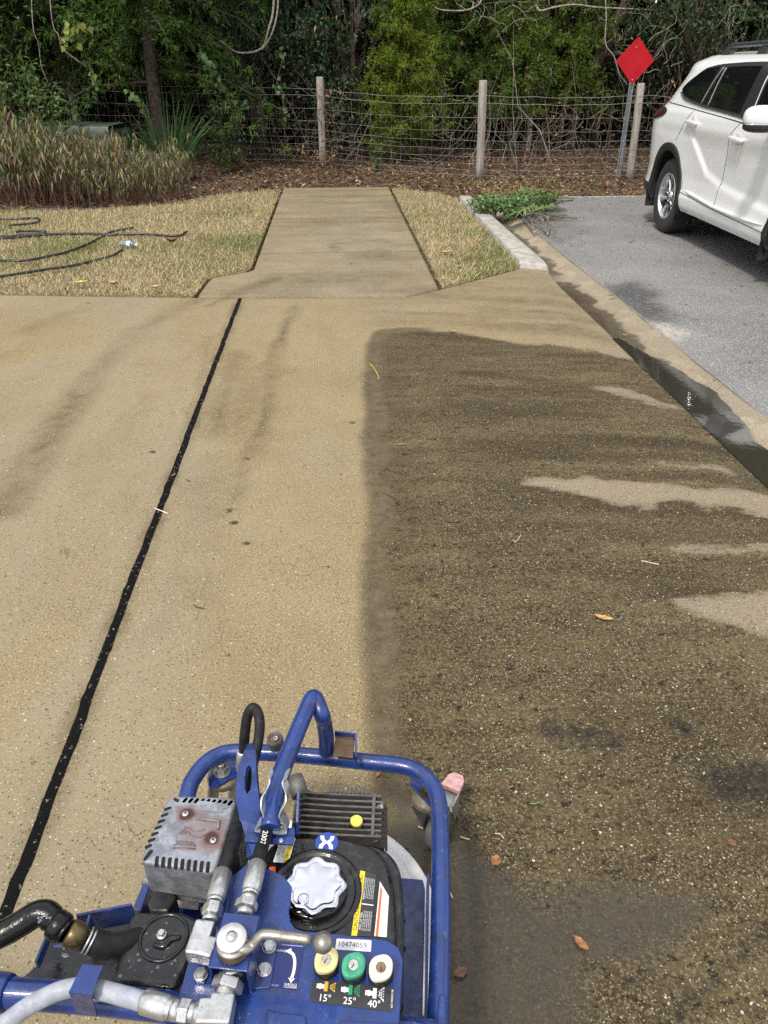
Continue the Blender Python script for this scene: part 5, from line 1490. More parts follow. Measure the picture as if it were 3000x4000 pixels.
WHITEP.set(Base_Color=WHITEP.mix(WHITEP.ss(WHITEP.noise(wq2, 140, 4, .8), .62, .70), WHITEP.mix(WHITEP.ss(WHITEP.noise(wq2, 9, 4), .35, .7), (.86, .84, .82), (.72, .69, .65)), (.06, .05, .04)), Roughness=.45); WHITEP = WHITEP.m
MUFF = NT("scorched_muffler_guard"); mq = MUFF.wpos()
mc_ = MUFF.mix(MUFF.ss(MUFF.noise(mq, 38, 5, .7), .35, .66), (.155, .165, .190), (.30, .32, .365))
mc_ = MUFF.mix(MUFF.ss(MUFF.noise(mq, 90, 4, .7), .58, .70, 0, .5), mc_, (.42, .44, .48))
def rust(pt, rad, col, amt, base):
    vm = MUFF.n("VectorMath", operation='DISTANCE'); MUFF.l(mq, vm.inputs[0]); vm.inputs[1].default_value = pt
    d = MUFF.math('ADD', vm.outputs["Value"], MUFF.math('MULTIPLY', MUFF.math('SUBTRACT', MUFF.noise(mq, 60, 4), .5), rad * .9))
    return MUFF.mix(MUFF.ss(d, rad * .55, rad * 1.05, amt, 0), base, col)
MZ = .435
sc1, sc2 = G(725, 3180, MZ), G(834, 3284, MZ)
mc_ = rust(G(800, 3250, MZ), .050, (.20, .135, .125), .65, mc_)
for p_ in (sc1, sc2): mc_ = rust(p_, .026, (.19, .11, .095), .8, mc_)
for p_ in (sc1 + V(.002, 0, 0), sc2 + V(-.004, .006, 0)): mc_ = rust(p_, .0165, (.060, .022, .018), .95, mc_)
MUFF.set(Base_Color=mc_, Metallic=.35, Roughness=.55, Normal=MUFF.bump(MUFF.noise(mq, 120, 4), .12, .002)); MUFF = MUFF.m
SLOT = simple("slot_black", (.006, .006, .006), .9)
INK = simple("label_ink", (.02, .02, .022), .6)
def flat(name, col, rough=.45): return simple(name, col, rough, 0, .05, 40)
LW, LY, LK, LB, LO, LG = flat("label_white_film", (.74, .74, .74)), flat("label_yellow", (.78, .56, .02)), flat("label_black", (.030, .028, .030)), flat("label_blue", (.012, .020, .115)), flat("label_orange", (.66, .12, .025)), flat("label_green", (.03, .30, .15))

HT = -.13        # machine yaw
mX = V(math.cos(HT), math.sin(HT), 0); mY = V(-mX.y, mX.x, 0)
sc_loc = V(-.09, .86, 0)
M = thing("surface_cleaner", sc_loc, "blue engine-driven surface cleaner standing half on the washed and half on the dirty concrete", "surface cleaner")
def pz(pts, z=None): return [G(*p) if len(p) == 3 else G(p[0], p[1], z) for p in pts]
def rnd(pts, r=.3, n=4):
    """round polygon corners (pixel or metre tuples)"""
    P = [np.array(p, float) for p in pts]; out = []; m = len(P)
    for i in range(m):
        a, b, c = P[i - 1], P[i], P[(i + 1) % m]
        ra = min(r, .45 * np.linalg.norm(a - b)); rb = min(r, .45 * np.linalg.norm(c - b))
        p, q = b + (a - b) / np.linalg.norm(a - b) * ra, b + (c - b) / np.linalg.norm(c - b) * rb
        for k in range(n + 1):
            t = k / n; out.append(tuple((1 - t) ** 2 * p + 2 * t * (1 - t) * b + t * t * q))
    return out
def slab_px(name, pts, zt, th, mat, par=M, bev=.002, r=0, seg=2):
    pp = rnd(pts, r) if r else pts
    mb = MB(); mb.prism([G(x, y, zt) for x, y in pp], (0, 0, -th)); return mb.build(name, mat, par, bev, seg)

# ---- deck
deck = MB()
dc = V(-.085, .86, 0)
deck.lathe([(.246, .022), (.252, .030), (.252, .115), (.248, .123), (.238, .127), (.222, .128), (.219, .1262), (.215, .128), (.10, .140), (.02, .142)], dc, (0, 0, 1), 72)
deck.build("deck", WHITEP, M)
mb = MB(); mb.lathe([(.2525, .012), (.2555, .014), (.2555, .040), (.2525, .042)], dc, (0, 0, 1), 72, caps=False); mb.build("skirt", RUB, M)
# ---- engine plate with turned-up sides
slab_px("engine_plate", [(600, 3400), (1560, 3428), (1652, 3436), (1660, 3475), (1650, 3990), (1000, 4010), (470, 3700)], .175, .006, BLUE, bev=.0015)
mb = MB(); a, b = G(1662, 3470, .175), G(1653, 3985, .175); d = (b - a)
mb.box((a + b) / 2 + mX * .004 + V(0, 0, .022), (.005, d.length, .05), X=V(0, 0, 1).cross(d.normalized()), Y=d); 
mb.build("plate_flange", BLUE, M)
slab_px("side_flange", [(566, 3432), (592, 3440), (553, 3553), (540, 3560), (517, 3548)], .285, .10, BLUE, bev=.002)
for p_ in ((1572, 3598), (1573, 3707)):
    mb = MB(); mb.lathe([(.006, 0), (.006, .0008)], G(*p_, .175), n=14); mb.build("plate_hole", SLOT, M)
# ---- tubular frame
ZF = .30; TR = .0178
fp = pz([(690, 3330), (735, 3095), (760, 3035), (800, 2985), (850, 2952), (905, 2938), (1000, 2938), (1150, 2948), (1300, 2962), (1450, 2978), (1560, 2990), (1625, 3010), (1680, 3055), (1708, 3110), (1717, 3180), (1722, 3350), (1722, 3500), (1720, 3700), (1716, 3850), (1712, 4030)], ZF)
# photo traces the tube's top; keep its middle at ZF
MB().tube(cr([tuple(p) for p in fp], 5), TR, 16).build("frame_tube", BLUE, M)
zr_ = .40
MB().tube(cr([(-1.35, .52, .66), (-1.0, .60, .52), tuple(G(-420, 3865, zr_ + .02)), tuple(G(0, 3876, zr_ + .01)), tuple(G(430, 3908, zr_)), tuple(G(880, 3960, zr_)), tuple(G(1300, 4010, zr_)), tuple(G(1705, 4050, zr_))], 5), .0215, 18).build("rear_tube", BLUE, M)
mb = MB(); mb.lathe([(.025, -.02), (.027, -.015), (.027, .015), (.025, .02)], G(-15, 3875, zr_ + .01), mX, 18); mb.build("tube_collar", BLUE, M)
mb = MB(); mb.prism(pz([(1600, 4000), (1690, 3990), (1690, 4060), (1600, 4060)], .36), (0, 0, -.06)); mb.prism(pz([(1716, 3880), (1742, 3885), (1742, 4060), (1700, 4060)], .355), (0, 0, -.05)); mb.build("tube_gusset", BLUE, M, .003)
# ---- hose arch: rises from the front bar and returns to the clip
b0 = G(1275, 2952, ZF)
ar = [b0, V(b0.x + .002, b0.y - .003, .36), V(b0.x - .001, b0.y - .008, .415), V(b0.x - .004, b0.y - .022, .452), tuple(G(1225, 2722, .468)), tuple(G(1190, 2790, .472)), tuple(G(1140, 2910, .472)), tuple(G(1095, 3030, .472)), tuple(G(1072, 3120, .470)), tuple(G(1055, 3240, .466))]
MB().tube(cr([tuple(p) for p in ar], 6), .0170, 16).build("hose_arch", BLUE, M)
# weld bracket on the bar
mb = MB()
bk = [(1312, 2868), (1385, 2878), (1380, 2960), (1300, 2950)]
mb.prism(pz(bk, .345), (0, 0, -.004)); mb.build("hook_plate", metal("rusty_plate", (.20, .13, .08), .6, 30, .8), M, .001)
mb = MB(); q = pz([(1308, 2862), (1390, 2872), (1390, 2962)], .35)
mb.ribbon([q[0] + V(0, 0, -.004), q[1] + V(0, 0, -.004)], V(0, 0, .018), .004); mb.ribbon([q[1] + V(0, 0, -.004), q[2] + V(0, 0, -.004)], V(0, 0, .018), .004)
mb.build("hook_lip", BLUE, M)
# ---- stub handle knob behind the arch
mb = MB(); o = G(1075, 2895, .33); mb.lathe([(.015, -.055), (.018, -.05), (.0185, .004), (.017, .010), (.0130, .011), (.012, .002)], o, V(-.05, -.1, 1), 20, 0, smooth=True); mb.build("pipe_stub", simple("grey_rubber", (.075, .073, .072), .6, 0, .2, 50), M)
mb = MB(); mb.lathe([(.0125, 0), (.0125, .0035)], o + V(0, 0, .001), V(-.05, -.1, 1), 18); mb.build("stub_core", simple("core_rust", (.16, .085, .04), .8, 0, .3, 60), M)
mb = MB(); mb.lathe([(.006, 0), (.006, .006), (.0035, .0061), (.0035, .003)], o + V(0.002, 0, .0045), V(-.05, -.1, 1), 8); mb.build("stub_bolt", STEEL, M)
# ---- castors
def castor(pl, bolt, zt, ang, brake, gold):
    c = G(*bolt, zt)
    root = thing("castor", c, None, None); root.parent = M; root.location = c - sc_loc
    mb = MB(); mb.prism(pz(pl, zt), (0, 0, -.005)); mb.build("bracket", BLUE, root, .001)
    mb = MB(); mb.lathe([(.018, 0), (.018, .003)], c, n=24); mb.lathe([(.0125, .003), (.0125, .014), (.011, .016)], c, n=6, smooth=False); mb.lathe([(.008, .016), (.008, .026), (.006, .027)], c, n=14)
    mb.build("bolt", BRASS if gold else STEEL, root)
    u = V(math.cos(ang), math.sin(ang), 0); v_ = V(-u.y, u.x, 0)
    cb = V(c.x, c.y, zt - .02)
    mb = MB(); mb.lathe([(.012, .013), (.033, .010), (.035, .004), (.035, -.004), (.028, -.012), (.010, -.014)], cb, n=32); mb.build("swivel", metal("swivel_zinc", (.30, .27, .20), .62, 50, .85), root)
    wc = V(c.x, c.y, .052) + u * .075
    mb = MB()
    for sg in (-1, 1):
        mb.prism([cb + v_ * (.024 * sg) + u * .030 + V(0, 0, -.008), cb + v_ * (.024 * sg) - u * .028 + V(0, 0, -.008), wc + v_ * (.024 * sg) - u * .016 + V(0, 0, -.010), wc + v_ * (.024 * sg) + u * .014 + V(0, 0, -.012)], v_ * .004)
    mb.build("fork", STEEL, root)
    mb = MB(); mb.lathe([(.012, -.019), (.044, -.018), (.051, -.012), (.052, 0), (.051, .012), (.044, .018), (.012, .019)], wc, v_, 30); mb.build("wheel", simple("castor_tyre", (.10, .095, .09), .7), root)
    if brake:
        e = wc + u * .100 + V(0, 0, .050)
        PK = simple("faded_pink_pedal", (.52, .30, .29), .6, 0, .22, 60, .2)
        mb = MB(); mb.prism([e - v_ * .024 - u * .028 + V(0, 0, .012), e - v_ * .021 + u * .012 + V(0, 0, .002), e - v_ * .012 + u * .030 - V(0, 0, .004), e + v_ * .012 + u * .033 - V(0, 0, .004), e + v_ * .022 + u * .014 + V(0, 0, .002), e + v_ * .024 - u * .028 + V(0, 0, .012)], V(0, 0, -.018)); mb.build("brake_pedal", PK, root, .003)
        mb = MB(); q0 = wc + u * .030 + V(0, 0, .030); q1 = e - u * .018 - V(0, 0, .012); dq = q1 - q0
        mb.box((q0 + q1) / 2, (dq.length, .046, .004), X=dq, Y=v_)
        for sg in (-1, 1): mb.prism([q1 + v_ * (.024 * sg) + V(0, 0, .016), q0 + v_ * (.024 * sg) + V(0, 0, .022), wc + v_ * (.025 * sg) + u * .046 - V(0, 0, .02), wc + v_ * (.025 * sg) + u * .066 - V(0, 0, .012)], v_ * .003)
        mb.build("brake_arm", STEEL, root)
castor([(1602, 3018), (1640, 3010), (1720, 3085), (1728, 3180), (1694, 3165), (1602, 3062)], (1672, 3095), .262, 1.05, True, True)
castor([(812, 3043), (835, 2995), (950, 2925), (955, 3010), (820, 3086)], (868, 3016), .262, -1.9, False, False)
# ---- engine block
engine = [(1150, 3120), (1225, 3092), (1300, 3088), (1455, 3096), (1500, 3130), (1502, 3290), (1130, 3290)]
blk = slab_px("engine_block", engine, .335, .15, ALUM, bev=.006, r=14)
mb = MB()
for i in range(8):
    y = 3122 + i * 22.5
    x0 = 1172 - i * 5
    p = pz([(x0, y, .336), (x0 + 30, y - 6, .347), (1300, y + 2, .350), (1490, y + 10, .346)])
    mb.ribbon(p, V(0, 0, .034), .0042)
mb.build("cooling_fin", ALUM, blk)
mb = MB()
for i in range(9):
    x = 1290 + i * 17; mb.ribbon(pz([(x, 3092, .345), (x + 4, 3122, .349)]), V(0, 0, .030), .0036)
for i in range(7):
    y = 3150 + i * 24; mb.ribbon(pz([(1482, y, .345), (1505, y + 4, .332), (1510, y + 20, .30)]), V(0, 0, .02), .004)
mb.ribbon(pz([(1462, 3120, .350), (1455, 3280, .350)]), V(0, 0, .03), .006)
mb.build("cylinder_rib", ALUM, blk)
mb = MB()
for p_ in ((1448, 3118), (1198, 3100)): mb.lathe([(.009, -.02), (.009, .002), (.0055, .003), (.005, -.003)], G(*p_, .352), n=14)
mb.build("screw_boss", ALUM, blk)
mb = MB()
for p_ in ((1484, 3150), (1466, 3275)): mb.lathe([(.0075, -.014), (.0075, .005), (.006, .007)], G(*p_, .350), (mX + V(0, 0, .4)), n=6, smooth=False)
mb.build("head_bolt", ZINC, blk)
mb = MB(); a, b = G(1152, 3035, .33), G(1172, 3110, .32); mb.tube([a, (a + b) / 2, b], [.016, .019, .017], 14); mb.tube([b, b + mX * .03], [.014, .010], 10); mb.build("carburettor_boss", simple("grey_casting", (.15, .145, .14), .6, .3, .2, 60), blk)
mb = MB(); o = G(1393, 3232, .352); mb.lathe([(.0135, -.012), (.0135, .012), (.0125, .0145)], o, n=24, lobe=lambda a, h: 1 + .03 * math.cos(14 * a)); dip = mb.build("oil_filler", BLACKP, M)
mb = MB(); mb.lathe([(.0108, .0145), (.0118, .016), (.0116, .0215), (.0098, .0225), (.0092, .0215)], o, n=24); mb.build("yellow_cap", simple("yellow_plastic", (.74, .58, .09), .4, 0, .08, 40), dip)
# ---- recoil / tank
ZT = .410
lower = [(1060, 3300), (1150, 3265), (1480, 3300), (1538, 3345), (1566, 3400), (1580, 3560), (1575, 3960), (1050, 3960)]
slab_px("tank_skirt", lower, .385, .10, BLACKP, bev=.006, r=40)
tank_o = [(1040, 3285), (1165, 3262), (1330, 3262), (1470, 3300), (1520, 3365), (1545, 3470), (1552, 3700), (1540, 3950), (1000, 3950), (1015, 3500)]
tank = slab_px("fuel_tank", tank_o, ZT, .07, BLACKP, bev=.014, r=60, seg=4)
cc = G(1232, 3482, ZT)
mb = MB(); mb.lathe([(.080, -.004), (.078, .002), (.073, .0045), (.068, .002), (.064, -.002), (.050, -.003)], cc, n=56); mb.build("filler_ring", BLACKP, tank)
mb = MB()
def lob(a, h): return 1 + .075 * math.cos(8 * a + .5) if h > .004 else 1 + .02 * math.cos(8 * a + .5)
mb.lathe([(.050, -.002), (.0505, .014), (.0500, .018), (.047, .0215), (.043, .0222), (.041, .0205), (.036, .0198), (.012, .0195)], cc, n=96, lobe=lob); cap = mb.build("fuel_cap", CHROMEC, M)
mb = MB(); mb.lathe([(.052, -.003), (.0535, .003), (.0535, .010), (.050, .012)], cc, n=60); mb.build("cap_skirt", BLACKP, cap)
mb = MB(); o = G(1185, 3512, ZT + .0205); mb.lathe([(.0095, 0), (.0095, .0012), (.0065, .0016), (.0055, .0004)], o, n=18); mb.build("cap_vent", CHROMEC, cap)

# ---- decals: a quad given by its four corners, drawn in metres
class Decal:
    def __init__(s, quad, z, lift=.0008):
        s.q = [G(x, y, z) if not isinstance(z, (list, tuple)) else G(x, y, z[i]) for i, (x, y) in enumerate(quad)]   # TL TR BR BL
        s.W = ((s.q[1] - s.q[0]).length + (s.q[2] - s.q[3]).length) / 2; s.H = ((s.q[3] - s.q[0]).length + (s.q[2] - s.q[1]).length) / 2
        s.N = (s.q[1] - s.q[0]).cross(s.q[0] - s.q[3]).normalized(); s.mb = MB(); s.k = lift
    def P(s, x, y, lay=1):
        u, v_ = x / s.W, y / s.H
        return s.q[0] * ((1 - u) * (1 - v_)) + s.q[1] * (u * (1 - v_)) + s.q[2] * (u * v_) + s.q[3] * ((1 - u) * v_) + s.N * (s.k + .0003 * lay)
    def poly(s, pts, mi, lay=1):
        n_ = len(pts); ar_ = sum(pts[i][0] * pts[(i + 1) % n_][1] - pts[(i + 1) % n_][0] * pts[i][1] for i in range(n_))
        s.mb.add([s.P(x * s.W, y * s.H, lay) for x, y in (pts if ar_ < 0 else pts[::-1])], [tuple(range(n_))], mi); return s
    def rect(s, x0, y0, x1, y1, mi, lay=1): return s.poly([(x0, y0), (x1, y0), (x1, y1), (x0, y1)], mi, lay)
    def card(s, mi=0, r=.12):
        a = s.W / s.H; pts = rnd([(0, 0), (a, 0), (a, 1), (0, 1)], r * min(1, a)); s.poly([(x / a, y) for x, y in pts], mi, 0); return s
    def text(s, body, x, y, size, mi, rot=0, lay=2, align='CENTER', sp=1.0):
        c_, n_ = math.cos(rot), math.sin(rot)
        s.mb.text(body, lambda a, b: s.P(x * s.W + a * c_ + b * n_, y * s.H + a * n_ - b * c_, lay), size, mi, align, sp); return s
    def build(s, name, mats, par): return s.mb.build(name, mats, par)
# X badge
bc = G(1276, 3292, ZT)
mb = MB(); mb.lathe([(.0208, .0005), (.0206, .0011), (.02, .0012)], bc, n=40)
def bxp(u, v_): return bc + (mX * u - mY * v_) * .0206 + V(0, 0, .0015)
for sx in (-1, 1):
    mb.add([bxp(sx * a, b) for a, b in ((.62, -.62), (.30, -.62), (.24, -.30), (.0, -.10), (0, .10), (.20, .27), (.30, .62), (.62, .62), (.58, .26), (.32, .0), (.56, -.26))][::(1 if sx < 0 else -1)], [tuple(range(11))], 1)
mb.build("round_badge", [flat("badge_blue", (.020, .055, .30)), LW], tank)
# yellow / black caution strip
d = Decal([(1408, 3402), (1470, 3416), (1448, 3660), (1372, 3656)], ZT)
d.card(2, .05).rect(0, 0, .30, 1, 1, 1)
d.text("CAUTION/PRECAUCION", .155, .50, .0086, 3, -math.pi / 2, 2, sp=.98)
d.text("RIESGO DE FUEGO", .40, .27, .0046, 0, -math.pi / 2); d.text("RISK OF FIRE", .40, .78, .0050, 0, -math.pi / 2)
for k in range(5):
    d.text("No fume mientras llena el tanque", .52 + .1 * k, .26, .0027, 0, -math.pi / 2); d.text("Do not fill tank while hot", .52 + .1 * k, .77, .0032, 0, -math.pi / 2)
d.rect(.33, .510, 1, .525, 0, 1)
d.build("caution_label", [LW, LY, LK, INK], tank)
d = Decal([(1484, 3444), (1519, 3500), (1510, 3662), (1462, 3658)], ZT, .0010)
d.poly([(0, 0), (1, .02), (1, 1), (0, 1)], 0, 0).rect(.10, .08, .32, 1, 1, 1)
for k in range(4): d.text("gasoline vapour is flammable", .47 + .12 * k, .58, .0026, 2, -math.pi / 2)
d.build("warning_label", [LW, LO, flat("grey_print", (.22, .22, .22))], tank)
d = Decal([(1098, 3272), (1155, 3274), (1126, 3372), (1066, 3369)], ZT)
d.card(0, .08).rect(.62, .03, .96, .97, 1, 1); d.text("CAUTION", .80, .50, .0068, 2, math.pi / 2)
for k, tx in enumerate(("HOT MUFFLER CAN", "BURN YOU.", "Stay away if engine", "has been running.")): d.text(tx, .50 - .125 * k, .5, .0034, 2, math.pi / 2)
d.build("muffler_label", [LW, LY, INK], tank)
d = Decal([(1050, 3388), (1076, 3386), (1078, 3420), (1056, 3424)], ZT); d.card(0, .1); d.build("orange_label", [LO], tank)

# ---- starter side and muffler
mtop = [(672, 3108), (926, 3112), (920, 3140), (834, 3404), (815, 3414), (556, 3372), (544, 3358)]
mtop = [(660, 3106), (930, 3113), (838, 3412), (543, 3366)]
bot_ = [(664, 3130), (936, 3130), (860, 3440), (560, 3412)]
mb = MB(); mb.prism([G(x, y, MZ) for x, y in rnd(mtop, 34, 5)], (0, 0, -.085), smooth=False); muff = mb.build("muffler_guard", MUFF, M, .006, 4)
def slot(mb, a, b, wdt, z=MZ, n=6):
    a, b = G(*a, z), G(*b, z); d_ = (b - a).normalized(); t_ = V(-d_.y, d_.x, 0) * wdt / 2
    pts = []
    for k in range(n + 1):
        an = math.pi * k / n; pts.append(b + d_ * (wdt / 2 * math.sin(an)) + t_ * math.cos(an))
    for k in range(n + 1):
        an = math.pi * k / n; pts.append(a - d_ * (wdt / 2 * math.sin(an)) - t_ * math.cos(an))
    mb.prism([p + V(0, 0, .0006) for p in pts], (0, 0, -.002))
mb = MB()
for k in range(9):
    x = 614 + k * 25.0; y = 3350 + k * 2.7
    slot(mb, (x, y), (x - 4, y + 30), .0062)
for k in range(9):
    x = 723 + k * 22.0; y = 3119 + k * 1.4
    slot(mb, (x + 5, y + 2), (x - 4, y + 12), .0062, MZ - .0006)
for k in range(7):
    x = 664 - k * 12.6; y = 3156 + k * 24.5
    slot(mb, (x, y), (x - 17, y + 6), .0058)
slot(mb, (590, 3326), (568, 3354), .007); slot(mb, (683, 3122), (694, 3128), .006)
mb.build("vent_slot", SLOT, muff)
mb = MB()
for (a, b) in (((785, 3138), (880, 3150)), ((792, 3158), (860, 3166))):
    slot(mb, a, b, .010, MZ + .0006)
for pts in ([(765, 3196), (840, 3206), (856, 3210), (852, 3240)],):
    mb.tube(pz(pts, MZ + .0008), .003, 6)
mb.build("pressed_rib", MUFF, muff)
mb = MB()          # pressed pictogram: a hand over a hot surface
for pts in ([(722, 3230), (740, 3236), (760, 3248), (790, 3243), (802, 3240)], [(718, 3256), (738, 3250), (745, 3262), (775, 3272), (800, 3262)], [(702, 3252), (722, 3246), (738, 3250)], [(704, 3258), (724, 3256)], [(706, 3246), (720, 3240), (726, 3232), (722, 3228)]):
    mb.tube(cr([tuple(p) for p in pz(pts, MZ + .0003)], 4), .0011, 5)
for pts in ([(676, 3312), (764, 3316)], [(678, 3304), (700, 3290), (752, 3296), (765, 3306)]): mb.tube(pz(pts, MZ + .0002), .0015, 5)
for k in range(9): mb.tube(pz([(690 + k * 8, 3300 + k * .6), (691 + k * 8, 3284 + k * .6)], MZ + .0002), .0009, 4)
mb.build("pressed_pictogram", simple("rust_emboss", (.17, .125, .12), .6, .3, .2, 60), muff)
for p_ in (sc1, sc2):
    mb = MB(); mb.lathe([(.0065, 0), (.0065, .002), (.0055, .0036), (.002, .004)], p_, n=18); s_ = mb.build("screw", ZINC, muff)
    mb = MB(); mb.box(p_ + V(0, 0, .0040), (.0060, .0014, .0008), .5); mb.box(p_ + V(0, 0, .0040), (.0014, .0060, .0009), .5); mb.build("cross_slot", SLOT, s_)
slab_px("muffler", [(660, 3150), (905, 3150), (835, 3430), (565, 3400)], .36, .09, MUFF, bev=.012, r=30)
mb = MB(); mb.tube(cr([tuple(p) for p in pz([(560, 3440, .36), (640, 3455, .362), (720, 3462, .362), (800, 3462, .36), (860, 3430, .36)])], 4), .008, 8); mb.build("muffler_seam", MUFF, M)
mb = MB(); mb.tube(pz([(703, 3420, .352), (706, 3452, .350), (735, 3482, .345)]), .0014, 5); mb.build("rust_streak", simple("orange_rust", (.36, .13, .03), .9), M)
# shroud louvre side by the muffler
slab_px("cooling_shroud", [(915, 3190), (958, 3200), (930, 3330), (860, 3500), (840, 3470)], .405, .10, simple("shroud_black", (.014, .014, .015), .5), bev=.004)
mb = MB()
for k in range(5):
    x, y = 934 - k * 10, 3215 + k * 26
    slot(mb, (x - 12, y), (x + 8, y + 5), .0085, .4062)
mb.build("shroud_louvre", simple("louvre_grey", (.24, .24, .25), .5, .4), M)
# engine dark mass under the panel
slab_px("crankcase", [(860, 3440), (1140, 3300), (1140, 3700), (760, 3640)], .33, .15, simple("dark_casting", (.022, .021, .020), .6, .2, .3, 40, .2), bev=.01)
mb = MB()
for pts, r_ in (([(835, 3500, .36), (870, 3480, .35), (905, 3470, .34)], .006), ([(850, 3530, .36), (880, 3550, .36), (880, 3590, .35)], .009), ([(790, 3560, .345), (840, 3530, .34), (890, 3500, .34)], .007)):
    mb.tube(cr([tuple(p) for p in pz(pts)], 4), r_, 8)
mb.build("carburettor_link", ALUM, M)
slab_px("white_baffle", [(676, 3460), (800, 3468), (772, 3545), (640, 3530)], .20, .01, simple("baffle_dusty", (.42, .39, .34), .7, 0, .2, 20), bev=.002)
slab_px("side_bracket", [(600, 3475), (668, 3455), (690, 3500), (655, 3560), (590, 3560), (575, 3530)], .30, .05, simple("bracket_black", (.02, .02, .021), .5), bev=.004)

# ---- air cleaner
ao = [(512, 3556), (715, 3552), (800, 3600), (760, 3720), (690, 3868), (425, 3842)]
airc = slab_px("air_cleaner_cover", ao, .405, .10, BLACKP, bev=.013, r=40, seg=4)
mb = MB(); o = G(640, 3662, .405)
mb.lathe([(.040, -.001), (.0395, .002), (.037, .0032), (.0345, .002), (.034, -.0005)], o, n=44, caps=False); mb.build("cover_ring", BLACKP, airc)
mb = MB(); mb.tube(cr([tuple(p) for p in pz([(600, 3690), (640, 3692), (665, 3668), (706, 3660)], .4065)], 6), [.003 + .004 * math.sin(math.pi * i / 18) for i in range(19)], 8, flat=.6); mb.build("cover_ridge", BLACKP, airc)
mb = MB(); o = G(632, 3650, .408); mb.lathe([(.0085, -.002), (.0085, .001), (.006, .0015)], o, n=16); mb.lathe([(.0055, 0), (.0055, .006), (.0045, .0075)], o, n=12); mb.build("cover_screw", ZINC, airc)
drp = MB(); r7 = np.random.default_rng(150)
for k in range(22):
    x, y = 470 + 220 * r7.random(), 3580 + 250 * r7.random()
    drp.ell(G(x, y, .4052), (.0016 + .0022 * r7.random(),) * 2 + (.0009,), nu=8, nv=5)
wd_ = NT("water_drop"); wd_.set(Base_Color=(.9, .92, .95), Roughness=.02); wd_.b.inputs["Transmission Weight"].default_value = .9; wd_.b.inputs["IOR"].default_value = 1.33
drp.build("water_drop", wd_.m, airc)

# ---- control panel
ZP = .455
pan_o = [(1008, 3386), (1060, 3398), (1108, 3420), (1140, 3462), (1136, 3510), (1128, 3560), (1134, 3600), (1152, 3625), (1185, 3636), (1360, 3652), (1510, 3672), (1556, 3700), (1574, 3750), (1566, 3880), (1556, 4060), (640, 4050), (655, 3960), (700, 3890), (740, 3740), (790, 3640), (850, 3560), (905, 3430), (940, 3395)]
panel = slab_px("control_panel", pan_o, ZP, .006, BLUE, bev=.0012)
mb = MB(); mb.prism(pz([(1040, 3938), (1075, 3952), (1180, 3962), (1196, 3978), (1196, 4060), (1040, 4060)], ZP + .006), (0, 0, -.006)); mb.build("panel_tab", BLUE, panel, .002)
mb = MB(); mb.prism(pz([(1330, 3985), (1560, 3998), (1556, 4060), (1330, 4060)], ZP + .003), (0, 0, -.003)); mb.build("panel_edge", BLUE, panel, .001)
slab_px("panel_support", [(1000, 3660), (1500, 3690), (1500, 4060), (1000, 4060)], ZP - .006, .10, BLUE, bev=.002)
slab_px("valve_riser", [(905, 3420), (1005, 3340), (1000, 3500), (870, 3600)], ZP + .001, .06, BLUE, bev=.003)
# valve housing: a bent plate over the ball valve
ZV = .520
hous = [(872, 3562), (1018, 3576), (968, 3796), (812, 3778)]
mb = MB(); mb.prism(pz(hous, ZV), (0, 0, -.003))
tp4 = pz(hous, ZV)
def down(p, dz, o_=V(0, 0, 0)): return p + V(0, 0, -dz) + o_
for a, b in ((0, 3), (1, 2)):
    o1 = mX * (.003 if a == 1 else -.003)
    mb.add([tp4[a], tp4[b], down(tp4[b], .058), down(tp4[a], .058), tp4[a] - o1, tp4[b] - o1, down(tp4[b], .058) - o1, down(tp4[a], .058) - o1], [(0, 1, 2, 3), (7, 6, 5, 4), (0, 4, 5, 1), (2, 6, 7, 3), (0, 3, 7, 4), (1, 5, 6, 2)])
vh = mb.build("valve_housing", BLUE, M, .0012)
slab_px("housing_foot", [(795, 3602), (862, 3600), (800, 3842), (760, 3836)], ZP + .004, .004, BLUE, vh, .001, 8)
slab_px("housing_foot", [(1030, 3672), (1084, 3682), (1056, 3858), (985, 3862)], ZP + .004, .004, BLUE, vh, .001, 8)
for p_ in ((828, 3644), (785, 3806), (1052, 3699), (1033, 3788)):
    o = G(*p_, ZP + .005); mb = MB(); mb.lathe([(.0092, 0), (.0092, .0055), (.0078, .007)], o, n=6, smooth=False); mb.lathe([(.0105, -.001), (.0105, .001)], o, n=18); mb.build("flange_bolt", ZINC, vh)
# stem, washer and lever
o = G(905, 3664, ZV + .020)
mb = MB(); mb.lathe([(.024, -.020), (.024, -.015), (.017, -.012), (.015, -.002)], o + V(.002, -.004, 0), n=24); mb.build("valve_stem", metal("stem_dark", (.12, .10, .08), .5), M)
mb = MB(); mb.lathe([(.0205, -.002), (.0212, 0), (.0205, .003), (.008, .0035)], o, n=32); was = mb.build("lever_washer", simple("white_washer", (.66, .66, .68), .3, .3, .10, 60), M)
mb = MB(); mb.lathe([(.0085, .0034), (.0085, .0046), (.0065, .0075), (.002, .0085)], o, n=18); mb.build("screw_head", ZINC, was)
lev = pz([(905, 3690, ZV + .012), (955, 3706, ZV + .012), (985, 3690, ZV + .013), (1012, 3660, ZV + .022), (1040, 3648, ZV + .026), (1130, 3658, ZV + .028), (1215, 3670, ZV + .028)])
LEVM = metal("worn_lever", (.34, .32, .28), .40, 45, .6)
mb = MB(); mb.tube(cr([tuple(p) for p in lev], 5), [.010 - .0025 * min(1, i / 12) for i in range(31)], 12, flat=.75)
mb.ell(G(1262, 3682, ZV + .028), (.0150, .0150, .0135), nu=20, nv=12); mb.ell(o + V(.001, -.004, -.008), (.0235, .022, .0045), nu=26); mb.build("valve_lever", LEVM, M)

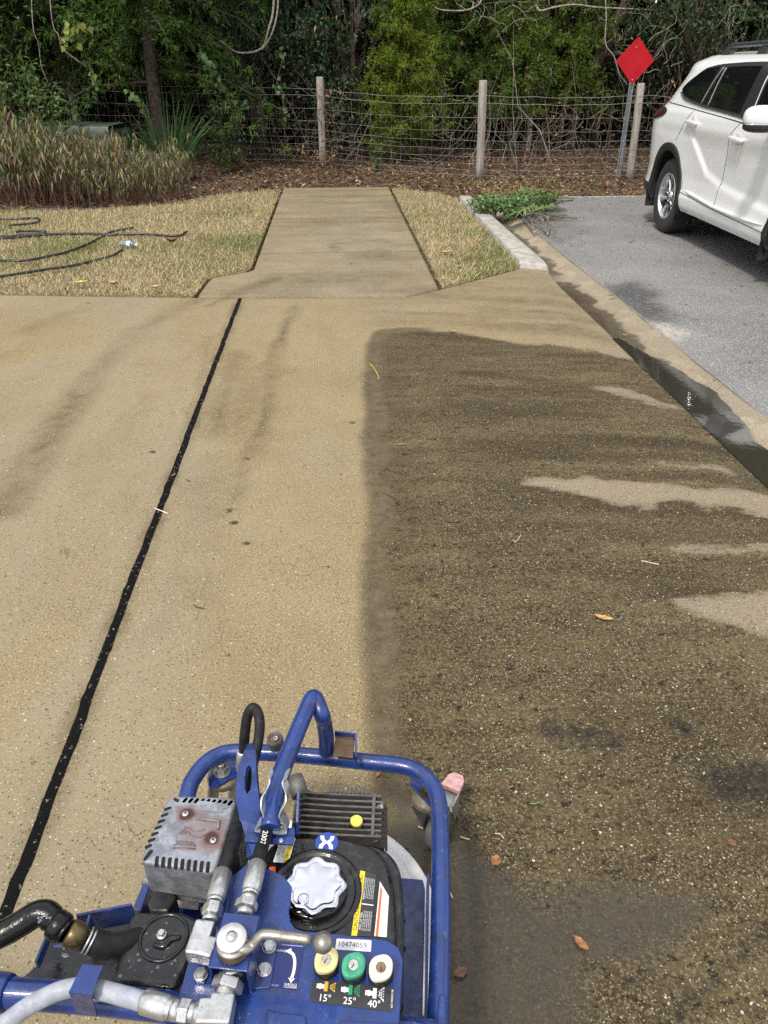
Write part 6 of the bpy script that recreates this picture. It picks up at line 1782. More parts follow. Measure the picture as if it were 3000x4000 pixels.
# ---- fittings and hoses
def ferrule(name, a, b, r, mat=ZINC, par=M, crimp=True):
    d_ = (b - a); L = d_.length
    mb = MB(); prof = [(r * .88, 0), (r, L * .04), (r, L * .80), (r * .86, L * .86), (r * .82, L * .90), (r * .88, L * .93), (r * .86, L)]
    mb.lathe(prof, a, d_, 24, lobe=(lambda t, h: 1 + (.045 * math.cos(8 * t) if L * .08 < h < L * .78 else 0)))
    return mb.build(name, mat, par)
def hexnut(a, b, r, name="hex_nut", par=M):
    d_ = b - a; L = d_.length; mb = MB()
    mb.lathe([(r * .80, 0), (r, L * .10), (r, L * .90), (r * .80, L)], a, d_, 6, smooth=False); return mb.build(name, ZINC, par, .0008)
def rod(a, b, r, name="fitting_neck", thread=0, par=M):
    d_ = b - a; L = d_.length; mb = MB()
    if thread: prof = [(r * (1 + .05 * (k % 2)), L * k / thread) for k in range(thread + 1)]
    else: prof = [(r, 0), (r, L)]
    mb.lathe(prof, a, d_, 18); return mb.build(name, ZINC, par)
# upper left run: hose over the muffler into an elbow on the valve
f1a, f1b = G(872, 3408, .478), G(838, 3530, .492)
h1 = [f1a, G(900, 3330, .475), G(932, 3200, .452), G(958, 3090, .442), G(988, 2985, .448), G(1010, 2885, .476), G(1014, 2815, .50), G(1000, 2772, .505), G(982, 2768, .505), G(966, 2800, .49), G(957, 2860, .46), G(953, 2915, .43), G(952, 2935, .415)]
MB().tube(cr([tuple(p) for p in h1], 6), .0102, 14).build("black_hose", RUB, M)
ferrule("hose_ferrule", f1a, f1b, .0150)
hexnut(G(836, 3534, .492), G(824, 3582, .495), .0155)
rod(G(824, 3580, .495), G(817, 3604, .496), .0120)
def elbow(p0, pc, p1, r, name="elbow_fitting"):
    """square-shouldered forged elbow"""
    mb = MB(); d0 = (pc - p0).normalized(); d1 = (p1 - pc).normalized(); up = d0.cross(d1).normalized()
    L0, L1 = (pc - p0).length, (p1 - pc).length
    mb.box((p0 + pc) / 2 + d0 * r * .5, (L0 + r, 2 * r, 1.9 * r), X=d0, Y=up.cross(d0))
    mb.box((pc + p1) / 2 + d1 * r * .49, (L1 + r * 1.0 - .0004, 1.96 * r, 1.88 * r), X=d1, Y=up.cross(d1))
    return mb.build(name, ZINC, M, .0035, 3)
e0, ec, e1 = G(816, 3606, .497), G(783, 3712, .500), G(800, 3716, .500)
pc = G(768, 3700, .500)
elbow(G(808, 3612, .498), G(777, 3704, .498), G(806, 3711, .498), .0150)
rod(G(806, 3711, .498), G(838, 3716, .496), .0110, thread=9)
rod(G(832, 3716, .496), G(862, 3720, .495), .0165, "fitting_collar")
# second run: hose dropping from behind the bracket into the top of the valve
f2a, f2b = G(1006, 3374, .492), G(975, 3500, .500)
h2 = [f2a, G(1022, 3320, .485), G(1040, 3255, .46), G(1046, 3200, .42), G(1040, 3150, .36), G(1020, 3120, .31)]
MB().tube(cr([tuple(p) for p in h2], 6), .0108, 14).build("black_hose", RUB, M)
ferrule("hose_ferrule", f2a, f2b, .0150)
hexnut(G(968, 3518, .500), G(958, 3552, .500), .0175)
rod(G(975, 3498, .5), G(966, 3522, .5), .0125); rod(G(960, 3548, .50), G(954, 3575, .498), .0125)
mb = MB(); dh = (G(1016, 3350, .5) - G(1036, 3268, .5)).normalized(); sd = V(-dh.y, dh.x, 0)
tc_ = G(1027, 3310, .4830)
mb.text("20022 25", lambda x, y: tc_ + dh * x + sd * y * 1.0 + V(0, 0, .0104 - .08 * x) - V(0, 0, max(0, abs(y) - .002) * .4), .0125, 0); mb.build("hose_print", LW, M)
# lower run: grey hose to the elbow under the valve
hexnut(G(898, 3822, .488), G(882, 3872, .486), .0225); rod(G(892, 3800, .49), G(897, 3826, .488), .019)
rod(G(882, 3868, .486), G(876, 3900, .485), .0130, thread=9)
elbow(G(876, 3896, .485), G(862, 3966, .485), G(820, 3966, .485), .0165)
rod(G(818, 3966, .485), G(760, 3962, .485), .0155, "fitting_collar"); hexnut(G(745, 3955, .485), G(700, 3948, .485), .0165)
rod(G(762, 3958, .485), G(740, 3955, .485), .0120, thread=5); rod(G(702, 3948, .485), G(672, 3944, .485), .0138)
f3a, f3b = G(560, 3912, .483), G(675, 3944, .485)
ferrule("hose_ferrule", f3a, f3b, .0162)
h3 = [f3a, G(500, 3895, .482), G(430, 3876, .48), G(370, 3862, .478), G(310, 3856, .476), G(240, 3868, .474), G(170, 3898, .472), G(100, 3938, .47), G(30, 3990, .468), G(-60, 4060, .466), G(-160, 4150, .46), V(-.78, .42, .42), V(-1.0, .36, .30), V(-1.22, .32, .12), V(-1.45, .28, .016), V(-2.2, .15, .014), V(-3.2, .3, .014)]
MB().tube(cr([tuple(p) for p in h3], 6), .0128, 16).build("grey_hose", GREYH, M)
# hose strap
mb = MB()
a0, a1, b0_, b1 = G(322, 3766, .505), G(404, 3772, .505), G(356, 3884, .512), G(268, 3876, .512)
mb.prism([a0, a1, b0_, b1], (0, 0, -.003)); c0, c1 = G(380, 3972, .43), G(300, 3958, .43)
mb.add([b1, b0_, c0, c1] + [p + V(0, .003, -.001) for p in (b1, b0_, c0, c1)], [(3, 2, 1, 0), (4, 5, 6, 7), (0, 4, 7, 3), (1, 2, 6, 5), (2, 3, 7, 6)])
d0, d1 = G(410, 3800, .43), G(330, 3790, .43)
mb.add([a0, a1, d0, d1], [(0, 1, 2, 3)]); mb.build("hose_strap", BLUE, M)

# ---- clip bracket and carrying plate with slot
ZB = .455
mb = MB(); mb.prism(pz([(968, 3222), (1160, 3236), (1150, 3262), (965, 3250)], ZB), (0, 0, -.004))
mb.add(pz([(1160, 3236, ZB), (1150, 3266, ZB), (1158, 3150, ZB + .035), (1165, 3120, ZB + .035)]), [(0, 1, 2, 3), (3, 2, 1, 0)])
mb.prism(pz([(958, 3250), (1152, 3264), (1144, 3300), (955, 3288)], ZB - .002), (0, 0, -.003))
mb.ribbon(pz([(1162, 3238, ZB + .008), (1168, 3115, ZB + .03)]), V(0, 0, .035), .004); mb.build("clip_bracket", BLUE, M)
for p_ in ((1030, 3280), (1098, 3286)):
    mb = MB(); mb.lathe([(.0045, 0), (.0045, .003), (.003, .004)], G(*p_, ZB - .002), n=6, smooth=False); mb.build("rivet_nut", ZINC, M)
w_ = V(-.004, -.022, .004)
clp = [(1052, 3012, .520), (1060, 3032, .515), (1050, 3062, .508), (1030, 3098, .500), (1026, 3140, .490), (1036, 3172, .478), (1030, 3195, .468), (1004, 3224, .459), (1014, 3232, .458), (1060, 3236, .458), (1112, 3240, .458), (1124, 3230, .459), (1112, 3200, .466), (1096, 3172, .476), (1104, 3148, .486), (1120, 3120, .495), (1122, 3082, .504), (1110, 3052, .511), (1112, 3032, .516), (1128, 3018, .520)]
mb = MB(); mb.ribbon(cr([tuple(p) for p in pz(clp)], 4), w_, .0022); mb.build("spring_clip", simple("grey_spring_steel", (.40, .42, .42), .4, .6, .12, 40), M)
for p_ in ((1034, 3222), (1099, 3228)):
    mb = MB(); mb.lathe([(.0042, 0), (.0042, .0015), (.003, .003)], G(*p_, ZB + .005), n=12); mb.build("rivet", ZINC, M)
# slotted plate: a bent flat bar standing on edge, with an oblong hole
out_ = [(985, 2902, .47), (998, 2930, .475), (1000, 2990, .475), (1005, 3060, .47), (1015, 3140, .465), (1020, 3230, .455), (985, 3340, .445), (965, 3350, .44), (962, 3270, .45), (935, 3200, .465), (922, 3120, .475), (922, 3050, .48), (932, 2990, .48), (955, 2930, .475), (968, 2905, .47)]
ins_ = [(972, 2988, .4765), (982, 3000, .476), (984, 3040, .475), (978, 3085, .473), (966, 3102, .473), (956, 3085, .475), (955, 3040, .478), (962, 3000, .478)]
op, ip = pz(out_), pz(ins_)
mb = MB(); bm_ = bmesh.new()
e_ = []
for loop in (op, ip):
    vs = [bm_.verts.new(p) for p in loop]
    e_ += [bm_.edges.new((vs[i], vs[(i + 1) % len(vs)])) for i in range(len(vs))]
bmesh.ops.triangle_fill(bm_, use_beauty=True, use_dissolve=False, edges=e_)
bm_.verts.ensure_lookup_table(); bm_.verts.index_update()
vv = [v.co.copy() for v in bm_.verts]; ff = [tuple(v.index for v in f.verts) for f in bm_.faces]; bm_.free()
n_ = len(vv); tv = V(.003, -.002, -.007)
mb.add(vv + [v + tv for v in vv], ff + [tuple(i + n_ for i in f[::-1]) for f in ff])
no, ni = len(op), len(ip)
for st_, ct in ((0, no), (no, ni)):
    mb.add([vv[st_ + i] for i in range(ct)] + [vv[st_ + i] + tv for i in range(ct)], [(i, (i + 1) % ct, ct + (i + 1) % ct, ct + i) for i in range(ct)])
mb.build("slotted_plate", BLUE, M)
ferrule("hose_ferrule", G(952, 2932, .418), G(946, 3010, .37), .0135)

# ---- inlet tray and hose on the left
slab_px("inlet_tray", [(145, 3770), (192, 3655), (310, 3618), (520, 3550), (600, 3640), (470, 3880), (150, 3900), (40, 3860)], .300, .005, BLACKP, bev=.001)  # the tray is blue; the shade inside it is painted as black enamel
mb = MB(); a, b = G(305, 3594, .365), G(520, 3552, .365); mb.ribbon([a + V(0, 0, -.01), b + V(0, 0, -.01)], V(0, 0, .05), .004); mb.build("tray_wall", BLUE, M); mb = MB(); a, b = G(192, 3655, .345), G(145, 3768, .345); mb.ribbon([a, b], V(0, 0, .02), .004); mb.build("tray_wall", BLUE, M)
mb = MB(); mb.prism(pz([(300, 3603), (362, 3608), (338, 3695), (315, 3705), (205, 3698), (218, 3690)], .395), (0, 0, -.004)); 
mb.ribbon(pz([(362, 3606, .40), (338, 3698, .40)]), V(0, 0, .05), .004); brk = mb.build("inlet_bracket", BLUE, M, .001)
a, b = G(262, 3640, .445), G(330, 3668, .430)
mb = MB(); mb.lathe([(.017, 0), (.0205, .004), (.0205, .018), (.019, .022), (.017, .030)], a, b - a, 24); mb.build("brass_coupling", BRASS, M)
mb = MB()
for k in (0, 1): 
    c_ = a + (b - a).normalized() * (.034 + .006 * k); mb.lathe([(.0185, -.0016), (.0200, 0), (.0185, .0016)], c_, b - a, 24, caps=False)
mb.build("coupling_ring", ZINC, M)
mb = MB(); mb.lathe([(.009, 0), (.009, .02)], G(350, 3648, .425), G(358, 3690, .41) - G(350, 3648, .425), 12); mb.build("barb_clamp", ZINC, M)
MB().tube(cr([tuple(p) for p in pz([(345, 3665, .425), (390, 3688, .415), (440, 3695, .405), (500, 3685, .395), (560, 3660, .385)])], 5), .020, 14).build("inlet_hose", RUB, M)
drp = MB()
for x, y, r_ in ((253, 3688, .0040), (252, 3700, .0032), (254, 3731, .0036), (262, 3733, .0025), (246, 3729, .0022)): drp.ell(G(x, y, .402 if y < 3720 else .345), (r_, r_, r_ * .7), nu=10, nv=6)
drp.build("water_drip", wd_.m, M)

# ---- water supply hose (screws onto the coupling)
wh = [G(262, 3640, .447), G(232, 3618, .452), G(205, 3590, .458), G(178, 3568, .462), G(140, 3572, .462), G(90, 3602, .46), G(40, 3632, .455), G(-20, 3662, .45), G(-120, 3720, .43), G(-260, 3810, .40), V(-.92, .66, .32), V(-1.12, .66, .17), V(-1.32, .70, .045), V(-1.55, .78, .021), V(-2.3, 1.0, .02), V(-3.2, .9, .02)]
hz = thing("water_hose", G(-120, 3720, 0), "thick wet black hose coming in from the left to the cleaner's brass inlet", "hose")
p_ = cr([tuple(p) for p in wh], 6)
MB().tube(p_, [.0185 if i < 12 else .0200 for i in range(len(p_))], 18).build("hose_body", WETRUB, hz)
mb = MB(); mb.lathe([(.0195, -.012), (.0225, -.008), (.0225, .006), (.020, .010)], wh[1], wh[0] - wh[1], 22); mb.build("hose_end", WETRUB, hz)
drp = MB()
for x, y in ((150, 3585), (163, 3582), (172, 3578), (158, 3595), (152, 3601), (182, 3576), (195, 3585)): drp.ell(G(x, y, .4825), (.0022, .0022, .0014), nu=8, nv=5)
drp.build("water_drop", wd_.m, hz)

# ---- labels on the panel
d = Decal([(1088, 3689), (1190, 3697), (1160, 3866), (1057, 3856)], ZP); d.card(0, .05)
pts = []
c0 = (.30, .62); 
for t in np.linspace(-.05, 1.25, 16):
    pts.append((.36 + .40 * math.sin(t * 1.12), .86 - .70 * (t / 1.25) ** 1.0 if False else .80 - .62 * math.sin(t / 1.25 * math.pi / 2) if False else .78 - .60 * (t + .05) / 1.3))
cur = [(.72, .78), (.755, .66), (.76, .54), (.745, .42), (.70, .31), (.62, .22), (.52, .17)]
cc2 = [tuple(q) for q in cr([(a, b, 0) for a, b in cur], 4)]
L_, R_2 = [], []
for i, q in enumerate(cc2):
    a, b = cc2[max(0, i - 1)], cc2[min(len(cc2) - 1, i + 1)]; tx, ty = b[0] - a[0], b[1] - a[1]; l_ = math.hypot(tx, ty * 1.65); nx, ny_ = -ty * 1.65 / l_, tx / l_ / 1.65
    L_.append((q[0] + nx * .055, q[1] + ny_ * .055)); R_2.append((q[0] - nx * .055, q[1] - ny_ * .055))
for i in range(len(cc2) - 1): d.poly([L_[i], L_[i + 1], R_2[i + 1], R_2[i]], 1, 1)
d.poly([(.30, .155), (.52, .075), (.56, .235)], 1, 1); d.poly([(.60, .765), (.85, .765), (.735, .875)], 1, 1)
d.text("WAND", .16, .16, .0052, 1); d.text("SURFACE", .74, .915, .0046, 1); d.text("CLEANER", .74, .970, .0046, 1); d.rect(.12, .0, .95, .022, 2, 1); d.text("34-207", .16, .965, .0040, 2)
d.build("arrow_label", [LB, LW, flat("label_pale_blue", (.30, .38, .62))], panel)
d = Decal([(1315, 3667), (1451, 3674), (1449, 3719), (1309, 3710)], ZP); d.card(0, .12).text("10474059", .46, .52, .0110, 1, 0, sp=1.02); d.build("number_label", [LW, flat("grey_ink", (.10, .10, .11))], panel)
d = Decal([(1222, 3824), (1545, 3858), (1540, 3956), (1208, 3914)], ZP); d.card(0, .28)
for k, (xo, mi, tx) in enumerate(((.06, 2, "15°"), (.355, 3, "25°"), (.645, 1, "40°"))):
    yo = .07 + .03 * k
    d.rect(xo + .00, yo + .12, xo + .030, yo + .32, 1, 1).rect(xo + .030, yo + .10, xo + .058, yo + .34, 1, 1).rect(xo + .058, yo + .13, xo + .095, yo + .31, 1, 1)
    d.rect(xo + .090, yo + .0, xo + .135, yo + .42, mi, 2)
    sp_ = .10 + .05 * k
    d.poly([(xo + .135, yo + .19), (xo + .225, yo + .19 - sp_ - .10), (xo + .228, yo + .19 - sp_ - .06)], mi, 1); d.poly([(xo + .135, yo + .22), (xo + .225, yo + .22 + sp_ + .10), (xo + .228, yo + .22 + sp_ + .05)], mi, 1)
    for i in range(3):
        for j in range(5):
            x = xo + .165 + .022 * i; yy = yo + .205 + (j - 2) * (.030 + .02 * i + .008 * k * i)
            d.rect(x, yy - .018, x + .014, yy + .018, mi, 1)
    d.text(tx, xo + .115, .79 , .0135, 1, 0)
    d.text(tx, xo + .1165, .79, .0135, 1, 0, 3)
d.text("88-2000061309", .965, .48, .0038, 1, math.pi / 2)
d.build("nozzle_chart", [LK, LW, flat("chart_yellow", (.62, .38, .06)), LG], panel)
# ---- spray nozzles pushed into the panel
for px, py, nm, col, core in ((1275, 3748, "pale yellow spray nozzle plugged in the panel over 15°", (.66, .55, .24), (.50, .48, .44)),
                              (1381, 3768, "green spray nozzle plugged in the panel over 25°", (.035, .27, .16), (.55, .53, .50)),
                              (1488, 3778, "off-white spray nozzle plugged in the panel over 40°", (.74, .66, .52), (.24, .17, .11))):
    o = G(px - 1, py + 28, ZP + .0005); tpz = G(px, py, ZP + .034); ax_n = (tpz - o).normalized(); H_ = (tpz - o).length
    nz = thing("spray_nozzle", o, nm, "spray nozzle", "spray nozzles stored in the control panel")
    lobn = lambda a, h: 1 + .07 * math.cos(2 * a + .4) + .03 * math.cos(4 * a)
    mb = MB(); mb.lathe([(.0165, 0), (.0185, .003), (.0185, H_ * .55), (.0175, H_ * .7)], o, ax_n, 32); mb.build("grommet", RUB, nz)
    nm_ = simple("nozzle_plastic", col, .55, 0, .16, 90, .15)
    mb = MB(); mb.lathe([(.0165, H_ * .55), (.0172, H_ * .60), (.0172, H_ * .97), (.0160, H_), (.0075, H_ * 1.0), (.0073, H_ * .985)], o, ax_n, 40, lobe=lobn); mb.build("collar", nm_, nz)
    mb = MB(); mb.lathe([(.0073, H_ * .9), (.0073, H_ * 1.005), (.0066, H_ * 1.012)], o, ax_n, 24); cr_ = mb.build("nozzle_core", metal("nozzle_core_metal", core, .45, 90, .5), nz)
    mb = MB(); mb.box(o + ax_n * (H_ * 1.0135), (.0125, .0011, .0006), 1.0 if px < 1480 else 1.55); mb.build("core_slot", SLOT, cr_)
# ================================================================== small things lying about
# ---- black hose loops on the lawn
hl = thing("lawn_hose", (-3.4, 8.6, 0), "long black hose lying in loose loops on the straw-coloured grass", "hose")
paths = [[(-300, 830), (-100, 848), (0, 856), (80, 855), (140, 852), (155, 862), (130, 872), (60, 878), (36, 880)],
         [(-300, 940), (0, 925), (150, 916), (300, 913), (420, 918), (480, 916), (520, 918)],
         [(-300, 935), (0, 932), (160, 918), (300, 912), (440, 915), (560, 915), (690, 922), (730, 905)],
         [(520, 890), (440, 905), (400, 925), (330, 960), (260, 985), (180, 1003), (90, 1018), (-60, 1016), (-300, 1010)],
         [(480, 975), (440, 998), (360, 1020), (270, 1040), (160, 1055), (50, 1073), (-60, 1085), (-250, 1090)],
         [(60, 905), (110, 902), (180, 906)]]
mb = MB()
for i, pp in enumerate(paths):
    q = [tuple(G(x, y, .026 + .006 * (i == 2))) for x, y in pp]
    mb.tube(cr(q, 6), .0125, 8)
mb.build("hose_body", simple("lawn_hose_black", (.014, .014, .016), .4, 0, .3, 30), hl)

# ---- water bottle
PET = NT("clear_bottle"); PET.set(Base_Color=(.86, .92, .96), Roughness=.05); PET.b.inputs["Transmission Weight"].default_value = .85; PET.b.inputs["IOR"].default_value = 1.25
a, b = G(462, 950, .045), G(548, 958, .045)
d_ = (b - a).normalized(); L = .205; c0 = (a + b) / 2 - d_ * L / 2
bt = thing("water_bottle", (a + b) / 2 - V(0, 0, .045), "empty clear water bottle lying on the lawn among the black hose loops", "bottle")
pr_ = [(.012, 0), (.030, .002), (.0325, .012)]
for k in range(6): pr_ += [(.0325, .020 + k * .010), (.0305, .025 + k * .010)]
pr_ += [(.0325, .085), (.0325, .135), (.030, .150), (.022, .172), (.013, .185), (.012, .196)]
mb = MB(); mb.lathe(pr_, c0, d_, 22); mb.build("bottle_body", PET.m, bt)
mb = MB(); mb.lathe([(.0330, .088), (.0331, .089), (.0331, .132), (.0330, .133)], c0, d_, 22, caps=False); mb.build("bottle_label", simple("pale_blue_label", (.45, .58, .72), .4, 0, .3, 40), bt)
mb = MB(); mb.lathe([(.0145, .188), (.0145, .203), (.0135, .205)], c0, d_, 18); mb.build("cap", simple("white_cap", (.7, .72, .75), .4), bt)

# ---- drinks can by the verge
a, b = G(2356, 708, .05), G(2384, 722, .05)
d_ = (b - a).normalized(); c0 = (a + b) / 2 - d_ * .06
cn = thing("drink_can", V(c0.x, c0.y, .02), "small red and white drinks can lying on the leafy verge before the red sign", "can")
mb = MB(); mb.lathe([(.024, 0), (.031, .006), (.0325, .012), (.0325, .108), (.028, .116), (.027, .120)], c0, d_, 24); mb.build("can_body", simple("can_red", (.50, .03, .04), .3, .5, .5, 22), cn)
mb = MB(); mb.lathe([(.0328, .075), (.0328, .104)], c0, d_, 24, caps=False); mb.lathe([(.0275, .1195), (.0255, .1215)], c0, d_, 24); mb.build("can_end", simple("can_silver", (.62, .62, .64), .3, .8), cn)

# ---- heap of cut branches in the gutter
r8 = np.random.default_rng(200)
def cutting(label, stem, thick, lf, col, n, L, W, spread, name="cut_branch", seed=1, upz=.0):
    r = np.random.default_rng(seed)
    p = cr([tuple(G(x, y, z)) for x, y, z in stem], 5); m = len(p)
    root = thing(name, V(p[0].x, p[0].y, 0), label, "branch", "cut branches heaped at the kerb")
    mb = MB(); thick *= .8
    mb = MB(); mb.tube(p, [thick * (1 - .55 * i / m) for i in range(m)], 7); mb.build("stem", simple("cut_stem_bark", (.150, .122, .078), .85, 0, .3, 40), root)
    d = (p[0] - p[1]).normalized()
    mb = MB(); mb.lathe([(thick * .98, 0), (thick * .98, .003)], p[0], d, 10); mb.build("cut_end", simple("fresh_cut_wood", (.62, .50, .30), .8, 0, .15, 60), root)
    if n:
        c = np.array(lf[0]); rad = np.array(lf[1])
        P = c + rdirs(n, r) * rad * (.25 + .75 * r.random((n, 1)) ** .5); P[:, 2] = np.abs(P[:, 2] - .02) * .9 + .015
        D = unit(rdirs(n, r) + np.array([0, 0, .15])); ls = L * (.6 + .6 * r.random(n))
        Leaves().add(leafgeo(P, D, unit(rdirs(n, r) * .6 + np.array([-.2, -.2, .8])), ls, ls * W, colvar(n, col, .3, .12, r))).build("foliage", LEAF, root)
def gv(x, y, z): return tuple(G(x, y, z))
cutting("leafy cut branch with small round leaves nearest the kerb end", [(2060, 830, .05), (2010, 800, .10), (1950, 785, .13), (1910, 775, .12)], .014, (gv(1935, 790, .14), (.36, .26, .10)), (.15, .235, .085), 900, .06, .62, .3, seed=201)
cutting("leafy cut branch lying in the middle of the heap", [(2120, 860, .05), (2060, 820, .10), (2010, 795, .16)], .014, (gv(2000, 795, .14), (.30, .24, .10)), (.155, .24, .09), 620, .07, .50, .3, seed=202)
cutting("darker leafy cut branch at the back of the heap", [(2140, 850, .05), (2110, 800, .12), (2080, 770, .2)], .014, (gv(2080, 775, .14), (.36, .25, .12)), (.11, .185, .055), 560, .09, .30, .3, seed=203)
def frond(label, stem, n, L, col, seed):
    r = np.random.default_rng(seed)
    p = cr([tuple(G(x, y, z)) for x, y, z in stem], 8); m = len(p)
    root = thing("palm_frond", V(p[0].x, p[0].y, 0), label, "palm frond", "cut palm fronds on the branch heap")
    mb = MB(); mb.tube(p, [.009 * (1 - .8 * i / m) + .001 for i in range(m)], 6); mb.build("stem", simple("frond_stem", (.20, .24, .08), .6), root)
    lv = Leaves()
    for s in (-1, 1):
        i = np.linspace(m * .15, m - 2, n).astype(int)
        P = np.array([p[k] for k in i]); T = unit(np.array([p[k + 1] - p[k] for k in i])); S = unit(np.cross(T, np.array([0, 0, 1.])))
        D = unit(T * .75 + S * s * .7 + np.array([0, 0, .12]) + .12 * rdirs(n, r)); f = np.sin(np.linspace(.35, 2.9, n))
        lv.add(leafgeo(P, D, np.tile(np.array([[0, 0, 1.]]), (n, 1)), L * f, .018 + 0 * f, colvar(n, col, .2, .08, r), .2, .25))
    lv.build("leaflet_row", LEAF, root)
frond("palm frond spread toward the road on the branch heap", [(2050, 845, .06), (2110, 815, .14), (2170, 812, .12), (2205, 825, .03)], 40, .20, (.20, .30, .10), 210)
frond("palm frond drooping over the gutter at the heap's front", [(2110, 800, .10), (2060, 815, .16), (2010, 835, .10), (1985, 855, .02)], 40, .20, (.21, .31, .11), 211)
frond("palm frond lying at the back right of the heap", [(2020, 790, .12), (2100, 768, .22), (2160, 775, .16), (2190, 800, .04)], 38, .22, (.105, .185, .05), 212)
frond("pale palm frond pointing along the road edge from the heap", [(2080, 790, .08), (2120, 772, .08), (2200, 773, .04), (2240, 776, .02)], 36, .13, (.15, .22, .07), 213)
for i, (lb, st, th) in enumerate((("bent bare stem curving round the front of the heap", [(2140, 912, .03), (2145, 880, .05), (2130, 845, .08), (2085, 835, .10), (2040, 845, .06)], .013),
        ("long straight bare stem pointing out over the asphalt", [(2255, 853, .03), (2210, 848, .04), (2140, 838, .05), (2080, 815, .08)], .012),
        ("cut stem leaning forward into the gutter", [(2088, 905, .02), (2060, 870, .04), (2030, 830, .08)], .014),
        ("cut stem with pale end resting beside the gutter", [(2082, 888, .02), (2070, 850, .06), (2040, 815, .09)], .013),
        ("thick cut stem with pale end at the heap's front", [(2138, 908, .02), (2105, 875, .05), (2065, 850, .06), (2035, 815, .08)], .016),
        ("thin dark twig reaching right over the asphalt", [(2205, 940, .02), (2160, 920, .03), (2110, 890, .05)], .007),
        ("thin forked twig standing up from the heap", [(2160, 880, .03), (2190, 850, .09), (2225, 815, .16)], .006),
        ("short bare stem looping up on the heap", [(2078, 830, .04), (2085, 800, .12), (2095, 830, .05)], .010),
        ("slim bare stem bent across the middle of the heap", [(2165, 920, .02), (2165, 890, .04), (2135, 872, .05), (2095, 862, .05)], .010))):
    cutting(lb, st, th, None, None, 0, 0, 0, 0, seed=220 + i)

# ---- fallen leaves, straws and twigs lying one by one
def fallen(label, px, py, L, W, col, rot, curl=.25, z=.004, name="fallen_leaf", seed=0):
    r = np.random.default_rng(int(px * 7 + py) + seed)
    o = G(px, py, z); n = 9
    ca, sa = math.cos(rot), math.sin(rot); X = V(ca, sa, 0); Y = V(-sa, ca, 0)
    ph = r.random() * 6; rows = []
    for k in range(n):
        t = k / (n - 1); wv = W * math.sin(math.pi * min(1, t * .96 + .03)) ** .7 * (1 + .18 * math.sin(t * 19 + ph))
        zc = curl * L * (t - .5) ** 2 * 1.6 + .05 * L * math.sin(5 * t + ph) * curl
        rows.append([o + X * (L * (t - .5)) + Y * (s * wv / 2) + V(0, 0, .0015 + max(0, zc) + curl * .9 * abs(s) * wv * .6) for s in (-1, -.5, 0, .5, 1)])
    mb = MB(); mb.grid(rows)
    mb.tube([o + X * (-L * .5) + V(0, 0, .003), o + X * (-L * .72) + V(0, 0, .004)], .0012, 5)
    ob = mb.build(name, simple("fallen_leaf_brown", col, .75, 0, .35, 70), None, o=o)
    return tag(ob, label, "leaf", "single fallen leaves on the concrete")
RB, OB, DBR, YB = (.15, .07, .04), (.26, .115, .045), (.055, .040, .030), (.40, .24, .08)
for a_ in (("curled reddish leaf lying in the black joint", 677, 1860, .035, .016, RB, 1.2, .5), ("curled brown leaf on clean concrete right of the joint", 965, 1792, .034, .013, RB, .2, .6),
           ("curled rust leaf upright on the grey streak of clean concrete", 895, 1994, .040, .014, RB, 1.1, .5), ("dark crumpled leaf below the curled rust one", 915, 2042, .034, .018, DBR, .3, .2),
           ("dark oval leaf on clean concrete halfway down", 964, 2123, .028, .014, DBR, .2, .3), ("small dark leaf beside the black joint", 735, 1878, .022, .008, DBR, -.5, .4),
           ("small brown smudge-like leaf near the dirty edge far up", 1377, 1650, .035, .015, RB, .1, .1), ("small dark leaf bit at far left of the drive", 596, 1765, .03, .014, DBR, .2, .2),
           ("thin tan leaf on the dirty strip edge", 1562, 1737, .035, .010, YB, 0, .3), ("orange leaf on the concrete just beyond the blue front bar", 1478, 3018, .034, .012, OB, 1.2, .15),
           ("large tan pointed leaf on the dirty concrete", 2358, 2416, .062, .022, YB, -.5, .3), ("orange folded leaf in the water right of the cleaner", 1936, 3368, .028, .024, OB, .9, .5),
           ("orange split leaf in the wet near the bottom right", 2270, 3690, .036, .018, OB, -1.0, .4), ("brown soaked leaf in the water beside the blue tube", 1800, 3800, .03, .02, RB, .3, .2),
           ("small red-brown leaf at the right of the wet area", 2857, 3293, .022, .018, RB, .3, .2), ("rust leaf on the tan silt of the gutter", 2388, 1156, .06, .03, RB, .2, .3),
           ("small orange leaf in the brown water of the gutter", 2408, 1222, .04, .02, OB, .4, .3), ("orange leaf by the water's end in the gutter", 2440, 1312, .05, .03, OB, .2, .4),
           ("orange leaf floating at the gutter water's edge", 2910, 1716, .035, .02, OB, .3, .3), ("small tan leaf at the top of the dirty patch", 1770, 1296, .035, .02, YB, .3, .4),
           ("dark leaf on the left slab near the grass", 345, 1184, .03, .012, DBR, .5, .3), ("brown leaf on the far walk slab", 1375, 1030, .04, .025, OB, .3, .1)):
    fallen(*a_)
for a_ in (("large brown oak-like leaf on the lawn right of the bottle", 672, 945, .13, .08, RB, .2, .7), ("yellowish leaf on the lawn near the drive", 315, 1108, .12, .07, (.42, .30, .10), .1, .4),
           ("tan leaf on the lawn edge beside the yellowish one", 445, 1112, .11, .07, (.42, .25, .13), -.5, .6), ("pinkish tan leaf at the lawn edge before the flare", 608, 1125, .08, .06, (.40, .24, .14), .4, .5),
           ("tan leaf on the narrow grass strip", 1740, 988, .12, .06, (.42, .25, .11), .1, .4)):
    o_ = fallen(*a_, z=.035); o_["group"] = "large leaves lying on the grass"
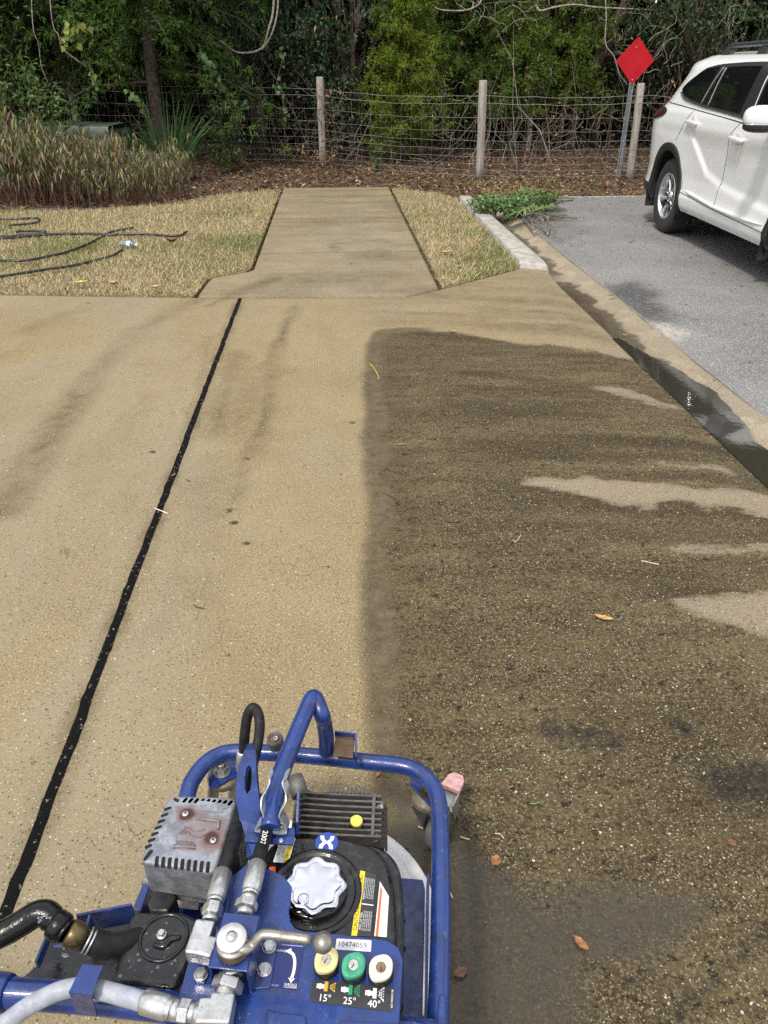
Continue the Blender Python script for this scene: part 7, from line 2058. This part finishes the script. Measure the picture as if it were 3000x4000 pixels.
def straw(label, pts, r_, col, cat="straw"):
    p = cr([tuple(G(x, y, .004)) for x, y in pts], 4); mb = MB(); mb.tube(p, r_, 5)
    tag(mb.build("straw" if cat == "straw" else "twig", simple("straw_" + cat, col, .7, 0, .2, 60)), label, cat, "straws and twigs on the concrete")
straw("white forked straw lying across the black joint", [(605, 1986), (632, 1996), (655, 2006)], .0022, (.72, .66, .52))
straw("yellow-green curved stem at the edge of the dirty patch", [(1445, 1420), (1462, 1440), (1478, 1470), (1480, 1482)], .0035, (.36, .32, .06))
straw("pale straw on the water right of the front castor", [(1632, 3228), (1650, 3235), (1664, 3243)], .0014, (.58, .50, .36))
straw("second pale straw farther right on the wet concrete", [(1798, 3268), (1815, 3274), (1835, 3279)], .0018, (.58, .48, .33))
straw("pair of bent straws on the wet concrete", [(1932, 3256), (1952, 3258), (1968, 3274)], .0014, (.58, .48, .33))
straw("long pale straw against the blue side tube", [(1752, 3440), (1757, 3480), (1768, 3508)], .0013, (.55, .47, .34))
straw("pale double straw on the dirty concrete lower centre", [(2505, 2190), (2550, 2200), (2575, 2205)], .0018, (.62, .55, .40))
straw("short green grass blade on the dirty concrete near the castor", [(1976, 3002), (1990, 3004), (2000, 3003)], .0016, (.16, .30, .08))
straw("green grass blade on the wet concrete farther down", [(2072, 3138), (2085, 3140), (2098, 3138)], .0016, (.16, .30, .08))
straw("dark twig across the dirty edge beside the clean strip", [(1500, 1830), (1530, 1840), (1572, 1850)], .0018, (.05, .035, .02), "twig")
straw("dark twig on the dirty concrete at mid height", [(1510, 1930), (1540, 1945), (1560, 1960)], .0020, (.05, .035, .02), "twig")
straw("forked dark twig in the pebbly dirt", [(2010, 2120), (2025, 2105), (2035, 2090)], .0018, (.45, .38, .26), "twig")
straw("dark curved stem bit on the clean concrete lower down", [(755, 2362), (775, 2372), (798, 2376)], .0018, (.05, .04, .03), "twig")
# loose crumbs of leaf and grit scattered by the spray: too many to count
n = 900; r9 = np.random.default_rng(300)
u_, v_ = r9.random(n), r9.random(n); x = np.where(u_ < .72, .1 + 1.7 * r9.random(n), -2.6 + 2.7 * r9.random(n)); y = .8 + 5.0 * r9.random(n) ** 1.1
P = np.stack([x, y, .003 + .002 * r9.random(n)], 1); D = rdirs(n, r9); D[:, 2] *= .1
C = colvar(n, (.05, .035, .02), .4, .15, r9); k = r9.random(n) < .25; C[k] = colvar(k.sum(), (.36, .22, .10), .4, .15, r9); k = r9.random(n) < .12; C[k] = colvar(k.sum(), (.10, .17, .05), .3, .1, r9)
ls = .006 + .012 * r9.random(n) ** 2.2
tag(Leaves().add(leafgeo(P, D, np.tile(np.array([[0, 0, 1.]]), (n, 1)), ls, ls * .4, C, .2, 0)).build("debris", DRYLEAF, o=(0, 0, 0)), "tiny crumbs of leaf and dirt scattered over the drive", "debris", kind="stuff")
n = 420; x = 2.35 + 5 * r9.random(n); y = 3.5 + 7.5 * r9.random(n) ** .8
P = np.stack([x, y, .001 + .004 * r9.random(n)], 1); D = rdirs(n, r9); D[:, 2] *= .2; ls = .02 + .03 * r9.random(n)
tag(Leaves().add(leafgeo(P, D, unit(rdirs(n, r9) * .3 + np.array([0, 0, 1.])), ls, ls * .45, colvar(n, (.34, .19, .10), .35, .12, r9), .3, 0)).build("road_debris", DRYLEAF, o=(0, 0, 0)), "small brown leaf bits sprinkled over the grey road", "debris", kind="stuff")
